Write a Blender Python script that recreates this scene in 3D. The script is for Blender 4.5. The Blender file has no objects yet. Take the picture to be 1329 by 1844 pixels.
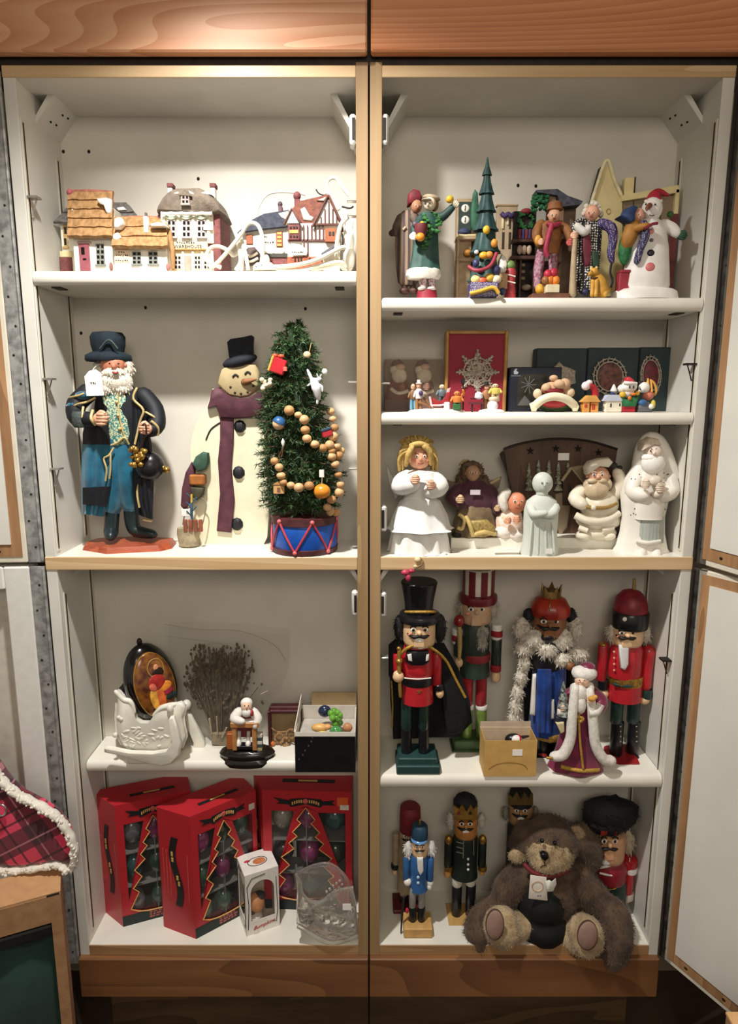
import bpy, math, random
from mathutils import Vector, Matrix, noise

SC = bpy.context.scene
COL = SC.collection
random.seed(11)
PI = math.pi
# ---------------------------------------------------------------- camera, world, lights, exposure
FPX, PITCH, DCAM, ZC = 1172.0, math.radians(10.0), 1.192, 1.40
cam_data = bpy.data.cameras.new('camera')
cam = bpy.data.objects.new('camera', cam_data)
COL.objects.link(cam)
cam.location = (0, -DCAM, ZC)
cam.rotation_euler = (math.radians(90) - PITCH, 0, 0)
cam_data.sensor_fit = 'VERTICAL'
cam_data.sensor_height = 36.0
cam_data.lens = 36.0 * FPX / 1844.0
cam_data.clip_start = 0.02
SC.camera = cam

world = bpy.data.worlds.new('room_ambient')
SC.world = world
world.use_nodes = True
bgn = world.node_tree.nodes['Background']
bgn.inputs['Color'].default_value = (1.0, 0.91, 0.80, 1)
bgn.inputs['Strength'].default_value = 0.32

ld = bpy.data.lights.new('ceiling_lamp', 'SPOT')
ld.energy = 80
ld.color = (1.0, 0.975, 0.93)
ld.shadow_soft_size = 0.03
ld.spot_size = math.radians(120)
ld.spot_blend = 1.0
lamp = bpy.data.objects.new('ceiling_lamp', ld)
COL.objects.link(lamp)
lamp.location = (-0.30, -0.42, ZC + 0.76)
lamp.rotation_euler = (Vector((0.04, -0.06, ZC - 1.1)) - lamp.location).to_track_quat('-Z', 'Y').to_euler()

ad = bpy.data.lights.new('fill_light', 'AREA')  # added frontal fill behind the camera, not a known fixture
ad.energy = 20
ad.color = (1.0, 0.90, 0.76)
ad.size = 1.0
al = bpy.data.objects.new('fill_light', ad)
COL.objects.link(al)
al.location = (0.1, -2.3, 2.25)
al.rotation_euler = (Vector((0, 0, 0.6)) - al.location).to_track_quat('-Z', 'Y').to_euler()

SC.view_settings.view_transform = 'Standard'
SC.view_settings.look = 'None'
SC.view_settings.gamma = 1
SC.view_settings.use_curve_mapping = False
SC.view_settings.exposure = 0.15

# ---------------------------------------------------------------- photograph pixel -> place in the room
_cp, _sp = math.cos(PITCH), math.sin(PITCH)
def P(px, py, Y=0.0):
    x, v = (px - 664.5) / FPX, (py - 922.0) / FPX
    d = Vector((x, _cp - v * _sp, -_sp - v * _cp))
    t = (Y + DCAM) / d.y
    return Vector((0, -DCAM, ZC)) + d * t
def S(py, Y=0.0):
    v = (py - 922.0) / FPX
    return (Y + DCAM) / (_cp - v * _sp) / FPX
def zf(py, Y=0.0):
    return P(664.5, py, Y).z
def Yon(py, z):
    v = (py - 922.0) / FPX
    return (z - ZC) / (-_sp - v * _cp) * (_cp - v * _sp) - DCAM

# ---------------------------------------------------------------- materials (all procedural)
def lin(c):
    if isinstance(c, str):
        c = tuple(int(c[i:i + 2], 16) for i in (0, 2, 4))
    return tuple(((v / 255) / 12.92 if v / 255 <= 0.04045 else ((v / 255 + 0.055) / 1.055) ** 2.4) for v in c) + (1,)
_mc = {}
def M(c, rough=0.5, metal=0.0, var=0.12, scale=60.0, bump=0.0, coat=0.0, c2=None, trans=0.0, sheen=0.0, bscale=None, ior=1.45, alpha=1.0, stretch=(1, 1, 1), spec=0.5, sss=0.0):
    key = (c, rough, metal, var, scale, bump, coat, c2, trans, sheen, bscale, ior, alpha, stretch, spec, sss)
    if key in _mc:
        return _mc[key]
    m = bpy.data.materials.new('paint_' + (c if isinstance(c, str) else 'x'))
    m.use_nodes = True
    nt = m.node_tree
    b = nt.nodes['Principled BSDF']
    b.inputs['Roughness'].default_value = rough
    b.inputs['Metallic'].default_value = metal
    b.inputs['Coat Weight'].default_value = coat
    b.inputs['Coat Roughness'].default_value = 0.12
    b.inputs['Transmission Weight'].default_value = trans
    b.inputs['IOR'].default_value = ior
    b.inputs['Sheen Weight'].default_value = sheen
    b.inputs['Alpha'].default_value = alpha
    b.inputs['Specular IOR Level'].default_value = spec
    if sss:
        b.inputs['Subsurface Weight'].default_value = sss
        b.inputs['Subsurface Radius'].default_value = (0.01, 0.006, 0.004)
    A = lin(c)
    if c2 is not None:
        B = lin(c2)
    else:
        B = tuple(max(0, v * (1 - var * 1.6)) for v in A[:3]) + (1,)
        A = tuple(min(1, v * (1 + var * 0.5)) for v in A[:3]) + (1,)
    tc = nt.nodes.new('ShaderNodeTexCoord')
    mp = nt.nodes.new('ShaderNodeMapping')
    mp.inputs['Scale'].default_value = stretch
    nt.links.new(tc.outputs['Object'], mp.inputs['Vector'])
    if var > 0 or c2 is not None:
        n = nt.nodes.new('ShaderNodeTexNoise')
        n.inputs['Scale'].default_value = scale
        n.inputs['Detail'].default_value = 4
        r = nt.nodes.new('ShaderNodeValToRGB')
        r.color_ramp.elements[0].position = 0.35
        r.color_ramp.elements[1].position = 0.62
        r.color_ramp.elements[0].color = B
        r.color_ramp.elements[1].color = A
        nt.links.new(mp.outputs[0], n.inputs['Vector'])
        nt.links.new(n.outputs['Fac'], r.inputs['Fac'])
        nt.links.new(r.outputs['Color'], b.inputs['Base Color'])
    else:
        b.inputs['Base Color'].default_value = lin(c)
    if bump > 0:
        n2 = nt.nodes.new('ShaderNodeTexNoise')
        n2.inputs['Scale'].default_value = bscale or scale * 4
        n2.inputs['Detail'].default_value = 3
        nt.links.new(mp.outputs[0], n2.inputs['Vector'])
        bp = nt.nodes.new('ShaderNodeBump')
        bp.inputs['Strength'].default_value = bump
        bp.inputs['Distance'].default_value = 0.002
        nt.links.new(n2.outputs['Fac'], bp.inputs['Height'])
        nt.links.new(bp.outputs['Normal'], b.inputs['Normal'])
    _mc[key] = m
    return m
def wood(a, bcol, rough=0.35, scale=18.0, dist=6.0, stretch=(0.12, 1, 1), coat=0.0, name='wood_grain', det=2.0, off=(0, 0, 0)):
    key = ('w', a, bcol, rough, scale, dist, stretch, coat, off)
    if key in _mc:
        return _mc[key]
    m = bpy.data.materials.new(name)
    m.use_nodes = True
    nt = m.node_tree
    b = nt.nodes['Principled BSDF']
    b.inputs['Roughness'].default_value = rough
    b.inputs['Coat Weight'].default_value = coat
    b.inputs['Coat Roughness'].default_value = 0.25
    tc = nt.nodes.new('ShaderNodeTexCoord')
    mp = nt.nodes.new('ShaderNodeMapping')
    mp.inputs['Scale'].default_value = stretch
    mp.inputs['Location'].default_value = off
    nt.links.new(tc.outputs['Object'], mp.inputs['Vector'])
    w = nt.nodes.new('ShaderNodeTexNoise')
    w.inputs['Scale'].default_value = scale
    w.inputs['Detail'].default_value = det
    w.inputs['Distortion'].default_value = 0.6
    nt.links.new(mp.outputs[0], w.inputs['Vector'])
    mul = nt.nodes.new('ShaderNodeMath'); mul.operation = 'MULTIPLY'; mul.inputs[1].default_value = dist
    nt.links.new(w.outputs['Fac'], mul.inputs[0])
    fr = nt.nodes.new('ShaderNodeMath'); fr.operation = 'FRACT'
    nt.links.new(mul.outputs[0], fr.inputs[0])
    n = nt.nodes.new('ShaderNodeTexNoise')
    n.inputs['Scale'].default_value = scale * 9
    n.inputs['Detail'].default_value = 6
    nt.links.new(mp.outputs[0], n.inputs['Vector'])
    mx = nt.nodes.new('ShaderNodeMath'); mx.operation = 'MULTIPLY_ADD'
    mx.inputs[1].default_value = 0.45
    nt.links.new(fr.outputs[0], mx.inputs[0])
    m2 = nt.nodes.new('ShaderNodeMath'); m2.operation = 'MULTIPLY'; m2.inputs[1].default_value = 0.6
    nt.links.new(n.outputs['Fac'], m2.inputs[0])
    nt.links.new(m2.outputs[0], mx.inputs[2])
    r = nt.nodes.new('ShaderNodeValToRGB')
    r.color_ramp.elements[0].position = 0.15
    r.color_ramp.elements[1].position = 0.8
    r.color_ramp.elements[0].color = lin(a)
    r.color_ramp.elements[1].color = lin(bcol)
    nt.links.new(mx.outputs[0], r.inputs['Fac'])
    nt.links.new(r.outputs['Color'], b.inputs['Base Color'])
    _mc[key] = m
    return m
def pattern(kind, a, bcol, scale=100.0, rough=0.6, thr=0.5, axis='X', sheen=0.0, name='pattern', metal=0.0):
    """two-colour stripes, dots or checks of a painted or woven surface"""
    key = ('p', kind, a, bcol, scale, rough, thr, axis)
    if key in _mc:
        return _mc[key]
    m = bpy.data.materials.new(name)
    m.use_nodes = True
    nt = m.node_tree
    b = nt.nodes['Principled BSDF']
    b.inputs['Roughness'].default_value = rough
    b.inputs['Sheen Weight'].default_value = sheen
    b.inputs['Metallic'].default_value = metal
    tc = nt.nodes.new('ShaderNodeTexCoord')
    if kind == 'dots':
        t = nt.nodes.new('ShaderNodeTexVoronoi')
        t.inputs['Scale'].default_value = scale
        t.inputs['Randomness'].default_value = 0.35
        out = t.outputs['Distance']
    elif kind == 'noise':
        t = nt.nodes.new('ShaderNodeTexNoise')
        t.inputs['Scale'].default_value = scale
        t.inputs['Detail'].default_value = 3
        out = t.outputs['Fac']
    elif kind == 'brick':
        t = nt.nodes.new('ShaderNodeTexBrick')
        t.inputs['Scale'].default_value = scale
        t.inputs['Mortar Size'].default_value = 0.03
        out = t.outputs['Fac']
    else:
        t = nt.nodes.new('ShaderNodeTexWave')
        t.bands_direction = axis
        t.inputs['Scale'].default_value = scale
        t.inputs['Distortion'].default_value = 0.4
        out = t.outputs['Fac']
    nt.links.new(tc.outputs['Object'], t.inputs['Vector'])
    r = nt.nodes.new('ShaderNodeValToRGB')
    r.color_ramp.elements[0].position = thr - 0.03
    r.color_ramp.elements[1].position = thr + 0.03
    r.color_ramp.elements[0].color = lin(a)
    r.color_ramp.elements[1].color = lin(bcol)
    nt.links.new(out, r.inputs['Fac'])
    nt.links.new(r.outputs['Color'], b.inputs['Base Color'])
    _mc[key] = m
    return m
def glass(name, col='ffffff', rough=0.02, ior=1.45):
    key = ('g', name)
    if key in _mc:
        return _mc[key]
    m = bpy.data.materials.new(name)
    m.use_nodes = True
    b = m.node_tree.nodes['Principled BSDF']
    b.inputs['Base Color'].default_value = lin(col)
    b.inputs['Roughness'].default_value = rough
    b.inputs['Transmission Weight'].default_value = 1.0
    b.inputs['IOR'].default_value = ior
    _mc[key] = m
    return m
def film(name, col='ffffff', opacity=0.12, rough=0.08):
    """thin clear plastic sheet: mostly see-through with a glossy coat"""
    key = ('f', name)
    if key in _mc:
        return _mc[key]
    m = bpy.data.materials.new(name)
    m.use_nodes = True
    nt = m.node_tree
    nt.nodes.clear()
    o = nt.nodes.new('ShaderNodeOutputMaterial')
    tr = nt.nodes.new('ShaderNodeBsdfTransparent')
    di = nt.nodes.new('ShaderNodeBsdfDiffuse'); di.inputs['Color'].default_value = lin(col)
    gl = nt.nodes.new('ShaderNodeBsdfGlossy'); gl.inputs['Roughness'].default_value = rough
    mx = nt.nodes.new('ShaderNodeMixShader'); mx.inputs[0].default_value = opacity
    nt.links.new(tr.outputs[0], mx.inputs[1]); nt.links.new(di.outputs[0], mx.inputs[2])
    lw = nt.nodes.new('ShaderNodeLayerWeight'); lw.inputs['Blend'].default_value = 0.25
    m3 = nt.nodes.new('ShaderNodeMath'); m3.operation = 'MULTIPLY_ADD'; m3.inputs[1].default_value = 0.16; m3.inputs[2].default_value = 0.006
    nt.links.new(lw.outputs['Fresnel'], m3.inputs[0])
    mx2 = nt.nodes.new('ShaderNodeMixShader')
    nt.links.new(m3.outputs[0], mx2.inputs[0]); nt.links.new(mx.outputs[0], mx2.inputs[1]); nt.links.new(gl.outputs[0], mx2.inputs[2])
    nt.links.new(mx2.outputs[0], o.inputs['Surface'])
    _mc[key] = m
    return m

# ---------------------------------------------------------------- geometry builder
class G:
    def __init__(s):
        s.v, s.f = [], []
    def add(s, vs, fs):
        o = len(s.v)
        s.v += [tuple(p) for p in vs]
        s.f += [tuple(i + o for i in f) for f in fs]
        return s
    def ell(s, c, r, seg=14, rings=9, rot=None, lump=0.0, lf=60.0):
        if not hasattr(r, '__len__'):
            r = (r, r, r)
        c = Vector(c)
        vs = [Vector((0, 0, r[2]))]
        for i in range(1, rings):
            a = PI * i / rings
            for j in range(seg):
                b = 2 * PI * j / seg
                vs.append(Vector((r[0] * math.sin(a) * math.cos(b), r[1] * math.sin(a) * math.sin(b), r[2] * math.cos(a))))
        vs.append(Vector((0, 0, -r[2])))
        if rot is not None:
            vs = [rot @ v for v in vs]
        if lump:
            vs = [v * (1 + lump * noise.noise((v + c) * lf)) for v in vs]
        fs = [(0, 1 + j, 1 + (j + 1) % seg) for j in range(seg)]
        for i in range(rings - 2):
            o = 1 + i * seg
            for j in range(seg):
                k = (j + 1) % seg
                fs.append((o + j, o + seg + j, o + seg + k, o + k))
        o = 1 + (rings - 2) * seg
        fs += [(o + j, len(vs) - 1, o + (j + 1) % seg) for j in range(seg)]
        return s.add([v + c for v in vs], fs)
    def tube(s, pts, rad, seg=8, flat=1.0, closed=False):
        pts = [Vector(p) for p in pts]
        n = len(pts)
        if not hasattr(rad, '__len__'):
            rad = [rad] * n
        vs, fs = [], []
        ref = None
        for i, p in enumerate(pts):
            if closed:
                t = pts[(i + 1) % n] - pts[i - 1]
            else:
                t = pts[min(i + 1, n - 1)] - pts[max(i - 1, 0)]
            if t.length < 1e-9:
                t = Vector((0, 0, 1))
            t.normalize()
            if ref is None:
                ref = Vector((0, 1, 0)) if abs(t.y) < 0.9 else Vector((1, 0, 0))
            u = (ref - t * ref.dot(t))
            if u.length < 1e-6:
                u = t.orthogonal()
            u.normalize()
            ref = u
            w = t.cross(u)
            for j in range(seg):
                a = 2 * PI * j / seg
                vs.append(p + u * (math.cos(a) * rad[i] * flat) + w * (math.sin(a) * rad[i]))
        for i in range(n if closed else n - 1):
            o, q = i * seg, ((i + 1) % n) * seg
            for j in range(seg):
                k = (j + 1) % seg
                fs.append((o + j, o + k, q + k, q + j))
        if not closed:
            fs.append(tuple(range(seg - 1, -1, -1)))
            fs.append(tuple(range((n - 1) * seg, n * seg)))
        return s.add(vs, fs)
    def limb(s, pts, rad, seg=10, sub=4):
        """smooth tapering limb through the points with rounded ends"""
        pts = [Vector(p) for p in pts]
        P2, R2 = [], []
        n = len(pts)
        for i in range(n - 1):
            p0, p1, p2, p3 = pts[max(i - 1, 0)], pts[i], pts[i + 1], pts[min(i + 2, n - 1)]
            for k in range(sub):
                t = k / sub
                P2.append(0.5 * ((2 * p1) + (p2 - p0) * t + (2 * p0 - 5 * p1 + 4 * p2 - p3) * t * t + (3 * p1 - p0 - 3 * p2 + p3) * t ** 3))
                R2.append(rad[i] * (1 - t) + rad[i + 1] * t)
        P2.append(pts[-1]); R2.append(rad[-1])
        d0 = (P2[0] - P2[1]).normalized(); d1 = (P2[-1] - P2[-2]).normalized()
        pre = [(P2[0] + d0 * R2[0] * c, R2[0] * q) for c, q in ((0.95, 0.25), (0.6, 0.75))]
        post = [(P2[-1] + d1 * R2[-1] * c, R2[-1] * q) for c, q in ((0.6, 0.75), (0.95, 0.25))]
        return s.tube([p for p, _ in pre] + P2 + [p for p, _ in post], [r for _, r in pre] + R2 + [r for _, r in post], seg)
    def lathe(s, c, prof, seg=20, sy=1.0, cap=True, wav=0.0, wn=8, wpow=1.0, a0=0.0, a1=2 * PI, lean=(0, 0)):
        """prof: (radius, z) from top to bottom; wav: fold waves growing with the profile index"""
        c = Vector(c)
        vs, fs = [], []
        full = abs(a1 - a0 - 2 * PI) < 1e-6
        cols = seg if full else seg + 1
        m = len(prof)
        for i, (r, z) in enumerate(prof):
            f = i / max(1, m - 1)
            for j in range(cols):
                a = a0 + (a1 - a0) * j / seg
                rr = r * (1 + wav * (f ** wpow) * math.sin(a * wn))
                vs.append(c + Vector((rr * math.cos(a) + lean[0] * f, rr * sy * math.sin(a) + lean[1] * f, z)))
        for i in range(m - 1):
            for j in range(seg):
                k = (j + 1) % cols
                fs.append((i * cols + j, (i + 1) * cols + j, (i + 1) * cols + k, i * cols + k))
        if cap and full:
            fs.append(tuple(range(cols)))
            fs.append(tuple(range(m * cols - 1, (m - 1) * cols - 1, -1)))
        return s.add(vs, fs)
    def box(s, a, b, rot=None, c=None, bev=0.0):
        """box from corner a to corner b, optionally turned about c; bev: chamfered edges"""
        a, b = Vector(a), Vector(b)
        lo = Vector((min(a.x, b.x), min(a.y, b.y), min(a.z, b.z)))
        hi = Vector((max(a.x, b.x), max(a.y, b.y), max(a.z, b.z)))
        e = min(bev, (hi.x - lo.x) * .45, (hi.y - lo.y) * .45, (hi.z - lo.z) * .45)
        if e <= 0:
            vs = [Vector((x, y, z)) for x in (lo.x, hi.x) for y in (lo.y, hi.y) for z in (lo.z, hi.z)]
            fs = [(0, 1, 3, 2), (4, 6, 7, 5), (0, 4, 5, 1), (2, 3, 7, 6), (0, 2, 6, 4), (1, 5, 7, 3)]
        else:
            vs, idx = [], {}
            for i, x in enumerate((lo.x, hi.x)):
                for j, y in enumerate((lo.y, hi.y)):
                    for k, z in enumerate((lo.z, hi.z)):
                        sx, sy_, sz = (1 - 2 * i) * e, (1 - 2 * j) * e, (1 - 2 * k) * e
                        idx[i, j, k, 0] = len(vs); vs.append(Vector((x, y + sy_, z + sz)))
                        idx[i, j, k, 1] = len(vs); vs.append(Vector((x + sx, y, z + sz)))
                        idx[i, j, k, 2] = len(vs); vs.append(Vector((x + sx, y + sy_, z)))
            fs = []
            for i in (0, 1):
                q = [idx[i, 0, 0, 0], idx[i, 0, 1, 0], idx[i, 1, 1, 0], idx[i, 1, 0, 0]]; fs.append(tuple(q if i == 0 else q[::-1]))
                q = [idx[0, i, 0, 1], idx[1, i, 0, 1], idx[1, i, 1, 1], idx[0, i, 1, 1]]; fs.append(tuple(q if i == 0 else q[::-1]))
                q = [idx[0, 0, i, 2], idx[0, 1, i, 2], idx[1, 1, i, 2], idx[1, 0, i, 2]]; fs.append(tuple(q if i == 0 else q[::-1]))
            for i in (0, 1):
                for j in (0, 1):
                    fs.append((idx[i, j, 0, 0], idx[i, j, 1, 0], idx[i, j, 1, 1], idx[i, j, 0, 1]))
                    fs.append((idx[i, 0, j, 0], idx[i, 1, j, 0], idx[i, 1, j, 2], idx[i, 0, j, 2]))
                    fs.append((idx[0, i, j, 1], idx[1, i, j, 1], idx[1, i, j, 2], idx[0, i, j, 2]))
                    for k in (0, 1):
                        fs.append((idx[i, j, k, 0], idx[i, j, k, 1], idx[i, j, k, 2]))
        if rot is not None:
            c = Vector(c) if c is not None else (lo + hi) / 2
            vs = [c + rot @ (v - c) for v in vs]
        return s.add(vs, fs)
    def prism(s, poly, y0, y1, fr=None, bulge=0.0):
        """outline of (x, z) pairs given as Vectors or tuples, from y0 to y1"""
        n = len(poly)
        A = [Vector((p[0], y0, p[-1])) for p in poly]
        B = [Vector((p[0], y1, p[-1])) for p in poly]
        vs = A + B
        fs = [tuple(range(n)), tuple(range(2 * n - 1, n - 1, -1))]
        fs += [(i, i + n, (i + 1) % n + n, (i + 1) % n) for i in range(n)]
        if fr is not None:
            vs = [fr @ v for v in vs]
        return s.add(vs, fs)
    def pillow(s, poly, y0, y1, rings=4, edge=0.6):
        """rounded-over thick outline, like stuffed cloth or moulded resin"""
        n = len(poly)
        c = Vector((sum(p[0] for p in poly) / n, 0, sum(p[-1] for p in poly) / n))
        ym, h = (y0 + y1) / 2, (y1 - y0) / 2
        vs, fs = [], []
        R = []
        for i in range(2 * rings + 1):
            a = -PI / 2 + PI * i / (2 * rings)
            k = 1 - edge * (1 - math.cos(a)) ** 1.0 * 0.5
            R.append((k if abs(a) < PI / 2 - 1e-6 else 1 - edge * 0.5, ym + h * math.sin(a)))
        for k, y in R:
            for p in poly:
                vs.append(Vector((c.x + (p[0] - c.x) * k, y, c.z + (p[-1] - c.z) * k)))
        for i in range(len(R) - 1):
            for j in range(n):
                q = (j + 1) % n
                fs.append((i * n + j, (i + 1) * n + j, (i + 1) * n + q, i * n + q))
        fs.append(tuple(range(n)))
        fs.append(tuple(range(len(R) * n - 1, (len(R) - 1) * n - 1, -1)))
        return s.add(vs, fs)
    def sheet(s, rows, th=0.002):
        """cloth: rows of points, given a thickness along the local normal"""
        m, n = len(rows), len(rows[0])
        rows = [[Vector(p) for p in r] for r in rows]
        front, back = [], []
        for i in range(m):
            for j in range(n):
                du = rows[i][min(j + 1, n - 1)] - rows[i][max(j - 1, 0)]
                dv = rows[min(i + 1, m - 1)][j] - rows[max(i - 1, 0)][j]
                nn = du.cross(dv)
                nn = nn.normalized() if nn.length > 1e-12 else Vector((0, 1, 0))
                front.append(rows[i][j] + nn * th / 2)
                back.append(rows[i][j] - nn * th / 2)
        N = m * n
        fs = []
        for i in range(m - 1):
            for j in range(n - 1):
                a, b, c, d = i * n + j, i * n + j + 1, (i + 1) * n + j + 1, (i + 1) * n + j
                fs.append((a, d, c, b)); fs.append((a + N, b + N, c + N, d + N))
        edge = [j for j in range(n)] + [i * n + n - 1 for i in range(1, m)] + [(m - 1) * n + j for j in range(n - 2, -1, -1)] + [i * n for i in range(m - 2, 0, -1)]
        for a, b in zip(edge, edge[1:] + edge[:1]):
            fs.append((a, b, b + N, a + N))
        return s.add(front + back, fs)
    def build(s, name, mat, parent=None, smooth=True, kind=None, label=None, auto=40):
        me = bpy.data.meshes.new(name)
        me.from_pydata(s.v, [], s.f)
        me.materials.append(mat)
        if smooth:
            me.polygons.foreach_set('use_smooth', [True] * len(me.polygons))
            try:
                me.set_sharp_from_angle(angle=math.radians(auto))
            except Exception:
                pass
        me.update()
        o = bpy.data.objects.new(name, me)
        COL.objects.link(o)
        if parent is not None:
            o.parent = parent
        if kind:
            o['kind'] = kind
        if label:
            o['label'] = label
        return o

def thing(name, label, cat, loc=(0, 0, 0), group=None, rz=0.0):
    o = bpy.data.objects.new(name, None)
    o.empty_display_size = 0.02
    COL.objects.link(o)
    o.location = loc
    o.rotation_euler = (0, 0, rz)
    o['label'] = label
    o['category'] = cat
    if group:
        o['group'] = group
    return o
def struct(o):
    o['kind'] = 'structure'
    return o
def letters(txt, name, mat, parent, origin, width=None, height=None, rot=None, ext=0.0003, align='CENTER', shear=0.0):
    """raised lettering as a mesh; origin is the middle of the line in the parent's space"""
    cu = bpy.data.curves.new(name, 'FONT')
    cu.body = txt
    cu.align_x = align
    cu.align_y = 'CENTER'
    cu.extrude = 0.02
    cu.resolution_u = 2
    cu.shear = shear
    t = bpy.data.objects.new(name, cu)
    COL.objects.link(t)
    bpy.context.view_layer.update()
    me = bpy.data.meshes.new_from_object(t.evaluated_get(bpy.context.evaluated_depsgraph_get()))
    COL.objects.unlink(t)
    bpy.data.objects.remove(t)
    xs = [v.co.x for v in me.vertices]; ys = [v.co.y for v in me.vertices]
    w, h = max(xs) - min(xs), max(ys) - min(ys)
    kx = (width / w) if width else None
    ky = (height / h) if height else None
    kx = kx or ky; ky = ky or kx
    R = rot if rot is not None else Matrix.Identity(3)
    base = Matrix.Rotation(PI / 2, 3, 'X')
    for v in me.vertices:
        p = Vector((v.co.x * kx, v.co.y * ky, v.co.z * ext / 0.02))
        v.co = R @ (base @ p) + Vector(origin)
    me.materials.clear(); me.materials.append(mat)
    o = bpy.data.objects.new(name, me)
    COL.objects.link(o)
    o.parent = parent
    return o

class Fig:
    """a thing measured on the photograph: standing at depth Y with its base on height z"""
    def __init__(s, name, label, cat, px, Y, z, group=None, py=None):
        s.Y = Y
        v = (py or 900)
        # x of the base from the pixel row where the height z is seen at depth Y
        s.org = Vector((s._x(px, z, Y), Y, z))
        s.root = thing(name, label, cat, s.org, group)
    @staticmethod
    def _x(px, z, Y):
        lo, hi = -400.0, 2300.0
        for _ in range(40):
            m = (lo + hi) / 2
            if P(664.5, m, Y).z > z: lo = m
            else: hi = m
        return P(px, lo, Y).x
    def l(s, px, py, dy=0.0):
        if py == 'b':
            return Vector((s._x(px, s.org.z, s.Y + dy), s.Y + dy, s.org.z)) - s.org
        return P(px, py, s.Y + dy) - s.org
    def s(s, py=900):
        return S(py if py != 'b' else 900, s.Y)
    def k(self, py=900):
        return S(py, self.Y)
    def line(s, pts, dy=0.0):
        return [s.l(p[0], p[1], (p[2] if len(p) > 2 else 0) + dy) for p in pts]
    def prof(s, cx, rows):
        """rows of (half width px, py) -> centre, (radius, z) list"""
        c = s.l(cx, rows[0][1])
        out = []
        for hw, py in rows:
            z = 0.0 if py == 'b' else s.l(cx, py).z
            out.append((hw * s.k(950 if py == 'b' else py), z))
        return Vector((c.x, 0, 0)), out
    def lathe(s, g, cx, rows, dy=0.0, **kw):
        c, pr = s.prof(cx, rows)
        c.y = dy
        g.lathe(c, pr, **kw)
        return g
    def ell(s, g, px, py, rx, ry, rd=None, dy=0.0, **kw):
        k = s.k(py)
        kz = (s.l(px, py - 1, dy).z - s.l(px, py + 1, dy).z) / 2
        g.ell(s.l(px, py, dy), (rx * k, (rd if rd is not None else rx) * k, ry * kz), **kw)
        return g
    def tube(s, g, pts, rad, dy=0.0, seg=8, **kw):
        q = s.line(pts, dy)
        k = s.k(pts[0][1] if pts[0][1] != 'b' else 900)
        r = [x * k for x in rad] if hasattr(rad, '__len__') else rad * k
        g.tube(q, r, seg, **kw)
        return g
    def limb(s, g, pts, rad, dy=0.0, seg=10):
        q = s.line(pts, dy)
        k = s.k(pts[0][1] if pts[0][1] != 'b' else 900)
        g.limb(q, [x * k for x in rad], seg)
        return g
    def box(s, g, x0, y0, x1, y1, d0, d1, bev=0.0):
        """upright box whose front face fills the pixel rectangle at depth Y+d0"""
        ym = (y0 + (y1 if y1 != 'b' else y0 + 20)) / 2
        a = s.l(x0, ym, d0); b = s.l(x1, ym, d0)
        z0 = s.l(x0, y0, d0).z
        z1 = 0.0 if y1 == 'b' else s.l(x0, y1, d0).z
        g.box((a.x, d0, z1), (b.x, d1, z0), bev=bev)
        return g
    def prism(s, g, pts, d0, d1):
        q = [s.l(p[0], p[1], d0) for p in pts]
        g.prism([(p.x, p.z) for p in q], d0, d1)
        return g
    def pillow(s, g, pts, d0, d1, **kw):
        q = [s.l(p[0], p[1], d0 * .85 + d1 * .15) for p in pts]
        g.pillow([(p.x, p.z) for p in q], d0, d1, **kw)
        return g
    def mk(s, g, name, mat, parent=None, **kw):
        return g.build(name, mat, parent or s.root, **kw)

def smooth_line(pts, sub=6, closed=False):
    pts = [Vector(p) for p in pts]
    n = len(pts)
    out = []
    rng = range(n if closed else n - 1)
    for i in rng:
        if closed:
            p0, p1, p2, p3 = pts[i - 1], pts[i], pts[(i + 1) % n], pts[(i + 2) % n]
        else:
            p0, p1, p2, p3 = pts[max(i - 1, 0)], pts[i], pts[i + 1], pts[min(i + 2, n - 1)]
        for k in range(sub):
            t = k / sub
            out.append(0.5 * ((2 * p1) + (p2 - p0) * t + (2 * p0 - 5 * p1 + 4 * p2 - p3) * t * t + (3 * p1 - p0 - 3 * p2 + p3) * t ** 3))
    if not closed:
        out.append(pts[-1])
    return out
def tufts(g, center, radii, n, length, width, rng, droop=0.0, dirfn=None, frm=0.8):
    """short strands of hair or fur standing on an ellipsoid"""
    c = Vector(center)
    for _ in range(n):
        u = rng.uniform(-1, 1); a = rng.uniform(0, 2 * PI)
        q = math.sqrt(1 - u * u)
        d = Vector((q * math.cos(a), q * math.sin(a), u))
        if dirfn and not dirfn(d):
            continue
        p = c + Vector((d.x * radii[0], d.y * radii[1], d.z * radii[2])) * frm
        L = length * rng.uniform(0.6, 1.2)
        e = (d + Vector((rng.uniform(-.5, .5), rng.uniform(-.5, .5), rng.uniform(-.5, .5) - droop))).normalized()
        side = e.cross(Vector((rng.uniform(-1, 1), rng.uniform(-1, 1), rng.uniform(-1, 1))))
        if side.length < 1e-6: continue
        side = side.normalized() * width / 2
        m = p + e * L * 0.55
        t = p + (e + Vector((0, 0, -droop * 0.6))).normalized() * L
        g.add([p - side, p + side, m + side * .8, m - side * .8, t], [(0, 1, 2, 3), (3, 2, 4)])
    return g
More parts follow.
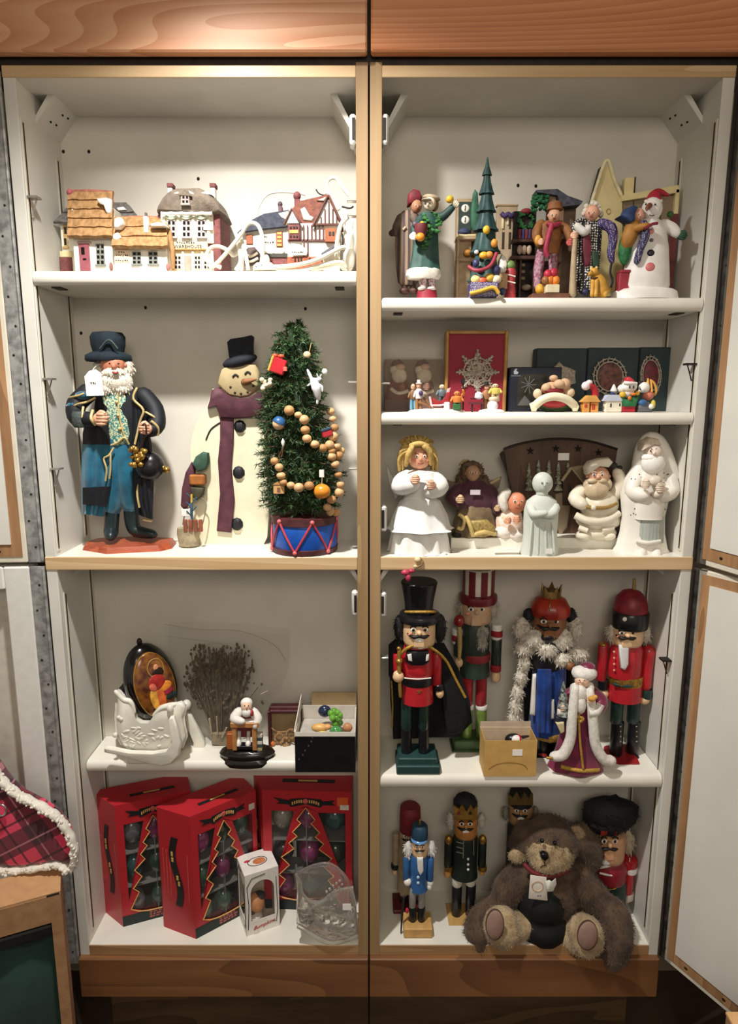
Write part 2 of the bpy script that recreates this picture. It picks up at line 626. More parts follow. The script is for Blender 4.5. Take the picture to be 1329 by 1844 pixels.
# ================================================================= the setting
WH = M('dcd9d0', 0.45, var=0.05, scale=9, bump=0.02)          # white laminate
WHS = M('e6e2d6', 0.35, var=0.04, scale=12)                     # shelf boards
BACK = M('d8d2c6', 0.6, var=0.05, scale=7, bump=0.05, bscale=400)
PLY = wood('8d6f4b', 'a98c64', 0.5, 10, 5, (1, 1, 0.06), name='plywood_edge')
PLYH = wood('bf9a6c', 'd9bd92', 0.42, 10, 5, (0.06, 1, 1), name='plywood_edge_long')
HEAD = wood('c07d52', 'e0ad86', 0.46, 4.5, 60, (0.09, 1, 1), det=1.0, name='varnished_oak')
HEADR = wood('bd6f42', 'd9986a', 0.40, 4.5, 60, (0.09, 1, 1), det=1.0, name='varnished_oak_right', off=(3.1, 0.4, 1.7))
RAILW = wood('64402a', '8a5e38', 0.42, 4.0, 22, (0.10, 1, 1), coat=0.15, name='brown_wood')
KICK = wood('3a2a1a', '5c452c', 0.55, 9.0, 5, (0.2, 1, 1), name='dark_wood')
BROWN = wood('86603e', 'b58a60', 0.6, 14, 5, (1, 1, 0.1), name='bare_wood')
STEEL = M('a3a3a0', 0.5, 0.35, var=0.28, scale=60, bump=0.2)
DARKM = M('2e2620', 0.5, 0.4, var=0.2)
EDGEW = M('ddd6c4', 0.5, var=0.06, scale=20)
HOLE = M('1c140e', 0.9, var=0)
CLIPM = M('b9b4aa', 0.3, 0.7, var=0.15)
PLASTW = M('d9d9d4', 0.4, var=0.05)

DEPTH = 0.155
ZT0, ZT1 = zf(140), zf(118)
ZM1, ZM0 = zf(1003), zf(1026)
ZB1 = zf(1702)
ZR1, ZR0 = zf(1719), zf(1787)

g = G(); g.box((-3, -4, -0.05), (3, 0.4, 0)); struct(g.build('floor', M('4a3a2c', 0.7, var=0.3, scale=8)))
g = G(); g.box((-3, 0.20, 0), (3, 0.26, 2.4)); struct(g.build('wall_back', M('8a7a66', 0.8, var=0.15, scale=5)))
g = G(); g.box((-3, -4, 2.36), (3, 0.26, 2.42)); struct(g.build('ceiling', M('d8cbb8', 0.8, var=0.05)))

def cabinet(side):
    L = side < 0
    xo, xi = (-0.61, -0.0015) if L else (0.61, 0.0015)      # outer and seam faces
    sg = -1 if L else 1
    T = 0.0205
    root = thing('storage_cabinet', ('left' if L else 'right') + '-hand tall white-lined wooden cabinet with open doors', 'cabinet', (0, 0, 0))
    # outer side: white edge; seam side: plywood edge
    g = G(); g.box((xo, 0.0, ZR0), (xo - sg * T, DEPTH + 0.006, ZT1), bev=0.001); g.build('side_panel', WH, root, smooth=False)
    g = G(); g.box((xi, 0.0006, ZR0), (xi + sg * T, DEPTH + 0.006, ZT1), bev=0.001); g.build('side_panel', WH, root, smooth=False)
    g = G(); g.box((xi, -0.0012, ZR1), (xi + sg * T, 0.0012, zf(112)), bev=0.0008); g.build('edge_strip', PLY, root, smooth=False, label='tan plywood edge strip along the seam')
    a, b = sorted((xo - sg * T, xi + sg * T))
    g = G(); g.box((a, DEPTH, ZB1 - 0.02), (b, DEPTH + 0.006, ZT1)); g.build('back_panel', BACK, root, smooth=False)
    g = G(); g.box((a, 0.001, ZT0), (b, DEPTH, ZT1)); g.build('top_panel', WH, root, smooth=False)
    g = G(); g.box((a if not L else xo, -0.0015, ZT0), (b if L else xo, 0.0012, ZT1 + 0.0), bev=0.0008); g.build('top_edge', PLYH, root, smooth=False, label='tan plywood edge of the top panel')
    g = G(); g.box((a, 0.001, ZM0), (b, DEPTH, ZM1)); g.build('fixed_shelf', WHS, root, smooth=False)
    g = G(); g.box((a if not L else xo, -0.002, ZM0), (b if L else xo, 0.0012, ZM1), bev=0.001); g.build('fixed_shelf_edge', PLYH, root, smooth=False, label='tan plywood edge of the fixed shelf')
    g = G(); g.box((a, 0.001, ZB1 - 0.018), (b, DEPTH, ZB1)); g.build('bottom_panel', WHS, root, smooth=False)
    g = G(); g.box((a, -0.001, ZR1), (b, 0.0012, ZB1), bev=0.0006); g.build('bottom_edge', wood('94714a', 'b08c62', 0.45, 10, 5, (0.06, 1, 1), name='bottom_edge_wood'), root, smooth=False, label='brown edge under the cabinet floor')
    g = G(); g.box((xo, -0.012, ZR0), (xi, 0.004, ZR1), bev=0.002); g.build('bottom_rail', RAILW, root, smooth=False)
    g = G(); g.box((xo - sg * 0.035, 0.05, 0.0), (xi, 0.066, ZR0)); g.build('kickboard', KICK, root, smooth=False)
    # header above
    zh0, zh1 = zf(106), 2.30
    g = G(); g.box((-0.66 if L else 0.003, -0.024, zh0), (-0.003 if L else 0.66, -0.004, zh1), bev=0.003); g.build('header_door', HEAD if L else HEADR, root, smooth=False)
    g = G(); g.box((-0.66 if L else 0.0, 0.0, ZT1), (0 if L else 0.66, DEPTH, zh1)); g.build('header_box', DARKM, root, smooth=False)
    # slotted shelf standards on the outer wall
    xw = xo - sg * T
    for (Y, z0, z1) in ((0.012, ZM1 + 0.01, ZT0 - 0.06), (DEPTH - 0.02, ZM1 + 0.01, ZT0 - 0.08), (0.022, ZB1 + 0.02, ZM0 - 0.05), (DEPTH - 0.018, ZB1 + 0.02, ZM0 - 0.03)):
        g = G(); g.box((xw, Y - 0.006, z0), (xw - sg * 0.0015, Y + 0.006, z1)); st = g.build('shelf_standard', EDGEW, root, smooth=False)
        g = G(); g.box((xw - sg * 0.0012, Y - 0.002, z0 + 0.004), (xw - sg * 0.002, Y + 0.002, z1 - 0.004)); g.build('slot', DARKM, st, smooth=False)
    cl = [(352, 0), (682, 0), (845, 0)] if L else [(1192, 1), (655, 1)]
    for py, dn in cl:
        z = zf(py)
        g = G(); g.box((xw - sg * 0.001, 0.004, z - 0.002), (xw - sg * 0.018, 0.022, z + 0.0015)); g.tube([(xw - sg * 0.002, 0.012, z - 0.001), (xw - sg * 0.014, 0.012, z - 0.002), (xw - sg * 0.004, 0.013, z - 0.03)], 0.0012, 6)
        g.build('shelf_clip', DARKM if not L else CLIPM, root)
    xs = xi + sg * T
    for py in ((358, 385, 688, 845) if L else (690, 1187)):
        z = zf(py)
        g = G(); g.box((xs, 0.004, z - 0.002), (xs + sg * 0.016, 0.02, z + 0.0015), bev=0.0008); g.build('shelf_clip', CLIPM, root)
    # roller catches beside the seam
    for py in ((231, 1088) if L else (231, 935, 1090)):
        z = zf(py)
        g = G(); g.box((xs, 0.002, z - 0.024), (xs + sg * 0.011, 0.03, z + 0.024), bev=0.003); c = g.build('roller_catch', PLASTW, root)
        g = G(); g.box((xs + sg * 0.0015, 0.0008, z - 0.017), (xs + sg * 0.0065, 0.004, z + 0.017)); g.build('catch_slot', DARKM, c, smooth=False)
    # corner braces: boards set diagonally between top and sides
    def brace(xc, s, zt, ax, az, y0, y1, screws=True):
        g = G()
        w = 0.012
        g.add([(xc, y0, zt - az), (xc + s * ax, y0, zt), (xc + s * (ax - w), y0, zt), (xc, y0, zt - az + w),
               (xc, y1, zt - az), (xc + s * ax, y1, zt), (xc + s * (ax - w), y1, zt), (xc, y1, zt - az + w)],
              [(0, 1, 2, 3), (7, 6, 5, 4), (0, 4, 5, 1), (1, 5, 6, 2), (2, 6, 7, 3), (3, 7, 4, 0)])
        o = g.build('corner_brace', WH, root, smooth=False)
        if screws:
            for (t, yy) in ((0.32, 0.35), (0.36, 0.55), (0.72, 0.55), (0.76, 0.75)):
                p = Vector((xc + s * ax * t, y0 + (y1 - y0) * yy, zt - az * (1 - t)))
                g = G(); nn = Vector((s * az, 0, -ax)).normalized(); g.ell(p + nn * 0.0004, (0.0018, 0.003, 0.0018), 8, 5); g.build('screw_hole', HOLE, o)
    brace(xw, -sg, ZT0, 0.036, 0.046, 0.062, DEPTH)
    brace(xs, sg, ZT0, 0.046, 0.075, 0.06, DEPTH, False)
    brace(xw, -sg, ZM0, 0.04, 0.03, 0.07, DEPTH - 0.03, False)
    brace(xs, sg, ZM0, 0.02, 0.03, 0.02, 0.05, False)
    # screw holes in the back panel
    for (hx, hy) in (((114, 273), (160, 273), (357, 322), (262, 554), (550, 556), (146, 600)) if L else ((933, 334), (965, 335))):
        p = P(hx, hy, DEPTH)
        g = G(); g.ell(p, (0.003, 0.0012, 0.0035), 8, 5); g.build('screw_hole', HOLE, root)
    # piano hinge and doors
    def door(z0, z1, ang, style, wid=0.56):
        d = thing('tmp', '', '')
        for kk in ('label', 'category'):
            del d[kk]
        d.name = 'cabinet_door'
        d.parent = root
        d.location = (xo + sg * 0.002, -0.002, 0)
        a_ = math.radians(ang)
        d.rotation_euler = (0, 0, -a_ if not L else a_)      # door built along +x*sg from the hinge, inner face towards -y
        hs = sg
        g = G(); g.box((0, 0.0, z0), (hs * 0.028, 0.004, z1), bev=0.0008); hg = g.build('piano_hinge', STEEL if L else M('4a4642', 0.45, 0.5, var=0.4, scale=50), d, smooth=False)
        g = G(); g.tube([(hs * 0.002, -0.001, z0 + 0.004), (hs * 0.002, -0.001, z1 - 0.004)], 0.0028, 8); g.build('hinge_pin', STEEL if L else DARKM, hg)
        n = int((z1 - z0) / 0.05)
        for i in range(n):
            zz = z0 + 0.03 + i * 0.05
            g = G(); g.ell((hs * (0.012 + 0.008 * (i % 2)), -0.0004, zz), (0.0022, 0.001, 0.0022), 7, 5); g.build('screw', DARKM, hg)
        x0, x1 = (hs * 0.029, hs * wid) if L else (hs * 0.011, hs * wid)
        if style == 'panel':
            b1, b2 = (0.008, 0.026)
            g = G(); g.box((x0, 0.0, z0), (x1, 0.03, z1), bev=0.002); core = g.build('door_core', EDGEW, d, smooth=False)
            g = G(); g.box((x0 + hs * b1, -0.0015, z0 + 0.012), (x1 - hs * b1, 0.002, z1 - b1)); g.build('bare_border', BROWN, d, smooth=False, label='bare brown wood border')
            g = G(); g.box((x0 + hs * b2, -0.004, z0 + 0.036), (x1 - hs * b2, 0.0, z1 - b2)); g.build('inset_panel', M('dfdcd3', 0.4, var=0.05, scale=6), d, smooth=False)
            for t in (0.25, 0.8):
                g = G(); g.ell((x0 + hs * (0.05 if t < .5 else 0.13), -0.0016, z0 + 0.022), (0.004, 0.001, 0.003), 8, 5); g.build('knot_hole', HOLE, d)
        else:
            fw = 0.048
            g = G(); g.box((x0, 0.0, z0), (x0 + hs * fw, 0.042, z1), bev=0.003)
            g.box((x1 - hs * fw, 0.0, z0), (x1, 0.028, z1), bev=0.003)
            g.box((x0 + hs * fw, 0.0, z1 - 0.045), (x1 - hs * fw, 0.042, z1), bev=0.003)
            g.box((x0 + hs * fw, 0.0, z0), (x1 - hs * fw, 0.028, z0 + 0.045), bev=0.003)
            g.build('door_frame', M('e2e0d9', 0.35, var=0.03), d, smooth=False)
            g = G(); g.box((x0 + hs * 0.02, 0.038, z0 + 0.01), (x1 - hs * 0.02, 0.044, z1 - 0.01)); g.build('recessed_panel', M('cfc8ba', 0.5, var=0.05), d, smooth=False)
    zmid = zf(1016)
    if L:
        door(zmid + 0.004, ZT0 + 0.01, 4, 'panel')
        door(ZR1 - 0.02, zmid - 0.004, 3, 'frame')
    else:
        door(zmid + 0.004, ZT1, 72, 'panel')
        door(zf(1719), zmid - 0.006, 60.5, 'panel')
    return root
cabL = cabinet(-1)
cabR = cabinet(1)

def board(x0, x1, Y0, Y1, z0, z1, label, grp='white adjustable shelf boards'):
    o = thing('shelf_board', label, 'shelf', ((x0 + x1) / 2, Y0, z1), grp)
    n = 6
    prof = []
    h = (z1 - z0) / 2
    for i in range(n + 1):
        a = PI / 2 + PI * i / n
        prof.append((h * 0.7 * math.cos(a) + h * 0.7, h * math.sin(a) - h))
    prof += [(Y1 - Y0, -2 * h), (Y1 - Y0, 0)]
    w = (x1 - x0) / 2
    g = G()
    m = len(prof)
    g.add([(-w, y, z) for y, z in prof] + [(w, y, z) for y, z in prof],
          [tuple(range(m)), tuple(range(2 * m - 1, m - 1, -1))] + [(i, i + m, (i + 1) % m + m, (i + 1) % m) for i in range(m)])
    g.build('board', WHS, o, auto=50)
    g = G()
    for xx in (-w + 0.03, w - 0.03):
        g = G(); g.box((xx - 0.008, 0.02, -2 * h - 0.002), (xx + 0.008, 0.05, -2 * h)); g.build('shelf_pin', DARKM, o, smooth=False)
    return z1
ZA = board(-0.588, -0.0225, -0.001, DEPTH - 0.001, zf(513), zf(487), 'white shelf board holding the lit village houses')
ZBs = board(0.0225, 0.588, -0.001, DEPTH - 0.001, zf(560), zf(535), 'white shelf board under the carved carollers and snowman')
ZCs = board(0.0225, 0.588, -0.001, DEPTH - 0.001, zf(765), zf(743), 'white shelf board under the gift boxes and tiny figurines')
YL = 0.05
ZL = board(-0.588, -0.0225, YL, DEPTH - 0.001, zf(1392, YL), zf(1372, YL), 'recessed white shelf board under the sleigh dish and black box')
ZR = board(0.0225, 0.588, 0.0, DEPTH - 0.001, zf(1422), zf(1397), 'white shelf board under the tall nutcrackers')
# ---------------------------------------------------------------- one-line parts of a thing
def el(F, name, mat, items, parent=None, **kw):
    """items: (px, py, rx, ry, rd or None, dy)"""
    bk = {k: kw.pop(k) for k in ('kind', 'label') if k in kw}
    groups = []
    for it in items:
        hit = [q for q in groups if any(abs(it[0] - o[0]) < (it[2] + o[2]) * .95 and abs(it[1] - o[1]) < (it[3] + o[3]) * .95 for o in q)]
        new = [it] + [o for q in hit for o in q]
        groups = [q for q in groups if q not in hit] + [new]
    first = None
    for q in groups:
        g = G()
        for it in q:
            F.ell(g, it[0], it[1], it[2], it[3], it[4] if len(it) > 4 else None, it[5] if len(it) > 5 else 0.0, **kw)
        o = F.mk(g, name, mat, parent, **bk)
        first = first or o
    return first
def lt(F, name, mat, cx, rows, dy=0.0, parent=None, label=None, kind=None, auto=40, **kw):
    g = G(); F.lathe(g, cx, rows, dy, **kw)
    return F.mk(g, name, mat, parent, label=label, kind=kind, auto=auto)
def bx(F, name, mat, items, parent=None, bev=0.001, **kw):
    """items: (x0, y0, x1, y1, d0, d1); up to four boxes are parts of their own, more are joined"""
    first = None
    g = G()
    join = len(items) > 4
    for it in items:
        if not join:
            g = G()
        F.box(g, *it, bev=bev)
        if not join:
            o = F.mk(g, name, mat, parent, smooth=False, **kw)
            first = first or o
    if join:
        kw.setdefault('kind', 'stuff')
        return F.mk(g, name, mat, parent, smooth=False, **kw)
    return first
def pr(F, name, mat, pts, d0, d1, parent=None, smooth=False, **kw):
    g = G(); F.prism(g, pts, d0, d1)
    return F.mk(g, name, mat, parent, smooth=smooth, **kw)
def pl(F, name, mat, pts, d0, d1, parent=None, edge=0.6, **kw):
    g = G(); F.pillow(g, pts, d0, d1, edge=edge)
    return F.mk(g, name, mat, parent, auto=70, **kw)
def tb(F, name, mat, paths, parent=None, seg=8, dy=0.0, sub=4, join=False, **kw):
    """paths: (points, radius px or list); every path is a part of its own unless joined"""
    first = None
    g = G()
    for pts, rad in paths:
        if not join:
            g = G()
        if hasattr(rad, '__len__'):
            F.limb(g, pts, rad, dy, seg)
        else:
            q = smooth_line(F.line(pts, dy), sub)
            k = F.k(pts[0][1] if pts[0][1] != 'b' else 900)
            g.tube(q, rad * k, seg)
        if not join:
            o = F.mk(g, name, mat, parent, auto=60, **kw)
            first = first or o
    return first if not join else F.mk(g, name, mat, parent, auto=60, **kw)
def window(F, x0, y0, x1, y1, cols, rows, d, fm, pm, parent=None, name='window', sill=True):
    """small moulded window: frame with recessed dark panes"""
    w, h = x1 - x0, y1 - y0
    o = bx(F, name, fm, [(x0, y0, x1, y1, d - 0.0012, d + 0.002)] + ([(x0 - 2, y1 - 1.5, x1 + 2, y1 + 2, d - 0.003, d + 0.001)] if sill else []), parent, bev=0.0003)
    its = []
    for i in range(cols):
        for j in range(rows):
            a, b = x0 + w * (i + 0.2) / cols, x0 + w * (i + 0.8) / cols
            c, e = y0 + h * (j + 0.2) / rows, y0 + h * (j + 0.8) / rows
            its.append((a, c, b, e, d - 0.0016, d + 0.001))
    bx(F, 'window_panes', pm, its, o, bev=0.0)
    return o
def slope(F, name, mat, x0, x1, yr, ye, dr, de, n, parent=None, wob=0.8, lean0=0.0, lean1=0.0, th=0.0045, seed=1):
    """roof slope built course by course, each course a part; ridge at (yr, depth dr), eave at (ye, depth de)"""
    R = random.Random(seed)
    zr, ze = F.l(x0, yr, dr).z, F.l(x0, ye, de).z
    xr0, xr1 = F.l(x0 + lean0, yr, dr).x, F.l(x1 - lean1, yr, dr).x
    xe0, xe1 = F.l(x0, ye, de).x, F.l(x1, ye, de).x
    k = F.k(500)
    first = None
    for i in range(n):
        t0, t1 = i / n, (i + 1) / n
        rows = []
        m = 10
        for t, lift in ((max(0, t0 - 0.04), 0.0), ((t0 + t1) / 2, 0.0018), (t1, 0.0035)):
            row = []
            for j in range(m + 1):
                u = j / m
                x = (xr0 + (xe0 - xr0) * t) * (1 - u) + (xr1 + (xe1 - xr1) * t) * u
                z = zr + (ze - zr) * t + (R.uniform(-wob, wob) * k if t == t1 else 0)
                row.append((x, dr + (de - dr) * t - lift, z))
            rows.append(row)
        g = G(); g.sheet(rows, th)
        o = F.mk(g, name, mat, parent, auto=70)
        first = first or o
    return first
def tag_on(F, x0, y0, x1, y1, d, name='price_sticker', parent=None, mat=None, rot=0.0):
    return bx(F, name, mat or M('f4f2ec', 0.5, var=0.02), [(x0, y0, x1, y1, d - 0.0006, d)], parent, bev=0.0)
def scrawl(F, x0, y0, x1, y1, d, n, mat, parent, name='lettering', seed=3):
    """illegible line of small printed or handwritten marks"""
    R = random.Random(seed)
    g = G()
    for i in range(n):
        a = x0 + (x1 - x0) * i / n
        b = a + (x1 - x0) / n * R.uniform(0.45, 0.8)
        y = y0 + (y1 - y0) * R.uniform(0, 0.4)
        F.box(g, a, y, b, y + (y1 - y0) * R.uniform(0.4, 0.6), d - 0.0004, d)
    return F.mk(g, name, mat, parent, smooth=False)
INK = M('2a2420', 0.6, var=0)
SKIN = M('e0a98a', 0.5, var=0.08, scale=200)
SKINP = M('e9c3a6', 0.45, var=0.06, scale=200)
WHITE = M('ece9e2', 0.45, var=0.05, scale=120)
BLACK = M('17161a', 0.35, var=0.1)
GOLD = M('b98f45', 0.32, 0.75, var=0.25, scale=150)
RED = M('b3202b', 0.4, var=0.15, scale=120)
GREEN = M('2f6b3c', 0.5, var=0.2, scale=150)
# ---------------------------------------------------------------- heads and hands of the figurines
EYEW = M('f1eee6', 0.3, var=0)
EYEB = M('1c1614', 0.2, var=0)
def head(F, cx, cy, rx, ry, rd, dy, skin, parent=None, mouth='8e2f2c', brow=None, nose=0.26, eyes=True, big=0.13, turn=0.0, tilt=0.0, ears=True, square=False, name='head', whites=True, cheek=None, label=None):
    """round head with eyes, nose, mouth and ears; turn shifts the face sideways (fraction of the radius)"""
    g = G()
    kk = F.k(cy)
    if square:
        F.lathe(g, cx, [(rx * .55, cy - ry), (rx * .93, cy - ry * .9), (rx, cy - ry * .6), (rx, cy + ry * .55), (rx * .94, cy + ry * .85), (rx * .6, cy + ry)], dy, seg=22)
    else:
        F.ell(g, cx, cy, rx, ry, rd, dy, seg=18, rings=12)
    if ears:
        for s in (-1, 1):
            if abs(turn) < 0.25 or s * turn < 0:
                F.ell(g, cx + s * rx * 1.0, cy + ry * .05, rx * .14, ry * .2, rd * .2, dy)
    def at(u, v):
        uu = u + turn
        q = max(0.05, 1 - uu * uu * .95 - (0 if square else v * v * .9))
        return cx + uu * rx - v * tilt * rx, cy + v * ry + uu * tilt * ry, dy - rd * kk * math.sqrt(q)
    if nose:
        x, y, d = at(0, .12)
        F.ell(g, x, y, rx * nose * .6, ry * nose * .8, rd * nose * .9, d)
    h = F.mk(g, name, skin, parent, auto=60, label=label)
    if eyes:
        for s in (-1, 1):
            x, y, d = at(s * .36, -.1)
            if whites:
                el(F, 'eye', EYEW, [(x, y, rx * big * 1.25, ry * big, rd * .05, d)], h, seg=10, rings=6)
                el(F, 'pupil', EYEB, [(x, y, rx * big * .65, ry * big * .8, rd * .06, d - rd * kk * .035)], h, seg=8, rings=5)
            else:
                el(F, 'eye', EYEB, [(x, y, rx * big * .8, ry * big * .8, rd * .06, d)], h, seg=8, rings=5)
    if mouth:
        x, y, d = at(0, .52)
        x1, y1, d1 = at(-.26, .46); x2, y2, d2 = at(.26, .46)
        tb(F, 'mouth', M(mouth, 0.5, var=0), [([(x1, y1, d1), (x, y, d), (x2, y2, d2)], rx * .055)], h, seg=6)
    if brow:
        ps = []
        for s in (-1, 1):
            a, b, c = at(s * .18, -.33), at(s * .38, -.42), at(s * .56, -.31)
            ps.append(([a, b, c], rx * .055))
        tb(F, 'eyebrow', M(brow, 0.6, var=0), ps, h, seg=6)
    if cheek:
        for s in (-1, 1):
            x, y, d = at(s * .55, .25)
            el(F, 'cheek', M(cheek, 0.6, var=0), [(x, y, rx * .16, ry * .13, rd * .04, d)], h, seg=10, rings=5)
    return h
def hand(F, px, py, r, dy, skin, parent=None, ang=0.0, side=1, name='hand'):
    """closed hand: palm, four bent fingers of unequal length and a thumb leaving the side of the palm"""
    g = G()
    c, s = math.cos(ang), math.sin(ang)
    def T(u, v, d):
        return (px + (u * c - v * s) * r, py + (u * s + v * c) * r, dy + d * r * F.k(900))
    k = F.k(900)
    g.ell(F.l(*T(0, 0, 0)), (r * k * .95, r * k * .6, r * k * .85), 12, 8)
    for i, (L, w) in enumerate(((.85, .25), (1.0, .27), (.95, .26), (.75, .22))):
        v = -.6 + i * .4
        pts = [T(side * -.35, v, -.35), T(side * .35 * L, v, -.75), T(side * .85 * L, v * .95, -.35), T(side * .55 * L, v * .9, 0.05)]
        g.limb([F.l(*p) for p in pts], [w * r * k, w * r * k, w * r * k * .9, w * r * k * .75], 7, 2)
    g.limb([F.l(*T(side * -.4, -.5, -.1)), F.l(*T(side * .05, -.95, -.4)), F.l(*T(side * .5, -.8, -.7))], [.28 * r * k, .27 * r * k, .2 * r * k], 7, 2)
    return F.mk(g, name, skin, parent, auto=70)
def hair(F, name, mat, spots, n, L, w, parent=None, seed=5, droop=0.2, kind='stuff'):
    """tufted hair or fur; spots: (px, py, rx, ry, rd, dy)"""
    R = random.Random(seed)
    for (px, py, rx, ry, rd, dy) in spots:
        g = G()
        k = F.k(py)
        F.ell(g, px, py, rx * .92, ry * .92, rd * .92, dy, seg=12, rings=8, lump=0.18, lf=140)
        tufts(g, F.l(px, py, dy), (rx * k, rd * k, ry * k), n, L * k, w * k, R, droop)
        o = F.mk(g, name, mat, parent, auto=30, kind=kind)
    return o
# ================================================================= upper left: lit village houses and a lamp cord
THATCH = M('ab8256', 0.85, c2='87643c', scale=140, bump=0.6, stretch=(1, 1, 0.35))
THATCHR = M('a96b58', 0.85, c2='8c5146', scale=140, bump=0.5)
SLATE = M('6f6a66', 0.8, var=0.25, scale=120, bump=0.5)
DSLATE = M('63574c', 0.85, c2='776a5c', scale=90, bump=0.6)
NSLATE = M('3c404c', 0.8, var=0.25, scale=120, bump=0.5)
PLAST = M('ece6d6', 0.6, var=0.06, scale=80, bump=0.15)
SNOW = M('f6f2ea', 0.5, var=0.03)
BRICKM = pattern('brick', '9a4a48', '7d3840', 240, 0.8, name='painted_brick')
BRK = M('7f4a48', 0.8, c2='693a3a', scale=160, bump=0.4)
PANE = M('16110f', 0.25, var=0)
GREYF = M('7d8078', 0.6, var=0.1)
CREAM = M('e6d2a4', 0.55, var=0.08)
grpV = 'miniature village houses'

F = Fig('village_house', 'grey-roofed miniature house with brick base, half hidden behind the thatched cottages', 'ornament', 175, 0.118, ZA, grpV)
bx(F, 'wall', PLAST, [(108, 398, 246, 'b', -0.012, 0.022)])
bx(F, 'brick_base', BRK, [(107, 462, 130, 'b', -0.0135, -0.011)])
bx(F, 'string_course', CREAM, [(107, 452, 130, 463, -0.0145, -0.011)])
window(F, 114, 405, 121, 445, 1, 2, -0.0125, M('c7a46a', 0.6), PANE)
slope(F, 'roof_slope', SLATE, 98, 256, 366, 402, 0.005, -0.02, 2, lean0=32, lean1=28, th=0.004)
pr(F, 'roof_slope', SLATE, [(98, 402), (130, 366), (228, 366), (256, 402)], 0.005, 0.022)
pl(F, 'snow_patch', SNOW, [(209, 374), (222, 372), (228, 378), (212, 380)], -0.014, -0.006)

F = Fig('village_house', 'tall thatched miniature cottage with red door and snow patch on roof', 'ornament', 166, 0.03, ZA, grpV)
bx(F, 'wall', PLAST, [(131, 425, 202, 'b', 0.0, 0.062)])
slope(F, 'thatch_course', THATCH, 124, 204, 347, 428, 0.034, -0.008, 5, wob=1.0, th=0.007)
slope(F, 'thatch_course', THATCH, 124, 204, 347, 428, 0.034, 0.072, 4, wob=0.4)
bx(F, 'gable_wall', PLAST, [(130, 372, 133, 428, 0.012, 0.056), (200, 372, 203, 428, 0.012, 0.056)])
tb(F, 'ridge', THATCHR, [([(124, 346, .034), (165, 345, .034), (204, 348, .034)], 4.2)])
el(F, 'chimney_cap', M('a2555a', 0.7, var=0.15), [(126, 347, 6, 7, 6, 0.03)])
pl(F, 'snow_patch', SNOW, [(173, 357), (190, 355), (200, 358), (200, 384), (193, 386), (187, 370), (178, 366)], 0.004, 0.018)
d = bx(F, 'door', M('94525a', 0.5, var=0.1), [(141, 437, 160, 'b', -0.0025, 0.002)])
bx(F, 'door_frame', M('a98b8e', 0.6), [(138, 434, 163, 438, -0.004, 0.001)], d)
bx(F, 'door_window', PANE, [(146, 445, 152, 458, -0.0032, 0)], d, bev=0)
bx(F, 'letter_slot', PANE, [(149, 465, 155, 468, -0.0032, 0)], d, bev=0)
window(F, 173, 439, 188, 477, 2, 4, 0, GREYF, PANE)
el(F, 'snow_drift', M('8f5f58', 0.7), [(200, 480, 3, 8, 4, -0.002)], label='brown barrel beside the wall')

F = Fig('village_house', 'low thatched miniature cottage with white chimney and painted sign', 'ornament', 254, 0.022, ZA, grpV)
bx(F, 'wall', PLAST, [(204, 440, 300, 'b', 0.0, 0.06)])
slope(F, 'thatch_course', THATCH, 203, 304, 393, 446, 0.034, -0.008, 3, wob=1.0, lean1=4, th=0.007, seed=4)
slope(F, 'thatch_course', THATCH, 203, 304, 393, 446, 0.034, 0.07, 3, wob=0.4, seed=5)
tb(F, 'ridge', THATCHR, [([(204, 394, .034), (255, 392, .034), (302, 394, .034)], 3.6)])
pr(F, 'gable_wall', PLAST, [(297, 446), (300, 410), (303, 446)], 0.01, 0.055)
tb(F, 'gable_thatch', THATCH, [([(302, 408, 0.02), (307, 430, 0.012), (311, 455, 0.008), (312, 484, 0.008)], [4, 5, 4.5, 3])])
bx(F, 'chimney', SNOW, [(258, 389, 266, 419, 0.004, 0.014)])
bx(F, 'chimney_pot', M('6d5b50', 0.7), [(260, 382, 264, 390, 0.006, 0.012)])
for p in ([(206, 393), (216, 390), (222, 402), (216, 412), (205, 412)], [(204, 422), (212, 418), (220, 428), (212, 435), (203, 432)], [(268, 404), (284, 400), (296, 402), (302, 408), (270, 409)]):
    pl(F, 'snow_patch', SNOW, p, -0.004, 0.022)
window(F, 238, 453, 254, 476, 2, 3, 0, GREYF, PANE)
window(F, 267, 453, 284, 476, 2, 3, 0, GREYF, PANE)
sg_ = bx(F, 'painted_sign', M('e9cfae', 0.6, var=0.05), [(207, 449, 234, 473, -0.0012, 0.001)])
scrawl(F, 213, 452, 226, 456, -0.0013, 3, INK, sg_); scrawl(F, 209, 458, 232, 462, -0.0013, 6, INK, sg_); scrawl(F, 208, 467, 232, 471, -0.0013, 6, INK, sg_)
tag_on(F, 252, 478, 270, 486, -0.0005)
el(F, 'barrel', M('8f5f58', 0.7), [(303, 481, 4, 7, 4, -0.002)])

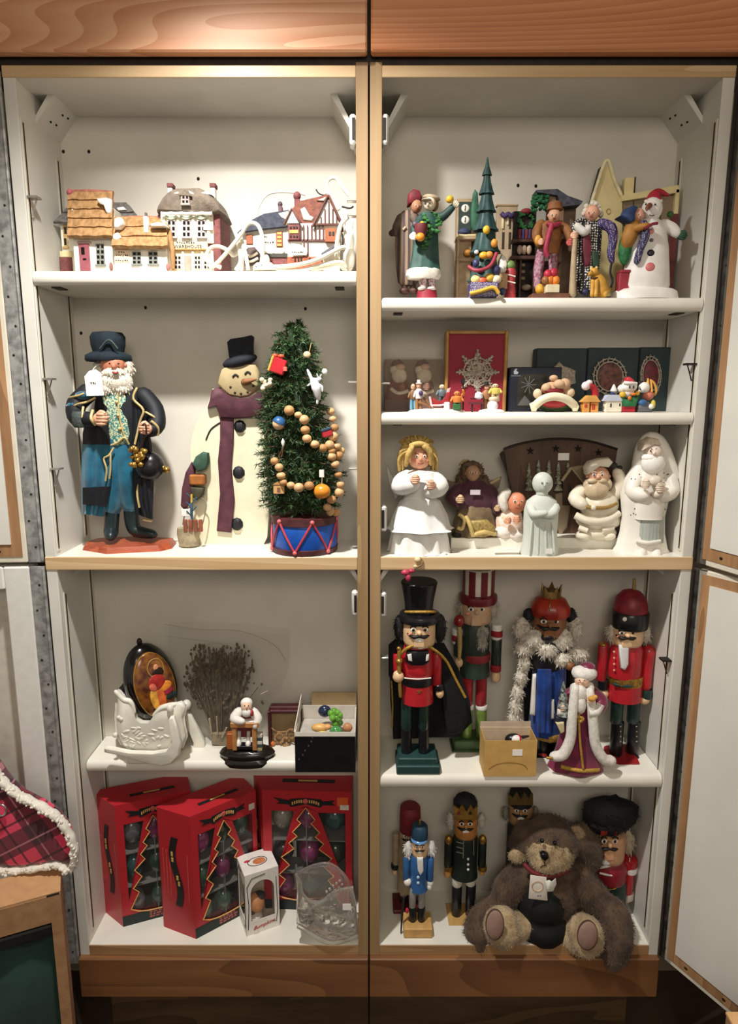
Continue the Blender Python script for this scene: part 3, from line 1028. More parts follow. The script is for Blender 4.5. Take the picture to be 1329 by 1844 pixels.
F = Fig('village_house', 'miniature brick warehouse with domed grey-brown roof, dormer and three bay windows', 'ornament', 345, 0.045, ZA, grpV)
bx(F, 'brick_wall', BRK, [(284, 386, 396, 'b', 0.004, 0.09)])
pl(F, 'roof', DSLATE, [(281, 384), (283, 376), (292, 360), (305, 347), (320, 341), (364, 340), (380, 348), (396, 364), (405, 385), (392, 390), (340, 387)], -0.008, 0.098, edge=0.3)
bx(F, 'front_wall', M('efead8', 0.55, var=0.05), [(290, 384, 384, 438, -0.001, 0.006)])
tb(F, 'snow_fringe', SNOW, [([(290 + i * 9.2, 384 + (i % 2), -0.009) for i in range(11)], 3.0)])
for i, x in enumerate((301, 328, 355)):
    w = window(F, x, 396, x + 15, 427, 2, 3, -0.003, M('b0a2a0', 0.6), PANE)
    tb(F, 'swag', M('b9c4a8', 0.7), [([(x - 3, 389, -0.004), (x + 7, 394, -0.005), (x + 18, 389, -0.004)], 2.4)])
for x in (297, 322, 349, 376):
    el(F, 'column', M('efe6c8', 0.5), [(x - 0.5, 412, 4.4, 23, 4, -0.001)])
sn = bx(F, 'sign_board', CREAM, [(292, 438, 374, 449, -0.003, 0.004), (290, 449, 374, 450, -0.005, 0.004)])
scrawl(F, 318, 434, 352, 439, -0.0036, 8, INK, sn)
letters('WAREHOUSE', 'lettering', INK, sn, F.l(338, 444, -0.0035), width=50 * F.k(440))
bx(F, 'ledge', M('9c7a44', 0.6), [(291, 448.5, 378, 451, -0.006, 0.004)])
bx(F, 'shop_front', CREAM, [(291, 451, 384, 'b', -0.001, 0.006)])
window(F, 314, 460, 326, 485, 2, 3, -0.001, M('c9bba6', 0.6), PANE, sill=False)
bx(F, 'door', M('b58e80', 0.6), [(332, 460, 344, 'b', -0.003, 0.002)])
window(F, 350, 460, 361, 485, 2, 3, -0.001, M('c9bba6', 0.6), PANE, sill=False)
window(F, 367, 460, 378, 485, 2, 3, -0.001, M('c9bba6', 0.6), PANE, sill=False)
bx(F, 'pilaster', SNOW, [(x, 452, x + 4, 'b', -0.004, 0.003) for x in (327, 345, 362, 380)])
dm = bx(F, 'dormer', M('a89a92', 0.7), [(325, 348, 341, 369, -0.012, 0.02)])
pr(F, 'dormer_roof', DSLATE, [(322, 351), (333, 341), (345, 353)], -0.014, 0.02, dm)
window(F, 327, 351, 340, 367, 2, 2, -0.012, M('a89a92', 0.7), PANE, parent=dm, name='dormer_window')
for pts in ([(311, 349), (322, 345), (324, 349), (318, 350)], [(338, 342), (350, 348), (350, 352), (342, 350)], [(360, 348), (374, 343), (384, 352), (366, 350)]):
    pl(F, 'snow_patch', SNOW, pts, -0.0085, 0.01)
for x in (306, 383):
    c = bx(F, 'chimney', SNOW, [(x - 4, 336, x + 4, 357, 0.02, 0.034)])
    bx(F, 'chimney_pot', BRK, [(x - 6, 329, x + 5, 337, 0.018, 0.036)], c)
bx(F, 'shiny_sticker', M('fbfbfb', 0.2, var=0), [(366, 404, 382, 414, -0.0065, -0.006)], label='white price sticker')

def rotfig(F, deg):
    F.root.rotation_euler = (0, 0, math.radians(deg))

F = Fig('village_house', 'miniature grey shop with navy slate roof behind the white cord loop', 'ornament', 475, 0.05, ZA, grpV)
GW = M('cfcac0', 0.6, var=0.08, scale=90)
pr(F, 'wall', GW, [(432, 417), (512, 405), (518, 405), (518, 489), (432, 489)], 0.0, 0.06)
pr(F, 'roof', NSLATE, [(427, 419), (455, 395), (475, 385), (512, 379), (520, 378), (520, 407), (470, 412)], -0.008, 0.05)
bx(F, 'gutter', M('dedad0', 0.6), [(431, 417, 440, 420, -0.01, 0.0)])
pl(F, 'snow_patch', M('d9d2c2', 0.6), [(500, 384), (520, 379), (522, 390), (514, 396), (506, 392)], -0.0095, 0.0)
c = bx(F, 'chimney', M('6b4f56', 0.7), [(501, 370, 508, 382, 0.01, 0.024)])
el(F, 'chimney_pot', M('57424a', 0.7), [(504.5, 368, 4.5, 5.5, 5, 0.017)], c)
ww = bx(F, 'window', M('8c4a2c', 0.6), [(443, 422, 455, 440, -0.002, 0.001)])
ww = bx(F, 'window', M('8c4a2c', 0.6), [(497, 416, 509, 445, -0.002, 0.001)])
bx(F, 'window_panes', M('d79a4e', 0.5), [(499, 418 + 7 * i, 507, 422 + 7 * i, -0.0026, 0) for i in range(4)], ww, bev=0)
scrawl(F, 473, 423, 482, 429, -0.0006, 3, INK, F.root); scrawl(F, 473, 434, 494, 438, -0.0006, 5, INK, F.root)
tb(F, 'snow_swag', M('e3dcc8', 0.6), [([(477, 453, -.004), (485, 460, -.005), (493, 454, -.004), (502, 460, -.005), (512, 452, -.004)], 2.6)])
bx(F, 'shop_front', BRK, [(478, 463, 517, 489, -0.006, 0.001)])
bx(F, 'awning', M('3d3a32', 0.7), [(476, 456, 518, 464, -0.008, 0.001)])
pl(F, 'bay_window', M('4a3b38', 0.7), [(438, 455), (446, 445), (458, 444), (467, 455), (466, 478), (440, 478)], -0.008, 0.004)
tb(F, 'wreath_swag', M('d5cdbb', 0.6), [([(440, 456, -.009), (450, 462, -.0095), (464, 455, -.009)], 2.6), ([(440, 466, -.009), (451, 471, -.0095), (465, 465, -.009)], 2.4)])

F = Fig('village_house', 'half-timbered miniature house with brown roofs, next to the cord bundle', 'ornament', 562, 0.035, ZA, grpV)
TIM = M('5f3a34', 0.7, var=0.2)
BROOF = M('84503f', 0.8, c2='6b3f36', scale=120, bump=0.5)
CRW = M('e0d7c8', 0.6, var=0.06, scale=90)
pr(F, 'wall', CRW, [(518, 402), (612, 402), (612, 489), (518, 489)], 0.0, 0.07)
pr(F, 'gable', CRW, [(566, 406), (591, 358), (613, 404)], -0.004, 0.06)
pr(F, 'roof_slope', BROOF, [(524, 378), (540, 362), (592, 350), (572, 402), (545, 402)], 0.001, 0.06)
pr(F, 'small_gable', CRW, [(513, 402), (525, 377), (539, 402)], -0.008, 0.03)
tb(F, 'barge_board', TIM, [([(511, 405, -.009), (525, 376, -.009), (541, 402, -.009)], 2.2), ([(563, 408, -.006), (591, 352, -.006), (615, 402, -.006)], 2.6)], sub=1)
pr(F, 'roof_slope', BROOF, [(589, 352), (594, 350), (617, 402), (612, 405)], -0.004, 0.055)
pl(F, 'snow_patch', M('d5cabb', 0.6), [(541, 376), (548, 372), (558, 388), (566, 392), (562, 398), (546, 396)], -0.002, 0.004)
pl(F, 'snow_patch', M('ddd2c2', 0.6), [(570, 361), (588, 354), (584, 362)], -0.002, 0.004)
c = bx(F, 'chimney', BRK, [(530, 358, 540, 380, 0.006, 0.022)])
el(F, 'chimney_cap', BRK, [(535, 353, 7, 8, 7, 0.014)], c)
# timbers
g = G()
for x in (577, 584, 591, 598, 605):
    F.box(g, x, 362 + abs(x - 591) * 2.0, x + 2, 402, -0.006, -0.003)
for x in (546, 553, 560, 567, 574, 581):
    F.box(g, x, 405, x + 1.8, 478 if x < 560 else 432, -0.003, 0.001)
F.box(g, 564, 402, 612, 405, -0.0065, -0.003); F.box(g, 518, 431, 612, 434, -0.003, 0.001)
F.mk(g, 'timber', TIM, smooth=False, kind='stuff')
bx(F, 'jetty', BRK, [(519, 404, 540, 432, -0.008, 0.001)])
bx(F, 'window_panes', M('dba052', 0.5), [(521, 414, 537, 420, -0.0092, -0.008)], bev=0)
bx(F, 'window_panes', PANE, [(x, y, x + 3, y + 3, -0.0092, -0.008) for x in (522, 528, 533) for y in (408, 424)], bev=0)
pr(F, 'shop_sign', M('f0ece0', 0.6), [(524, 438), (540, 440), (552, 449), (552, 459), (524, 460)], -0.01, -0.006)
scrawl(F, 526, 452, 548, 456, -0.0102, 6, INK, F.root)
bx(F, 'brick_base', M('a65a40', 0.8, var=0.25, scale=200), [(517, 462, 580, 489, -0.006, 0.001)])
bx(F, 'window_panes', PANE, [(x, 464, x + 3, 471, -0.0068, -0.006) for x in (530, 536, 541, 556)], bev=0)
bx(F, 'bay_window', M('9a5736', 0.6, var=0.15), [(585, 411, 606, 436, -0.008, 0.001)])
bx(F, 'window_panes', PANE, [(592, 417, 596, 424, -0.0088, -0.008), (598, 417, 602, 424, -0.0088, -0.008)], bev=0)
pl(F, 'side_roof', M('58565c', 0.8), [(578, 456), (604, 438), (608, 446), (580, 462)], -0.012, 0.0)
tb(F, 'weather_vane', BLACK, [([(569, 341), (575, 349), (588, 353)], 1.2)], dy=0.01)
for xx in (590,):
    el(F, 'shelf_end_knob', M('d7d3cc', 0.4), [(585, 349, 4, 3.5, 4, 0.008)], label='white bulb clip')

# ---- cords
CORD = M('e9e3cf', 0.4, var=0.04)
F = Fig('lamp_cord', 'coiled cream electrical cord with a plug in front of the small shops', 'cord', 480, 0.012, ZA)
R_ = 3.6
tb(F, 'cord', CORD, [
    ([(372, 470), (372, 458, .004), (380, 446, .004), (395, 444, .004), (412, 452, .004), (420, 460, .01), (432, 452, .012)], R_),
    ([(398, 482), (382, 474), (374, 464), (384, 480), (430, 428, -.004), (445, 405, -.006), (458, 402, -.006), (468, 412, -.006), (474, 440, -.004), (470, 484, 0)], R_),
    ([(425, 487, .004), (434, 470, .006), (430, 440, .008), (434, 420, .01)], 4.2),
    ([(447, 486, .002), (441, 452, .004), (432, 425, .008)], 3.6),
    ([(485, 481, 0), (530, 478, -.004), (570, 468, -.006), (612, 447, -.008), (622, 446, -.006)], R_ + .3),
    ([(484, 486, .002), (540, 487, 0), (575, 478, 0), (612, 472, 0), (622, 480, .01)], R_),
    ([(622, 487, .02), (614, 478, .008), (606, 460, .004), (608, 430, .0), (614, 405, 0), (626, 392, .01)], R_ + .4),
    ([(610, 378, .02), (594, 350, .03), (589, 330, .035), (596, 321, .035), (606, 322, .035), (616, 336, .03), (628, 352, .03)], 3.4),
    ([(462, 392, .05), (466, 372, .055), (480, 352, .06), (500, 346, .06), (530, 347, .065), (550, 351, .07)], 2.0),
    ([(620, 470, .01), (590, 481, .006), (560, 487, .004)], 3.2)])
p = pl(F, 'plug', M('e4dcc8', 0.45), [(455, 478), (462, 472), (488, 472), (494, 477), (498, 486), (455, 488)], -0.008, 0.008, edge=0.4)
el(F, 'plug_grip', M('e4dcc8', 0.45), [(480, 470, 6, 12, 5, -0.002)], p)
for (x, y) in ((461, 480), (471, 477)):
    el(F, 'plug_hole', INK, [(x, y, 1, 1.2, 1, -0.008)], p)
F = Fig('cord_switch_bundle', 'white bulb socket cord bundle against the seam stile on the top left shelf', 'cord', 627, 0.05, ZA)
el(F, 'bulb_socket', M('f3f1ea', 0.35, var=0.03), [(628, 432, 10, 28, 10, 0), (629, 402, 8, 20, 8, 0.004), (624, 385, 6, 9, 6, 0.002)])
tb(F, 'cord', CORD, [([(618, 396), (628, 392), (636, 398)], 1.6)])
el(F, 'base', M('d7d2c6', 0.4, var=0.05), [(628, 466, 11, 24, 11, 0)])
tb(F, 'wire_clip', DARKM, [([(616, 372), (630, 375, -.004), (636, 372)], 1.6), ([(616, 420, -.012), (618, 438, -.012), (616, 446, -.01)], 1.6)])
# ================================================================= left, second compartment
TEAL = M('156a86', 0.28, c2='0e4c66', scale=35, sheen=0.5, bump=0.1)
NAVY = M('0f1119', 0.65, var=0.2)
HATT = M('10202a', 0.85, var=0.25, scale=90, bump=0.2)
GTRIM = M('d9c287', 0.4, 0.3, var=0.15)
BEARD = M('e6dfd0', 0.85, c2='cfc6b4', scale=160, bump=0.6)
F = Fig('santa_figurine', 'tall bearded santa figurine in teal coat and dark hat on a red-brown wooden base', 'figurine', 228, 0.075, ZM1)
bt = 0.012
k = F.k(960)
g = G()
plan = [(-78, .004), (-72, -.02), (-18, -.052), (70, -.03), (84, -.006), (80, .04), (0, .06), (-70, .04)]
for ins, z0, z1 in ((0, 0, bt * .55), (4, bt * .55, bt)):
    a = [(x * k * (1 - ins / 90), y * (1 - ins / 90)) for x, y in plan]
    n = len(a)
    g.add([(x, y, z0) for x, y in a] + [(x * .97, y * .97, z1) for x, y in a], [tuple(range(n - 1, -1, -1)), tuple(range(n, 2 * n))] + [(i, (i + 1) % n, (i + 1) % n + n, i + n) for i in range(n)])
F.mk(g, 'wooden_base', wood('8c3a26', 'b55a3a', 0.3, 20, 4, (0.3, 1, 1), coat=0.3, name='stained_base'), smooth=False)
BOOT = M('1c2a2c', 0.35, var=0.2)
for pts, rad in (([(203, 915, .0), (201, 945, .0), (200, 958, -.004), (199, 966, -.022)], [13, 12.5, 13, 9]), ([(236, 912, .01), (238, 940, .01), (246, 956, .008), (276, 962, .002)], [14, 13, 12, 8])):
    tb(F, 'boot', BOOT, [(pts, rad)], dy=0.0, seg=12)
tb(F, 'trousers', TEAL, [([(214, 780, 0), (206, 850, -.004), (204, 905, 0), (203, 922, 0)], [26, 25, 18, 13]), ([(222, 780, 0), (230, 850, .0), (236, 905, .01), (236, 920, .01)], [26, 25, 19, 14])], seg=14)
lt(F, 'torso', NAVY, 214, [(14, 690), (40, 704), (46, 735), (40, 790), (34, 815)], 0.0, sy=0.62, seg=20)
VEST = pattern('noise', '2f7d7e', 'cfd0a8', 330, 0.5, 0.5, name='brocade_vest')
v = lt(F, 'vest', VEST, 214, [(18, 700), (25, 716), (26, 745), (25, 780), (20, 800)], -0.017, sy=0.5, seg=18)
for y in (724, 748, 772):
    el(F, 'button', GTRIM, [(213 + (y - 748) * .1, y, 3.4, 3.4, 3, -0.032)], v)
tb(F, 'vest_trim', GTRIM, [([(212, 708, -.031), (215, 750, -.032), (224, 786, -.03)], 1.7), ([(200, 802, -.028), (212, 797, -.031), (224, 788, -.031), (232, 800, -.026)], 2)], v)
# coat skirts as thick cloth
def cloth(F, name, mat, left, right, d, n=10, wav=0.004, waves=3.0, th=0.003, parent=None, bow=0.0, **kw):
    rows = []
    for i in range(len(left)):
        a, b = left[i], right[i]
        f = i / max(1, len(left) - 1)
        row = []
        for j in range(n + 1):
            u = j / n
            x = a[0] * (1 - u) + b[0] * u; y = a[1] * (1 - u) + b[1] * u
            dd = d + (a[2] if len(a) > 2 else 0) * (1 - u) + (b[2] if len(b) > 2 else 0) * u - bow * math.sin(PI * u) + wav * (0.3 + f) * math.sin(u * waves * 2 * PI + i * .3)
            row.append(F.l(x, y, dd))
        rows.append(row)
    g = G(); g.sheet(rows, th)
    return F.mk(g, name, mat, parent, auto=60, **kw)
cloth(F, 'coat_skirt', TEAL, [(152, 775), (148, 820), (147, 880), (148, 925, .01)], [(200, 775), (202, 820), (200, 880), (186, 930, .01)], -0.022, bow=0.012, label='teal satin left half of the coat')
cloth(F, 'coat_band', NAVY, [(150, 878), (150, 908)], [(199, 876), (190, 912)], -0.027, bow=0.012, wav=.002)
cloth(F, 'coat_yoke', NAVY, [(158, 745), (150, 780), (150, 800)], [(196, 745), (198, 780), (200, 800)], -0.026, bow=0.012, wav=.001)
cloth(F, 'coat_skirt', NAVY, [(236, 720), (238, 800), (240, 880), (244, 925)], [(262, 740), (272, 800), (276, 870), (273, 935)], -0.02, bow=0.01, label='black right half of the coat')
tb(F, 'coat_trim', GTRIM, [([(247, 698, -.03), (240, 718, -.034), (258, 738, -.034), (252, 760, -.034), (243, 800, -.034)], 2.2), ([(254, 862, -.032), (247, 885, -.034), (251, 914, -.034)], 2), ([(254, 882, -.033), (266, 898, -.033), (268, 916, -.033), (273, 918, -.03)], 2), ([(258, 936, -.026), (273, 938, -.026)], 2)])
tb(F, 'cord_belt', GTRIM, [([(205, 806, -.036), (196, 820, -.038), (187, 826, -.038), (192, 845, -.038), (190, 866, -.036)], 1.8), ([(199, 816, -.038), (199, 845, -.038), (197, 862, -.036)], 1.8)])
# sleeves
SL = NAVY
for pts, rad, nm in (([(160, 706, .0), (138, 728, -.01), (140, 752, -.03), (168, 756, -.045)], [17, 17, 16, 13], 0), ([(258, 712, .0), (278, 738, -.008), (282, 766, -.025), (268, 776, -.04)], [16, 17, 15, 12], 1)):
    a = tb(F, 'sleeve', SL, [(pts, rad)], seg=14)
    if nm == 0:
        el(F, 'teal_patch', TEAL, [(133, 732, 13, 10, 12, -.020), (150, 712, 14, 8, 12, -.016)], a)
        tb(F, 'sleeve_trim', GTRIM, [([(126, 716, -.02), (142, 712, -.028), (152, 708, -.026)], 2), ([(124, 736, -.022), (140, 728, -.034), (156, 724, -.036), (172, 716, -.03)], 2), ([(150, 733, -.04), (148, 750, -.052), (152, 768, -.045)], 2.2), ([(167, 739, -.05), (164, 754, -.063), (172, 765, -.056)], 2.6)], a)
        lt(F, 'cuff', M('4a5450', 0.7, var=0.3, scale=200), 160, [(11, 740), (13, 745), (13, 763), (10, 768)], -0.042, a)
    else:
        tb(F, 'sleeve_trim', GTRIM, [([(262, 742, -.03), (276, 750, -.034), (290, 762, -.02)], 2), ([(272, 758, -.046), (284, 770, -.04), (284, 784, -.036)], 2.6)], a)
hand(F, 181, 755, 14, -0.058, SKIN, side=1)
hand(F, 262, 772, 12, -0.056, SKIN, side=-1)
# head
h = head(F, 204, 657, 22, 22, 20, -0.012, M('bf7a5e', 0.5, var=0.12, scale=150), mouth=None, big=0.11, turn=0.06, nose=0.36, whites=False)
g = G(); R = random.Random(3)
for it in ((208, 688, 30, 22, 20, -.016), (196, 700, 16, 12, 14, -.020), (220, 700, 16, 12, 14, -.018), (184, 668, 16, 20, 18, .0), (228, 664, 12, 18, 16, .002), (205, 672, 20, 10, 14, -.024)):
    F.ell(g, *it, seg=18, rings=12, lump=0.12, lf=160)
    kk = F.k(680)
    tufts(g, F.l(it[0], it[1], it[5]), (it[2] * kk, it[4] * kk, it[3] * kk), 150, 6 * kk, 2.2 * kk, R, 0.9, frm=0.95)
F.mk(g, 'beard', BEARD, auto=30)
tb(F, 'mouth', M('9d4a44', 0.5, var=0), [([(203, 670, -.040), (208, 672, -.041), (213, 670, -.040)], 2)])
ht = lt(F, 'hat', HATT, 193, [(10, 597), (26, 599), (31, 607), (30, 622), (27, 634)], 0.0, sy=0.85, seg=22)
g = G()
F.lathe(g, 194, [(28, 634), (40, 640), (41, 648), (39, 651), (32, 648), (27, 640)], 0.0, sy=0.85, seg=24, wav=0.06, wn=3)
F.mk(g, 'hat_brim', HATT, ht, auto=70)
tb(F, 'hat_braid', M('3f4a45', 0.6), [([(180, 628, -.03), (196, 612, -.031), (212, 628, -.028)], 1.6)], ht)
# things hung from the belt hand
el(F, 'pouch', M('1e1c20', 0.28, var=0.2), [(270, 840, 25, 27, 22, -0.03)])
tb(F, 'strap', M('4a2a22', 0.5), [([(256, 766, -.074), (262, 764, -.075), (264, 784, -.07)], 1.6), ([(262, 785, -.06), (252, 806, -.05)], 1.2)])
g = G(); R = random.Random(8)
for i in range(22):
    F.ell(g, 248 + R.uniform(-13, 13), 822 + R.uniform(-16, 16), R.uniform(4, 6), R.uniform(4, 6), 5, -0.05 + R.uniform(-.008, .006), seg=8, rings=6)
F.mk(g, 'gold_berry_cluster', GOLD, kind='stuff')
el(F, 'gold_bell', GOLD, [(299, 846, 7, 6, 6, -0.022), (294, 842, 4, 4, 4, -.03)])
cloth(F, 'tassel_cloth', NAVY, [(246, 862), (248, 900), (258, 930)], [(272, 862), (274, 900), (274, 934)], -0.03, bow=0.01)
# paper tag on a string
F2 = F
g = G(); F.prism(g, [(152, 678), (160, 668), (172, 665), (182, 672), (187, 712), (156, 713)], -0.048, -0.047)
tg = F.mk(g, 'paper_tag', M('f6f4ee', 0.5, var=0.02), smooth=False, label='white paper price tag')
scrawl(F, 163, 686, 174, 694, -0.0481, 3, INK, tg, name='handwriting')
tb(F, 'tag_string', WHITE, [([(166, 668, -.048), (172, 660, -.03), (182, 655, -.02)], 0.6)], tg)

# ---------------------------------------------------------------- wooden snowman
CRE = M('e9e2c4', 0.5, var=0.06, scale=20, bump=0.05)
TANF = M('b9a67c', 0.55, var=0.12, scale=25)
PLUM = M('5f3540', 0.7, c2='4b2833', scale=50, bump=0.2)
F = Fig('wooden_snowman', 'flat wooden snowman with black hat and plum scarf behind the drum tree', 'figurine', 412, 0.118, ZM1)
F.Y = 0.118
body = pr(F, 'body', CRE, [(383, 700), (372, 735), (358, 752), (347, 780), (343, 806), (345, 900), (350, 968), (358, 984), (364, 986), (462, 988), (474, 982), (481, 968), (484, 930), (480, 860), (472, 740), (460, 700)], -0.012, 0.012)
tb(F, 'arm_groove', INK, [([(398, 760, -.0125), (380, 773, -.0125), (371, 792, -.0125)], 1.4)], body)
pl(F, 'head', TANF, [(398, 665), (412, 655), (440, 652), (460, 656), (467, 672), (468, 690), (462, 704), (448, 714), (432, 716), (412, 712), (400, 702), (390, 690)], -0.022, 0.004, edge=0.25)
hh = pl(F, 'hat', M('1d212b', 0.8, var=0.25, scale=60, bump=0.3), [(408, 616), (414, 610), (440, 606), (452, 603), (456, 606), (455, 624), (456, 640), (412, 645), (410, 632)], -0.024, 0.0, edge=0.25)
g = G(); F.ell(g, 432, 650, 32, 11.5, 14, -0.016, rot=Matrix.Rotation(math.radians(-13), 3, 'Y') if False else Matrix.Rotation(math.radians(-14), 3, 'Y'), seg=24, rings=10)
F.mk(g, 'hat_brim', M('1d212b', 0.8, var=0.25, scale=60, bump=0.3), hh)
for x, y in ((424, 677), (446, 672)):
    tb(F, 'eye', INK, [([(x - 5, y + 2, -.0225), (x, y - 2.5, -.0225), (x + 5, y + 1, -.0225)], 1.8)])
g = G(); F.limb(g, [(440, 688, -.022), (448, 686, -.03), (461, 683, -.034)], [6.5, 5, 1.5], 0, 10); F.mk(g, 'carrot_nose', M('8d5f3c', 0.7, var=0.25, scale=60))
for x, y in ((415, 697), (423, 707), (434, 709), (446, 706), (456, 695)):
    el(F, 'mouth_dot', INK, [(x, y, 2.3, 2.3, 2, -.022)])
sc_ = pl(F, 'scarf', PLUM, [(376, 722), (380, 702), (392, 697), (404, 708), (425, 717), (450, 716), (470, 706), (478, 722), (470, 752), (420, 754), (396, 752), (388, 730), (372, 735)], -0.026, 0.006, edge=0.2)
pl(F, 'scarf_tail', PLUM, [(396, 750), (420, 752), (420, 790), (416, 840), (422, 900), (418, 940), (416, 960), (390, 957), (396, 890), (392, 830), (396, 790)], -0.02, -0.011, sc_, edge=0.1)
for x, y in ((432, 768), (430, 851), (427, 944)):
    b = el(F, 'button', M('1e1d22', 0.6, var=0.3, scale=80), [(x, y, 11, 12, 8, -0.013)], seg=6, rings=5)
    el(F, 'button_backing', CRE, [(x + 2, y + 8, 9, 8, 3, -0.0115)], b)
pl(F, 'sleeve', PLUM, [(344, 832), (334, 850), (327, 880), (325, 912), (330, 918), (342, 915), (348, 880), (350, 845)], -0.03, -0.012, edge=0.3)
pl(F, 'mitten', M('3b5a49', 0.75, var=0.2, scale=60), [(346, 835), (352, 822), (364, 814), (374, 816), (375, 834), (370, 846), (355, 850)], -0.036, -0.014, edge=0.35)
bx(F, 'mitten_cuff', M('a5642c', 0.7, var=0.15), [(340, 855, 368, 874, -0.035, -0.014)], bev=0.003)
pl(F, 'mitten_thumb', M('4d4a35', 0.7, var=0.2), [(342, 876), (368, 878), (366, 892), (354, 902), (345, 892)], -0.034, -0.016)
bk_ = lt(F, 'bucket', M('a99a7c', 0.7, var=0.2, scale=70, bump=0.3), 347, [(19, 944), (20, 955), (17, 975), (10, 'b')], -0.034, sy=0.7)
bx(F, 'bucket_slats', M('8a4d34', 0.7, var=0.2), [(330 + 9 * i, 936, 337 + 9 * i, 958, -0.051, -0.045) for i in range(4)], bk_)
tb(F, 'bucket_handle', M('8d8674', 0.5), [([(329, 945, -.034), (334, 925, -.034), (352, 895, -.03), (371, 905, -.03), (368, 930, -.034), (364, 946, -.034)], 1.1)], bk_)
tb(F, 'twig', M('3f6177', 0.6, var=0.3), [([(346, 940, -.036), (344, 905, -.038)], 2.2)] + [([(345, 930 - 8 * i, -.037), (345 + (9 if i % 2 else -9), 920 - 8 * i, -.042)], 1.2) for i in range(5)])
tb(F, 'yellow_taper', M('d9b34a', 0.5), [([(345, 905, -.038), (345, 890, -.038)], 2.0)])
bx(F, 'ribbon_strip', WHITE, [(326, 917, 342, 930, -0.04, -0.036)])

# ---------------------------------------------------------------- artificial tree in a drum
F = Fig('drum_tree', 'small artificial christmas tree planted in a blue toy drum', 'tree', 549, 0.062, ZM1)
DRB = M('1c55b4', 0.35, var=0.1); DRR = M('4f2626', 0.5, var=0.2); DRED = M('c0404a', 0.4, var=0.1)
d = lt(F, 'drum', DRB, 549, [(56, 936), (57, 939), (57, 980), (56, 982)], 0.0, seg=36)
lt(F, 'top_rim', DRR, 549, [(52, 925), (59, 926), (59.5, 938), (57, 939), (52, 939)], 0.0, d, seg=36)
lt(F, 'bottom_rim', DRR, 549, [(57, 979), (59, 980), (58.5, 988), (50, 990)], 0.0, d, seg=36)
lt(F, 'foot', M('5a1f2c', 0.4, var=0.2), 549, [(34, 988), (35, 'b')], 0.0, d, seg=30)
R0 = 59 * F.k(950)
zt, zb = F.l(549, 931).z, F.l(549, 983).z
n = 6
for i in range(n):
    a0 = -PI / 2 - 0.72 + i * 2 * PI / n
    g = G()
    for s in (-1, 1):
        a1 = a0 + s * PI / n
        g.tube([(R0 * math.cos(a0 + (a1 - a0) * t), R0 * math.sin(a0 + (a1 - a0) * t), zt + (zb - zt) * t) for t in (0, .25, .5, .75, 1)], 0.0021, 7)
    F.mk(g, 'drum_cord', DRED, d)
    g = G()
    g.ell((R0 * math.cos(a0), R0 * math.sin(a0), zt), 0.0045, 10, 7); a1 = a0 + PI / n
    g.ell((R0 * math.cos(a1), R0 * math.sin(a1), zb), 0.0045, 10, 7)
    F.mk(g, 'drum_peg', M('d2686c', 0.35, var=0), d)
NEED = M('48683c', 0.55, c2='26442a', scale=55, var=0.3)
R = random.Random(21)
rowsT = [(588, 535, 8), (605, 528, 36), (628, 528, 44), (655, 533, 54), (690, 528, 66), (720, 526, 70), (750, 528, 70), (780, 534, 78), (810, 538, 80), (840, 540, 84), (870, 544, 82), (895, 546, 80), (915, 548, 66)]
g = G(); gb = G()
kk = F.k(780)
def needle(p, d, L):
    sd = d.cross(Vector((R.uniform(-1, 1), R.uniform(-1, 1), R.uniform(-1, 1))))
    if sd.length < 1e-6: return
    sd = sd.normalized() * 0.0010
    g.add([p - sd, p + sd, p + d * L], [(0, 1, 2)])
core = G()
core.lathe(F.l(540, 600) * 0 + Vector((F.l(538, 780).x, 0.0, 0)), [(hw * kk * .55, F.l(540, y).z) for y, cx, hw in rowsT], 16, sy=0.62)
for i in range(len(rowsT) - 1):
    y0, c0, h0 = rowsT[i]; y1, c1, h1 = rowsT[i + 1]
    for _ in range(int(12 + h0 * .9)):
        t = R.random(); y = y0 + (y1 - y0) * t; cx = c0 + (c1 - c0) * t; hw = h0 + (h1 - h0) * t
        a = R.uniform(-PI * 1.05, PI * .05)
        L = R.uniform(0.55, 1.02)
        base = F.l(cx, y - R.uniform(0, 12)); base = Vector((base.x, 0, base.z))
        tip = base + Vector((math.cos(a) * hw * kk * L, math.sin(a) * hw * kk * L * 0.72, -R.uniform(-0.006, 0.016)))
        st = base.lerp(tip, 0.35)
        gb.tube([st, st.lerp(tip, .6) + Vector((0, 0, .003)), tip], [0.0015, 0.0012, 0.0006], 4)
        dd = (tip - st).normalized()
        for q in range(46):
            u = R.random()
            p = st.lerp(tip, u)
            e = (dd * R.uniform(0.3, 0.9) + Vector((R.uniform(-1, 1), R.uniform(-1, 1), R.uniform(-1, 1)))).normalized()
            needle(p, e, R.uniform(0.007, 0.013))
F.mk(core, 'trunk_core', M('26331f', 0.9, var=0.2))
F.mk(gb, 'branches', M('4a3a26', 0.8, var=0.2), kind='stuff')
F.mk(g, 'needles', NEED, smooth=False, kind='stuff')
bx(F, 'stem_board', M('3a2a1e', 0.7), [(530, 905, 566, 930, -0.004, 0.01)])
TF = F
def surf(px, py):
    """depth of the tree's front surface at a pixel"""
    for i in range(len(rowsT) - 1):
        if rowsT[i][0] <= py <= rowsT[i + 1][0]:
            t = (py - rowsT[i][0]) / (rowsT[i + 1][0] - rowsT[i][0])
            c = rowsT[i][1] * (1 - t) + rowsT[i + 1][1] * t; h = rowsT[i][2] * (1 - t) + rowsT[i + 1][2] * t
            u = min(.98, abs(px - c) / h)
            return -h * kk * 0.72 * math.sqrt(1 - u * u) - 0.004
    return -0.02
def Z(zx, zy):
    return 310 + zx / 3.797, 580 + zy / 3.797
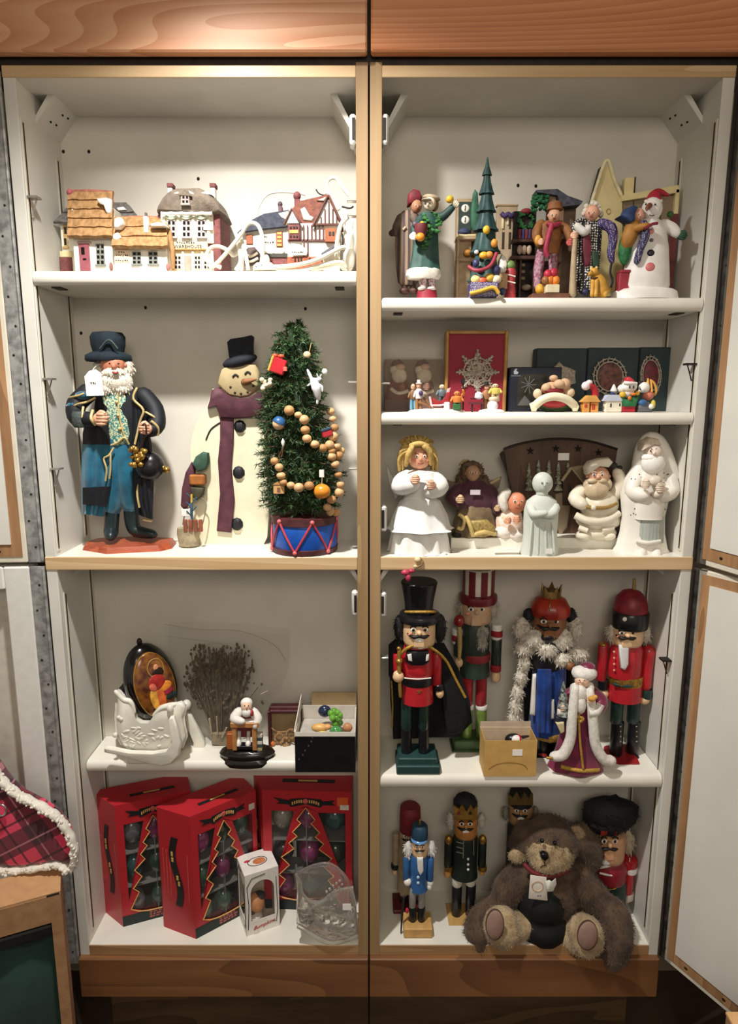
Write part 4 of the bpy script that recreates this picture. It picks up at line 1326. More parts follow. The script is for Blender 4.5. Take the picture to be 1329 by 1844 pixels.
def orn(name, label, px, py, cat='ornament'):
    Y = TF.Y + surf(px, py)
    return Fig(name, label, cat, px, Y, P(px, py, Y).z)
BEAD = M('d2a878', 0.5, var=0.12, scale=60, coat=0.1); BEAD2 = M('bb8a58', 0.55, var=0.15, scale=60)
def garland(label, pts, seedv):
    o = thing('bead_garland', label, 'garland', P(*Z(*pts[0]), TF.Y + surf(*Z(*pts[0]))))
    q = [P(*Z(x, y), TF.Y + surf(*Z(x, y)) - 0.004) - o.location for x, y in pts]
    sm = smooth_line(q, 8)
    G().tube(sm, 0.0006, 5).build('thread', M('8d7350', 0.7), o)
    acc, last, R2, i = 0, sm[0], random.Random(seedv), 0
    need = 0
    for p in sm:
        acc += (p - last).length; last = p
        if acc >= need:
            r = R2.uniform(0.0072, 0.0098)
            gg = G(); gg.ell(p, (r, r, r * R2.uniform(.8, 1)), 12, 8); gg.build('bead', BEAD if i % 3 else BEAD2, o)
            acc = 0; need = r * 1.85; i += 1
garland('upper wooden bead garland draped across the drum tree', [(800, 605), (850, 630), (895, 655), (915, 715), (905, 775), (965, 830), (1050, 862), (1095, 805), (1110, 710), (1085, 620), (1095, 565)], 2)
garland('lower wooden bead garland above the orange ball on the drum tree', [(700, 950), (735, 1000), (745, 1050), (735, 1080), (800, 1112), (905, 1135), (975, 1085)], 3)
garland('bead garland hanging at the right edge of the drum tree', [(1090, 880), (1130, 850), (1160, 900), (1085, 925), (1120, 985), (1150, 1150), (1060, 1245), (1100, 1310), (1140, 1270)], 4)
F = orn('gift_ornament', 'red gift-shaped ornament with yellow trim near the tree top', *Z(725, 300))
c0 = Z(725, 300)
g = G(); g.box((-.014, -.008, -.014), (.014, .008, .014), bev=.002, rot=Matrix.Rotation(.35, 3, 'Y')); F.mk(g, 'parcel', M('b81f2a', 0.35, var=0.1), smooth=False)
g = G(); g.box((-.015, -.009, -.014), (-.011, .009, .014), bev=.001, rot=Matrix.Rotation(.35, 3, 'Y'), c=(0, 0, 0)); F.mk(g, 'ribbon', M('e0b050', 0.45), smooth=False)
g = G(); g.ell((-.005, -.004, .018), (.006, .004, .004)); g.ell((.006, -.004, .017), (.006, .004, .004)); F.mk(g, 'bow', M('d2502f', 0.4))
g = G(); g.box((.010, -.009, -.010), (.017, .0, -.002), bev=.001); F.mk(g, 'tassel', M('d06a5a', 0.5), smooth=False)
F = orn('acorn_ornament', 'wooden ball ornament with a blue cap on the drum tree', *Z(728, 695))
g = G(); g.ell((0, 0, 0), (.0115, .011, .0115), 16, 10); F.mk(g, 'ball', M('dcb78e', 0.45, var=0.08))
g = G(); g.lathe((0, 0, 0), [(.002, .0135), (.008, .0115), (.0122, .005), (.0122, .001)], 18); cpo = F.mk(g, 'cap', M('2a5a8c', 0.4, var=0.1)); cpo.rotation_euler = (0, math.radians(25), 0)
F = orn('hut_ornament', 'tiny wooden hut ornament at the end of the lower garland', *Z(732, 1135))
g = G(); g.box((-.010, -.007, -.010), (.010, .007, .007), bev=.001); F.mk(g, 'hut', M('cfa06a', 0.55, var=0.1), smooth=False)
g = G(); g.prism([(-.011, .007), (0, .013), (.011, .007)], -.008, .008); F.mk(g, 'roof', M('b98a58', 0.55, var=0.1), smooth=False)
g = G(); g.box((-.003, -.0078, -.006), (.003, -.006, .002)); F.mk(g, 'doorway', M('7a5636', 0.6), smooth=False)
F = orn('orange_ball_ornament', 'shiny orange ball ornament hanging low on the drum tree', *Z(1025, 1155))
g = G(); g.ell((0, -.004, 0), (.0158, .0150, .0140), 22, 14); F.mk(g, 'ball', M('d98a2a', 0.3, var=0.12, scale=40))
g = G(); g.tube([(0, -.004, .013), (0.001, -.004, .03)], .0008, 5); F.mk(g, 'string', M('d4c28a', 0.5))
g = G(); g.box((-.0045, -.005, .026), (.0045, -.004, .040), bev=.0005); F.mk(g, 'paper_tag', WHITE, smooth=False)
F = orn('white_deer_ornament', 'white leaping deer ornament high on the right side of the drum tree', *Z(975, 450))
g = G(); g.limb([(-.002, 0, .012), (.003, -.003, 0), (.006, 0, -.018)], [.007, .009, .005], 10)
g.limb([(-.004, 0, .012), (-.010, 0, .026), (-.0125, 0, .032)], [.0035, .003, .0018], 8); g.limb([(-.004, -.002, .010), (-.012, -.002, .004)], [.0026, .0018], 7)
g.limb([(.006, -.002, .006), (.013, -.002, .002), (.014, -.002, -.006)], [.0032, .0026, .0018], 7); g.limb([(.004, 0, .014), (.010, -.001, .016)], [.0045, .003], 8)
g.limb([(.006, 0, -.016), (.004, 0, -.028)], [.0035, .002], 8); F.mk(g, 'deer', M('dfe0e2', 0.35, var=0.05), auto=70)
g = G(); g.limb([(.008, 0, .017), (.012, 0, .024)], [.001, .0008], 5); g.limb([(.007, 0, .018), (.004, 0, .025)], [.001, .0008], 5); F.mk(g, 'antlers', WHITE)
F = orn('white_drop_ornament', 'small white star drop ornament in the middle of the drum tree', *Z(758, 825))
g = G(); g.lathe((0, 0, 0), [(.0004, .008), (.0035, .002), (.0032, -.002), (.0004, -.008)], 6); F.mk(g, 'drop', WHITE)
g = G(); g.tube([(0, 0, -.008), (-.003, .002, -.026)], .0007, 5); g.tube([(0, 0, -.008), (-.009, .002, -.026)], .0007, 5); F.mk(g, 'string', M('7a4a2e', 0.6))
F = orn('red_drum_ornament', 'small red ornament tucked between the garland beads', *Z(1062, 765))
g = G(); g.box((-.010, -.006, -.005), (.010, .006, .007), bev=.002, rot=Matrix.Rotation(-.3, 3, 'Y')); F.mk(g, 'block', M('a82430', 0.4, var=0.1), smooth=False)
g = G(); g.box((-.012, -.007, .006), (.008, .006, .011), bev=.001, rot=Matrix.Rotation(-.3, 3, 'Y')); F.mk(g, 'lid', M('2c3f57', 0.5), smooth=False)
F = orn('popcorn_ornament', 'cream popcorn cluster ornament on the left of the drum tree', *Z(645, 430))
g = G(); R = random.Random(4)
for i in range(10): g.ell((R.uniform(-.009, .009), R.uniform(-.006, .004), R.uniform(-.011, .011)), R.uniform(.0035, .005), 8, 6)
F.mk(g, 'popcorn', M('e4d3b2', 0.6, var=0.1), kind='stuff')
F = orn('tan_star_ornament', 'tan disc ornament with a hanger near the tree top right', *Z(922, 222))
g = G(); g.ell((0, 0, 0), (.0068, .003, .006), 12, 8); F.mk(g, 'disc', M('d8bb95', 0.5)); g = G(); g.tube([(0.004, 0, .004), (.008, 0, .02)], .0008, 5); F.mk(g, 'hanger', M('c9a27a', 0.6))
F = orn('white_ball_ornament', 'white ball ornament at the right edge below the tree top', *Z(1042, 340))
g = G(); g.ell((0, 0, 0), (.0055, .005, .0062), 12, 8); F.mk(g, 'ball', WHITE); g = G(); g.lathe((0, 0, 0), [(.0015, .0085), (.0018, .0055)], 8); F.mk(g, 'cap', GOLD)
# ================================================================= right, first compartment: carved figures
def Z7(x, y): return 690 + x / 4.922, 270 + y / 4.922
def Z8(x, y): return 930 + x / 4.153, 280 + y / 4.153
grpC = 'painted carved christmas figures'
F = Fig('carved_man', 'painted carved man in striped nightgown and red cap, furthest left on the shelf', 'figurine', 735, 0.062, ZBs, grpC)
lt(F, 'nightgown', pattern('bands', '4a3a38', '8c7560', 34, 0.7, 0.5, 'X', name='striped_gown'), 736, [(10, 380), (19, 388), (23, 410), (24, 440), (22, 480), (18, 508), (13, 514)], 0.0, sy=0.6, seg=24, wav=0.05, wn=7)
h = head(F, 750, 371, 10, 13, 10, -0.008, M('bd8564', 0.6, var=0.15), mouth='7a3a30', turn=0.25, nose=0.34)
pl(F, 'cap', M('7c2530', 0.65, var=0.2), [(733, 370), (735, 348), (744, 339), (756, 342), (761, 354), (760, 362), (746, 366)], -0.015, 0.014)
tb(F, 'sleeve', M('6d5a50', 0.7, var=0.3), [([(722, 392), (714, 408, -.006), (712, 420, -.008)], [8, 7, 6]), ([(745, 392, -.014), (752, 405, -.018)], [8, 6])])
hand(F, 706, 420, 6, -.008, M('4a352c', 0.6))
tb(F, 'cuff', M('b39a80', 0.6), [([(726, 414, -.014), (731, 409, -.015)], 2.6)])
for x in (728, 745):
    el(F, 'shoe', M('4b2e26', 0.6), [(x, 524, 9, 6, 11, -0.008)])
tb(F, 'leg', M('5a4236', 0.6), [([(729, 505), (728, 524)], [6, 5]), ([(743, 505), (744, 524)], [6, 5])])

F = Fig('carved_man', 'painted carved man in green robe with flat cap raising a yellow fruit', 'figurine', 768, 0.038, ZBs, grpC)
GRO = M('34584f', 0.55, c2='26463f', scale=70)
lt(F, 'robe', GRO, 770, [(12, 383), (19, 392), (21, 415), (23, 445), (25, 470), (28, 488)], 0.0, sy=0.6, seg=28, wav=0.07, wn=9, lean=(-.004, 0))
lt(F, 'fur_hem', M('e9e2d4', 0.8, var=0.08, scale=200, bump=0.4), 763, [(26, 484), (31, 487), (32, 496), (27, 503)], 0.0, sy=0.62, seg=26, wav=0.05, wn=7)
h = head(F, 774, 367, 11, 13, 11, -0.006, M('f0dcc0', 0.5, var=0.05), mouth=None, turn=-0.35, nose=0.3, ears=False)
el(F, 'hair', M('9a7b5c', 0.7, var=0.2), [(782, 368, 8, 13, 10, 0.004)])
g = G(); F.ell(g, 777, 357, 16, 6.5, 13, -0.002, rot=Matrix.Rotation(math.radians(10), 3, 'Y')); F.ell(g, 768, 360, 9, 2.6, 8, -0.016); F.mk(g, 'flat_cap', M('b3a184', 0.7, var=0.1))
tb(F, 'sleeve', M('2b4843', 0.6, var=0.25), [([(788, 394), (800, 388, -.006), (815, 373, -.01)], [9, 8, 6]), ([(760, 394, -.008), (748, 410, -.018), (746, 420, -.022)], [9, 8, 7])])
hand(F, 820, 368, 7, -.012, M('ece0c4', 0.5), ang=-1.0)
hand(F, 744, 426, 7, -.028, M('ece6da', 0.5))
el(F, 'fruit', M('e3b031', 0.4, var=0.1), [(810, 359, 7, 7, 7, -0.016)], label='yellow fruit in the raised hand')
bw = lt(F, 'fruit_bowl', M('6e2f34', 0.5, var=0.15), 756, [(12, 412), (12, 420), (8, 432)], -0.03, seg=18)
el(F, 'fruit', M('e0912e', 0.4, var=0.1), [(757, 427, 8, 8, 7, -0.036)], bw)
el(F, 'fruit', M('e2b43c', 0.4, var=0.1), [(760, 406, 5, 8, 5, -0.03)], bw)
el(F, 'fruit', M('4b4a55', 0.5), [(748, 404, 6, 6, 5, -0.03)], bw)
LEAF = M('3f7d3f', 0.55, c2='2a5a30', scale=120)
g = G(); R = random.Random(2)
for (x, y) in [(763, 390), (768, 397), (773, 404), (776, 413), (774, 422), (771, 430), (768, 438), (765, 446), (787, 388), (790, 396), (791, 406), (790, 414)]:
    for q in range(4):
        F.ell(g, x + R.uniform(-4, 4), y + R.uniform(-4, 4), R.uniform(3, 5), R.uniform(2, 4), 3, -0.018 + R.uniform(-.003, .003), seg=6, rings=4)
F.mk(g, 'holly_garland', LEAF, kind='stuff')
tb(F, 'leg', M('d5c6c8', 0.6, c2='7a2a3c', scale=300), [([(762, 500), (762, 520)], [8, 6]), ([(776, 500), (779, 518)], [8, 6])])
for x in (760, 777):
    el(F, 'shoe', M('cfc7c0', 0.5), [(x, 520, 8, 4, 10, -0.006)])
lt(F, 'red_base', M('8e2333', 0.5, var=0.15), 769, [(17, 523), (18, 'b')], 0.0, sy=0.8)

F = Fig('carved_clock_hutch', 'dark green painted clock hutch with two white dials behind the tall tree', 'ornament', 842, 0.105, ZBs)
BEI = M('b79e7c', 0.6, var=0.12, scale=60)
bx(F, 'back_board', BEI, [(823, 357, 851, 'b', 0.0, 0.02)], bev=.001)
bx(F, 'clock_panel', M('33403a', 0.6, var=0.15), [(826, 363, 849, 424, -0.004, 0.002)])
for y in (375, 396):
    c = el(F, 'dial', M('efeade', 0.4, var=0), [(838, y, 7.2, 7.4, 1.5, -0.004)])
    tb(F, 'clock_hand', INK, [([(838, y, -.0058), (838, y - 5, -.0058)], .8), ([(838, y, -.0058), (837, y + 4, -.0058)], .9)], c, seg=5)
bx(F, 'shelf', BEI, [(822, 426, 864, 431, -0.012, 0.02), (822, 464, 864, 469, -0.012, 0.02)])
bx(F, 'leg', BEI, [(823, 431, 828, 'b', -0.01, 0.0), (858, 431, 863, 'b', -0.01, 0.0)])
bx(F, 'shelf_back', M('5c3d2c', 0.7, var=0.2), [(828, 431, 858, 524, 0.004, 0.01)])
el(F, 'jug', M('c98a3c', 0.5), [(842, 456, 8, 7, 7, -0.002)])
el(F, 'cushion', M('39405e', 0.7), [(836, 418, 12, 7, 9, -0.004)])
bx(F, 'books', M('e0cfa2', 0.6), [(826, 421, 858, 426, -0.01, 0.004)])
pl(F, 'green_swag', M('43775c', 0.65, var=0.25), [(852, 348), (856, 339), (861, 346), (863, 380), (866, 408), (858, 420), (849, 410), (848, 380)], -0.014, 0.0)

F = Fig('carved_tree', 'tall painted teal christmas tree figurine with fruit and a dotted gift at its foot', 'tree', 876, 0.035, ZBs)
TG = M('2c4a48', 0.5, c2='1e3636', scale=60)
tip = 283
tiers = [(tip, 1, 316, 9), (305, 4, 350, 14), (338, 7, 382, 18), (368, 9, 416, 23), (402, 12, 456, 28), (438, 15, 508, 32)]
for i, (y0, r0, y1, r1) in enumerate(tiers):
    lt(F, 'bough_tier', TG, 878 - i * .6, [(r0, y0), (r0 + (r1 - r0) * .35, y0 + (y1 - y0) * .5), (r1 * .85, y1 - 5), (r1, y1), (r1 * .5, y1 - 3)], 0.0, sy=0.8, seg=40, wav=0.10 if i else 0.06, wn=8, wpow=0.6)
el(F, 'fruit', M('e0b53a', 0.4, var=0.1), [(876, 414, 6.5, 8, 6, -0.022)])
el(F, 'fruit', M('e0923a', 0.4, var=0.1), [(890, 438, 6, 8, 6, -0.022)])
el(F, 'fruit', M('e5ad34', 0.4, var=0.1), [(871, 460, 8, 7, 6, -0.028)])
el(F, 'fruit', M('d98c3c', 0.4, var=0.1), [(881, 459, 7, 7, 6, -0.028)])
el(F, 'fruit', M('3c3f66', 0.4, var=0.1), [(857, 474, 6, 8, 6, -0.026)])
el(F, 'fruit', M('3c3a62', 0.4, var=0.1), [(893, 486, 8, 9, 6, -0.028)])
el(F, 'white_berry', WHITE, [(858, 454, 4, 4, 4, -0.024)])
tb(F, 'red_ribbon', M('9d3547', 0.5, var=0.15), [([(844, 480, -.024), (856, 487, -.034), (874, 484, -.036), (886, 475, -.034), (894, 456, -.026)], 3.4)])
gp = bx(F, 'gift_box', pattern('dots', 'd9d2e2', '3f3266', 420, 0.5, 0.32, name='dotted_paper'), [(846, 508, 898, 'b', -0.04, -0.012)], bev=.002)
tb(F, 'gold_ribbon', M('dcae42', 0.45, var=0.15), [([(846, 529, -.043), (866, 524, -.045), (888, 518, -.045), (898, 528, -.043)], 3.6)], gp)
for x, y, c in ((857, 503, 'e5cc86'), (869, 506, 'c9603f'), (882, 500, 'e2b84c'), (894, 503, 'ece0c0')):
    el(F, 'fruit', M(c, 0.45, var=0.1), [(x, y, 9, 8, 7, -0.026)])

F = Fig('carved_gift_child', 'little red and white gift-carrying figure right beside the teal tree', 'figurine', 914, 0.035, ZBs)
lt(F, 'red_body', M('b03a40', 0.5, var=0.2), 920, [(7, 484), (10, 490), (8, 506), (10, 'b')], 0.0, seg=18)
tb(F, 'candy_stripe', M('e9d6cc', 0.5), [([(912, 494, -.009), (928, 498, -.009)], 1.4), ([(912, 506, -.009), (928, 510, -.009)], 1.4)])
el(F, 'green_cap', M('6c8a4c', 0.5, var=0.2), [(919, 478, 9, 9, 8, 0)])
pl(F, 'white_sack', M('e6e2da', 0.6, var=0.06), [(898, 470), (904, 456), (911, 462), (914, 476), (910, 492), (900, 494)], -0.008, 0.008)
bx(F, 'parcel', M('b9966c', 0.6, var=0.1), [(899, 492, 914, 520, -0.012, 0.004)])
el(F, 'blue_ball', M('3c4468', 0.4), [(905, 525, 6, 7, 6, -0.012)])

F = Fig('carved_screen', 'beige painted door screen with purple swag behind the red gift figure', 'ornament', 914, 0.112, ZBs)
bx(F, 'panel', M('b5a083', 0.65, var=0.1, scale=40), [(896, 369, 932, 'b', 0, 0.012)])
bx(F, 'top_edge', BEI, [(894, 367, 934, 371, -0.002, 0.013)])
bx(F, 'slot', M('3d2f24', 0.8), [(904, 418, 908, 448, -0.001, 0.004), (916, 418, 920, 448, -0.001, 0.004)], bev=0)
bx(F, 'slot', M('3d2f24', 0.8), [(917, 396, 920, 412, -0.001, 0.004)], bev=0)
bx(F, 'pale_panel', M('e3d3ae', 0.6), [(904, 389, 908, 412, -0.003, 0.001), (913, 389, 917, 405, -0.003, 0.001)])
tb(F, 'purple_swag', M('4d3a6e', 0.6, var=0.2), [([(903, 384, -.004), (909, 389, -.006), (915, 385, -.006), (920, 389, -.006), (927, 384, -.004)], 4)])

F = Fig('carved_hutch', 'dark wooden doll hutch with wreath, red books and bowls', 'ornament', 945, 0.1, ZBs)
DW = M('4a2f24', 0.6, var=0.2, scale=60)
bx(F, 'back_board', M('211612', 0.7, var=0.2), [(926, 380, 966, 'b', 0.0, 0.012)])
bx(F, 'shelf', DW, [(922, 430, 968, 436, -0.016, 0.004), (920, 460, 968, 467, -0.018, 0.004)])
bx(F, 'post', DW, [(924, 466, 930, 'b', -0.014, 0.0), (936, 466, 940, 'b', -0.014, 0.0), (962, 466, 967, 'b', -0.014, 0.0)])
g = G(); R = random.Random(6)
for i in range(60):
    a = R.uniform(0, 2 * PI)
    F.ell(g, 947 + 11 * math.cos(a) + R.uniform(-3, 3), 396 + 14 * math.sin(a) + R.uniform(-3, 3), 3.2, 2.6, 3, -0.006, seg=6, rings=4)
F.mk(g, 'wreath', M('2f6a3c', 0.6, c2='1f4a2a', scale=120), kind='stuff')
el(F, 'red_bow', M('8a2a34', 0.6), [(948, 380, 10, 5, 4, -0.008)])
for i, c in enumerate(('7a2a34', '3c3c70', '7a2a34', '4a3a5c', '8a3a3a')):
    bx(F, 'book', M(c, 0.6, var=0.1), [(934 + i * 6, 412, 939 + i * 6, 430, -0.012, 0.0)])
for x in (936, 944, 953):
    el(F, 'jar', M('b9a08a', 0.5, var=0.1), [(x, 450, 5, 9, 4, -0.008)])
el(F, 'bowl', M('9a8a72', 0.5), [(948, 518, 9, 6, 6, -0.006)])
bx(F, 'crockery', M('8a7458', 0.6), [(938, 474 + i * 12, 946, 480 + i * 12, -0.004, 0.001) for i in range(3)])

F = Fig('carved_market_stall', 'carved market stall with slate roof and green garland behind the brown-coated man', 'ornament', 1000, 0.095, ZBs)
WD = M('8b6f56', 0.65, var=0.15, scale=60)
bx(F, 'back_board', M('7b6350', 0.65, var=0.15), [(986, 360, 1038, 'b', 0.004, 0.014)])
pr(F, 'roof', M('4c4e58', 0.7, var=0.3, scale=120, bump=0.4), [(966, 342), (1004, 340), (1022, 352), (1050, 362), (1046, 368), (1012, 372), (1004, 352), (968, 346)], -0.02, 0.014)
bx(F, 'post', WD, [(1009, 372, 1016, 'b', -0.008, 0.002), (988, 346, 1002, 372, -0.012, 0.0)])
bx(F, 'counter', M('5c3626', 0.6, var=0.2), [(976, 430, 1018, 436, -0.03, 0.004), (976, 470, 1012, 474, -0.03, 0.004)])
g = G(); R = random.Random(9)
for i in range(60):
    F.ell(g, 972 + R.uniform(-13, 14), 364 + R.uniform(-14, 16), R.uniform(3, 5), R.uniform(2.5, 4), 4, -0.01 + R.uniform(-.008, .004), seg=6, rings=4)
F.mk(g, 'garland', M('2f7048', 0.6, c2='215436', scale=120), kind='stuff')

F = Fig('carved_man', 'painted carved man in brown hat and coat with a long red scarf', 'figurine', 993, 0.05, ZBs, grpC)
CO = M('9a6434', 0.65, c2='6e4526', scale=60)
lt(F, 'coat', CO, 990, [(10, 398), (22, 406), (24, 425), (20, 445), (18, 458)], 0.0, sy=0.6, seg=22)
h = head(F, 998, 388, 11, 13, 10, -0.006, M('d7a484', 0.5, var=0.1), mouth='7a3a30', turn=0.0, nose=0.36)
lt(F, 'hat', M('8d5a32', 0.65, var=0.15), 999, [(6, 363), (12, 366), (13, 374), (15, 379), (11, 381)], -0.002, seg=20)
tb(F, 'sleeve', CO, [([(974, 404), (966, 420, -.008), (970, 438, -.014)], [9, 8.5, 7]), ([(1008, 406), (1022, 416, -.01), (1028, 432, -.016)], [9, 8.5, 7])])
hand(F, 1026, 437, 6.5, -.02, M('c9605c', 0.55)); hand(F, 974, 436, 6, -.02, M('d7a484', 0.5))
tb(F, 'scarf', M('a5304a', 0.6, c2='86243c', scale=90), [([(986, 402, -.016), (996, 406, -.02), (1008, 403, -.014)], 4.5), ([(994, 404, -.02), (988, 425, -.022), (983, 448, -.022), (986, 462, -.02)], 5)])
el(F, 'leather_patch', M('e0a040', 0.5), [(969, 432, 6, 9, 4, -.018)])
tb(F, 'trouser_leg', M('b59aa8', 0.6, c2='8a3a50', scale=220), [([(976, 452), (970, 480), (968, 515)], [9, 9, 7]), ([(996, 452), (996, 480), (994, 500)], [9, 8, 7])])
el(F, 'shoe', M('d9a23a', 0.5), [(972, 521, 8, 10, 9, -0.01)])
for x, y, c in ((987, 494, 'b3283c'), (997, 492, 'b3283c'), (990, 504, 'e07a2c'), (1000, 505, 'e88a30'), (983, 505, '8a5a2c')):
    el(F, 'apple', M(c, 0.45, var=0.1), [(x, y, 8, 9, 7, -0.022)])
bx(F, 'painted_crate', M('d8cba8', 0.6, var=0.08), [(984, 512, 1008, 527, -0.03, -0.012)])
bx(F, 'base', M('6e4632', 0.6, var=0.15), [(958, 528, 1026, 'b', -0.032, 0.02)])

F = Fig('carved_lady', 'carved white-haired lady in black and white dotted coat leaning on a staff', 'figurine', 1064, 0.045, ZBs, grpC)
DOT = pattern('dots', 'e6e3dc', '1a1a1e', 230, 0.6, 0.36, name='dotted_coat')
lt(F, 'coat', DOT, 1063, [(10, 398), (22, 404), (22, 430), (21, 470), (20, 505), (18, 528)], 0.0, sy=0.6, seg=24)
pl(F, 'red_front', M('6c2434', 0.6, var=0.2), [(1050, 415), (1062, 412), (1066, 440), (1064, 478), (1054, 480), (1050, 450)], -0.018, -0.010)
pl(F, 'green_panel', M('27402f', 0.6, var=0.2), [(1066, 452), (1078, 452), (1080, 480), (1068, 482)], -0.018, -0.010)
h = head(F, 1066, 384, 13, 14, 12, -0.008, M('e3a98e', 0.5, var=0.1), mouth='9a4a44', nose=0.3, turn=-0.1)
g = G(); R = random.Random(4)
for i in range(26):
    a = R.uniform(0, PI)
    F.ell(g, 1067 + 15 * math.cos(a), 380 - 16 * math.sin(a) + (8 if abs(math.cos(a)) > .8 else 2), R.uniform(4, 6), R.uniform(4, 6), 5, -0.002 + R.uniform(-.006, .008), seg=7, rings=5)
F.mk(g, 'curly_hair', M('ddd5c4', 0.7, var=0.1, scale=150), kind='stuff')
tb(F, 'sleeve', DOT, [([(1048, 402), (1036, 410, -.006), (1034, 424, -.012)], [10, 9, 7])])
tb(F, 'shawl', M('dcd8d0', 0.6, var=0.06), [([(1040, 408, -.016), (1052, 418, -.02), (1060, 410, -.02)], [7, 8, 5])])
tb(F, 'purple_scarf', pattern('dots', 'cfc6dc', '3d2f66', 420, 0.6, 0.3, name='dotted_scarf'), [([(1082, 402, -.008), (1100, 410, -.012), (1104, 430, -.012), (1100, 455, -.01), (1102, 470, -.01)], [9, 10, 8, 7, 5])])
tb(F, 'tassel', M('1d1620', 0.7), [([(1102, 470, -.01), (1099, 490, -.01), (1103, 505, -.01), (1099, 522, -.01)], 2)])
hand(F, 1034, 424, 7, -.018, M('e3b89a', 0.5))
tb(F, 'staff', M('b8a282', 0.6, var=0.12), [([(1036, 425, -.02), (1033, 470, -.02), (1031, 530, -.018)], [4, 5, 7])])
tb(F, 'spectacles', GOLD, [([(1092, 380, -.01), (1097, 376, -.01), (1100, 382, -.01), (1096, 386, -.01), (1092, 381, -.01)], .9)])
for x in (1054, 1068):
    el(F, 'boot', M('2d3050', 0.5), [(x, 526, 9, 6, 10, -0.008)])

F = Fig('carved_dog', 'small yellow sitting dog figurine at the dotted lady\'s feet', 'figurine', 1076, 0.02, ZBs)
DG = M('cf9a3c', 0.5, var=0.15, scale=60)
g = G()
F.limb(g, [(1084, 526), (1080, 508), (1072, 496)], [12, 11, 8], 0.0, 12); F.ell(g, 1070, 490, 8, 8, 8, -0.004)
F.limb(g, [(1067, 492, -.006), (1061, 494, -.012)], [4.5, 3.5], 0, 8)
F.limb(g, [(1068, 504, -.006), (1067, 520, -.008), (1066, 531, -.01)], [5, 4, 4], 0, 8); F.limb(g, [(1074, 506, -.008), (1074, 520, -.01), (1073, 531, -.012)], [5, 4, 4], 0, 8)
F.limb(g, [(1088, 520, -.002), (1090, 530, -.008)], [7, 5], 0, 8); F.limb(g, [(1093, 526, .004), (1099, 520, .004)], [3, 2], 0, 8)
F.mk(g, 'body', DG, auto=75)
el(F, 'ear', M('e4c68a', 0.5), [(1065, 483, 2.5, 4, 2, -.004), (1074, 483, 2.5, 4, 2, -.004)])
el(F, 'nose', INK, [(1058.5, 493, 1.6, 1.4, 1.4, -.013)]); el(F, 'eye', INK, [(1066, 488, 1, 1.2, 1, -.012)])
tb(F, 'collar', M('5a3a24', 0.6), [([(1064, 499, -.010), (1070, 501, -.012), (1078, 499, -.006)], 1.4)])

F = Fig('carved_church', 'pale yellow painted church front with a steep steeple at the back', 'ornament', 1090, 0.115, ZBs)
YEL = M('dccb95', 0.55, var=0.08, scale=30)
pr(F, 'front', YEL, [(1062, 533), (1064, 385), (1076, 340), (1088, 300), (1096, 300), (1108, 332), (1120, 356), (1122, 533)], 0.0, 0.014)
tb(F, 'steeple_edge', M('e6dab0', 0.5), [([(1063, 372, -.002), (1076, 332, -.002), (1089, 293, -.002), (1097, 292, -.002), (1106, 322, -.002), (1119, 352, -.002)], 3.4)])
pr(F, 'dark_side', M('3c3630', 0.7), [(1060, 380), (1082, 300), (1086, 300), (1066, 376)], 0.004, 0.02)
F = Fig('carved_house_front', 'beige painted house front with chimney behind the hugging snowman', 'ornament', 1170, 0.118, ZBs)
bx(F, 'wall', M('8d7a62', 0.65, var=0.12, scale=30), [(1118, 352, 1216, 'b', 0.0, 0.012)])
pr(F, 'roof_board', M('e3d39c', 0.55, var=0.06), [(1118, 352), (1222, 333), (1224, 346), (1120, 362)], -0.008, 0.012)
c = bx(F, 'chimney', M('e3d29a', 0.55, var=0.06), [(1125, 319, 1142, 352, -0.004, 0.012)]); bx(F, 'chimney_side', M('574a3c', 0.7), [(1142, 318, 1145, 350, 0.0, 0.014)], c)
bx(F, 'plank_joint', M('4a3c30', 0.8), [(x, 362, x + 1.5, 'b', -0.001, 0.001) for x in (1140, 1158, 1190)], bev=0)
bx(F, 'corner_post', M('e3d39c', 0.55, var=0.06), [(1216, 340, 1223, 385, -0.008, 0.012)])
bx(F, 'red_post', M('6e3430', 0.6, var=0.2), [(1208, 385, 1222, 'b', -0.004, 0.012)])

F = Fig('carved_snowman', 'large white carved snowman in a red cap hugging a child, at the right end', 'figurine', 1166, 0.04, ZBs)
SW = M('ece8e2', 0.45, var=0.05, scale=40, bump=0.1)
lt(F, 'snow_base', SW, 1162, [(50, 522), (57, 526), (58, 'b')], 0.0, sy=0.6, seg=36, wav=0.03, wn=5)
lt(F, 'body', SW, 1171, [(10, 392), (22, 400), (30, 418), (36, 448), (40, 490), (42, 515), (38, 526)], 0.0, sy=0.7, seg=30)
h = head(F, 1174, 377, 18, 22, 17, -0.006, SW, mouth='7a6a60', nose=0, eyes=False, ears=False)
tb(F, 'carrot_nose', M('8a5440', 0.6, var=0.2), [([(1170, 370, -.022), (1166, 374, -.034), (1165, 378, -.038)], [5, 4, 2])], h)
for x in (1163, 1180):
    el(F, 'eye', INK, [(x, 368, 1.8, 1.8, 1.2, -.024)], h)
g = G(); F.limb(g, [(1177, 362), (1180, 352), (1188, 346), (1204, 352)], [15, 11, 6, 2], 0.0, 14)
cp = F.mk(g, 'red_cap', M('b22a3a', 0.5, var=0.12), auto=70)
tb(F, 'cap_band', M('efe6da', 0.6), [([(1162, 362, -.010), (1174, 366, -.019), (1191, 362, -.012)], 3)], cp)
tb(F, 'arm', SW, [([(1196, 406), (1210, 412, -.004), (1218, 420, -.008)], [12, 11, 9])])
hand(F, 1228, 424, 9, -.010, M('27513a', 0.6), ang=0.3)
el(F, 'green_glove_behind', M('3f6b3a', 0.6), [(1207, 386, 6, 6, 5, 0.004)])
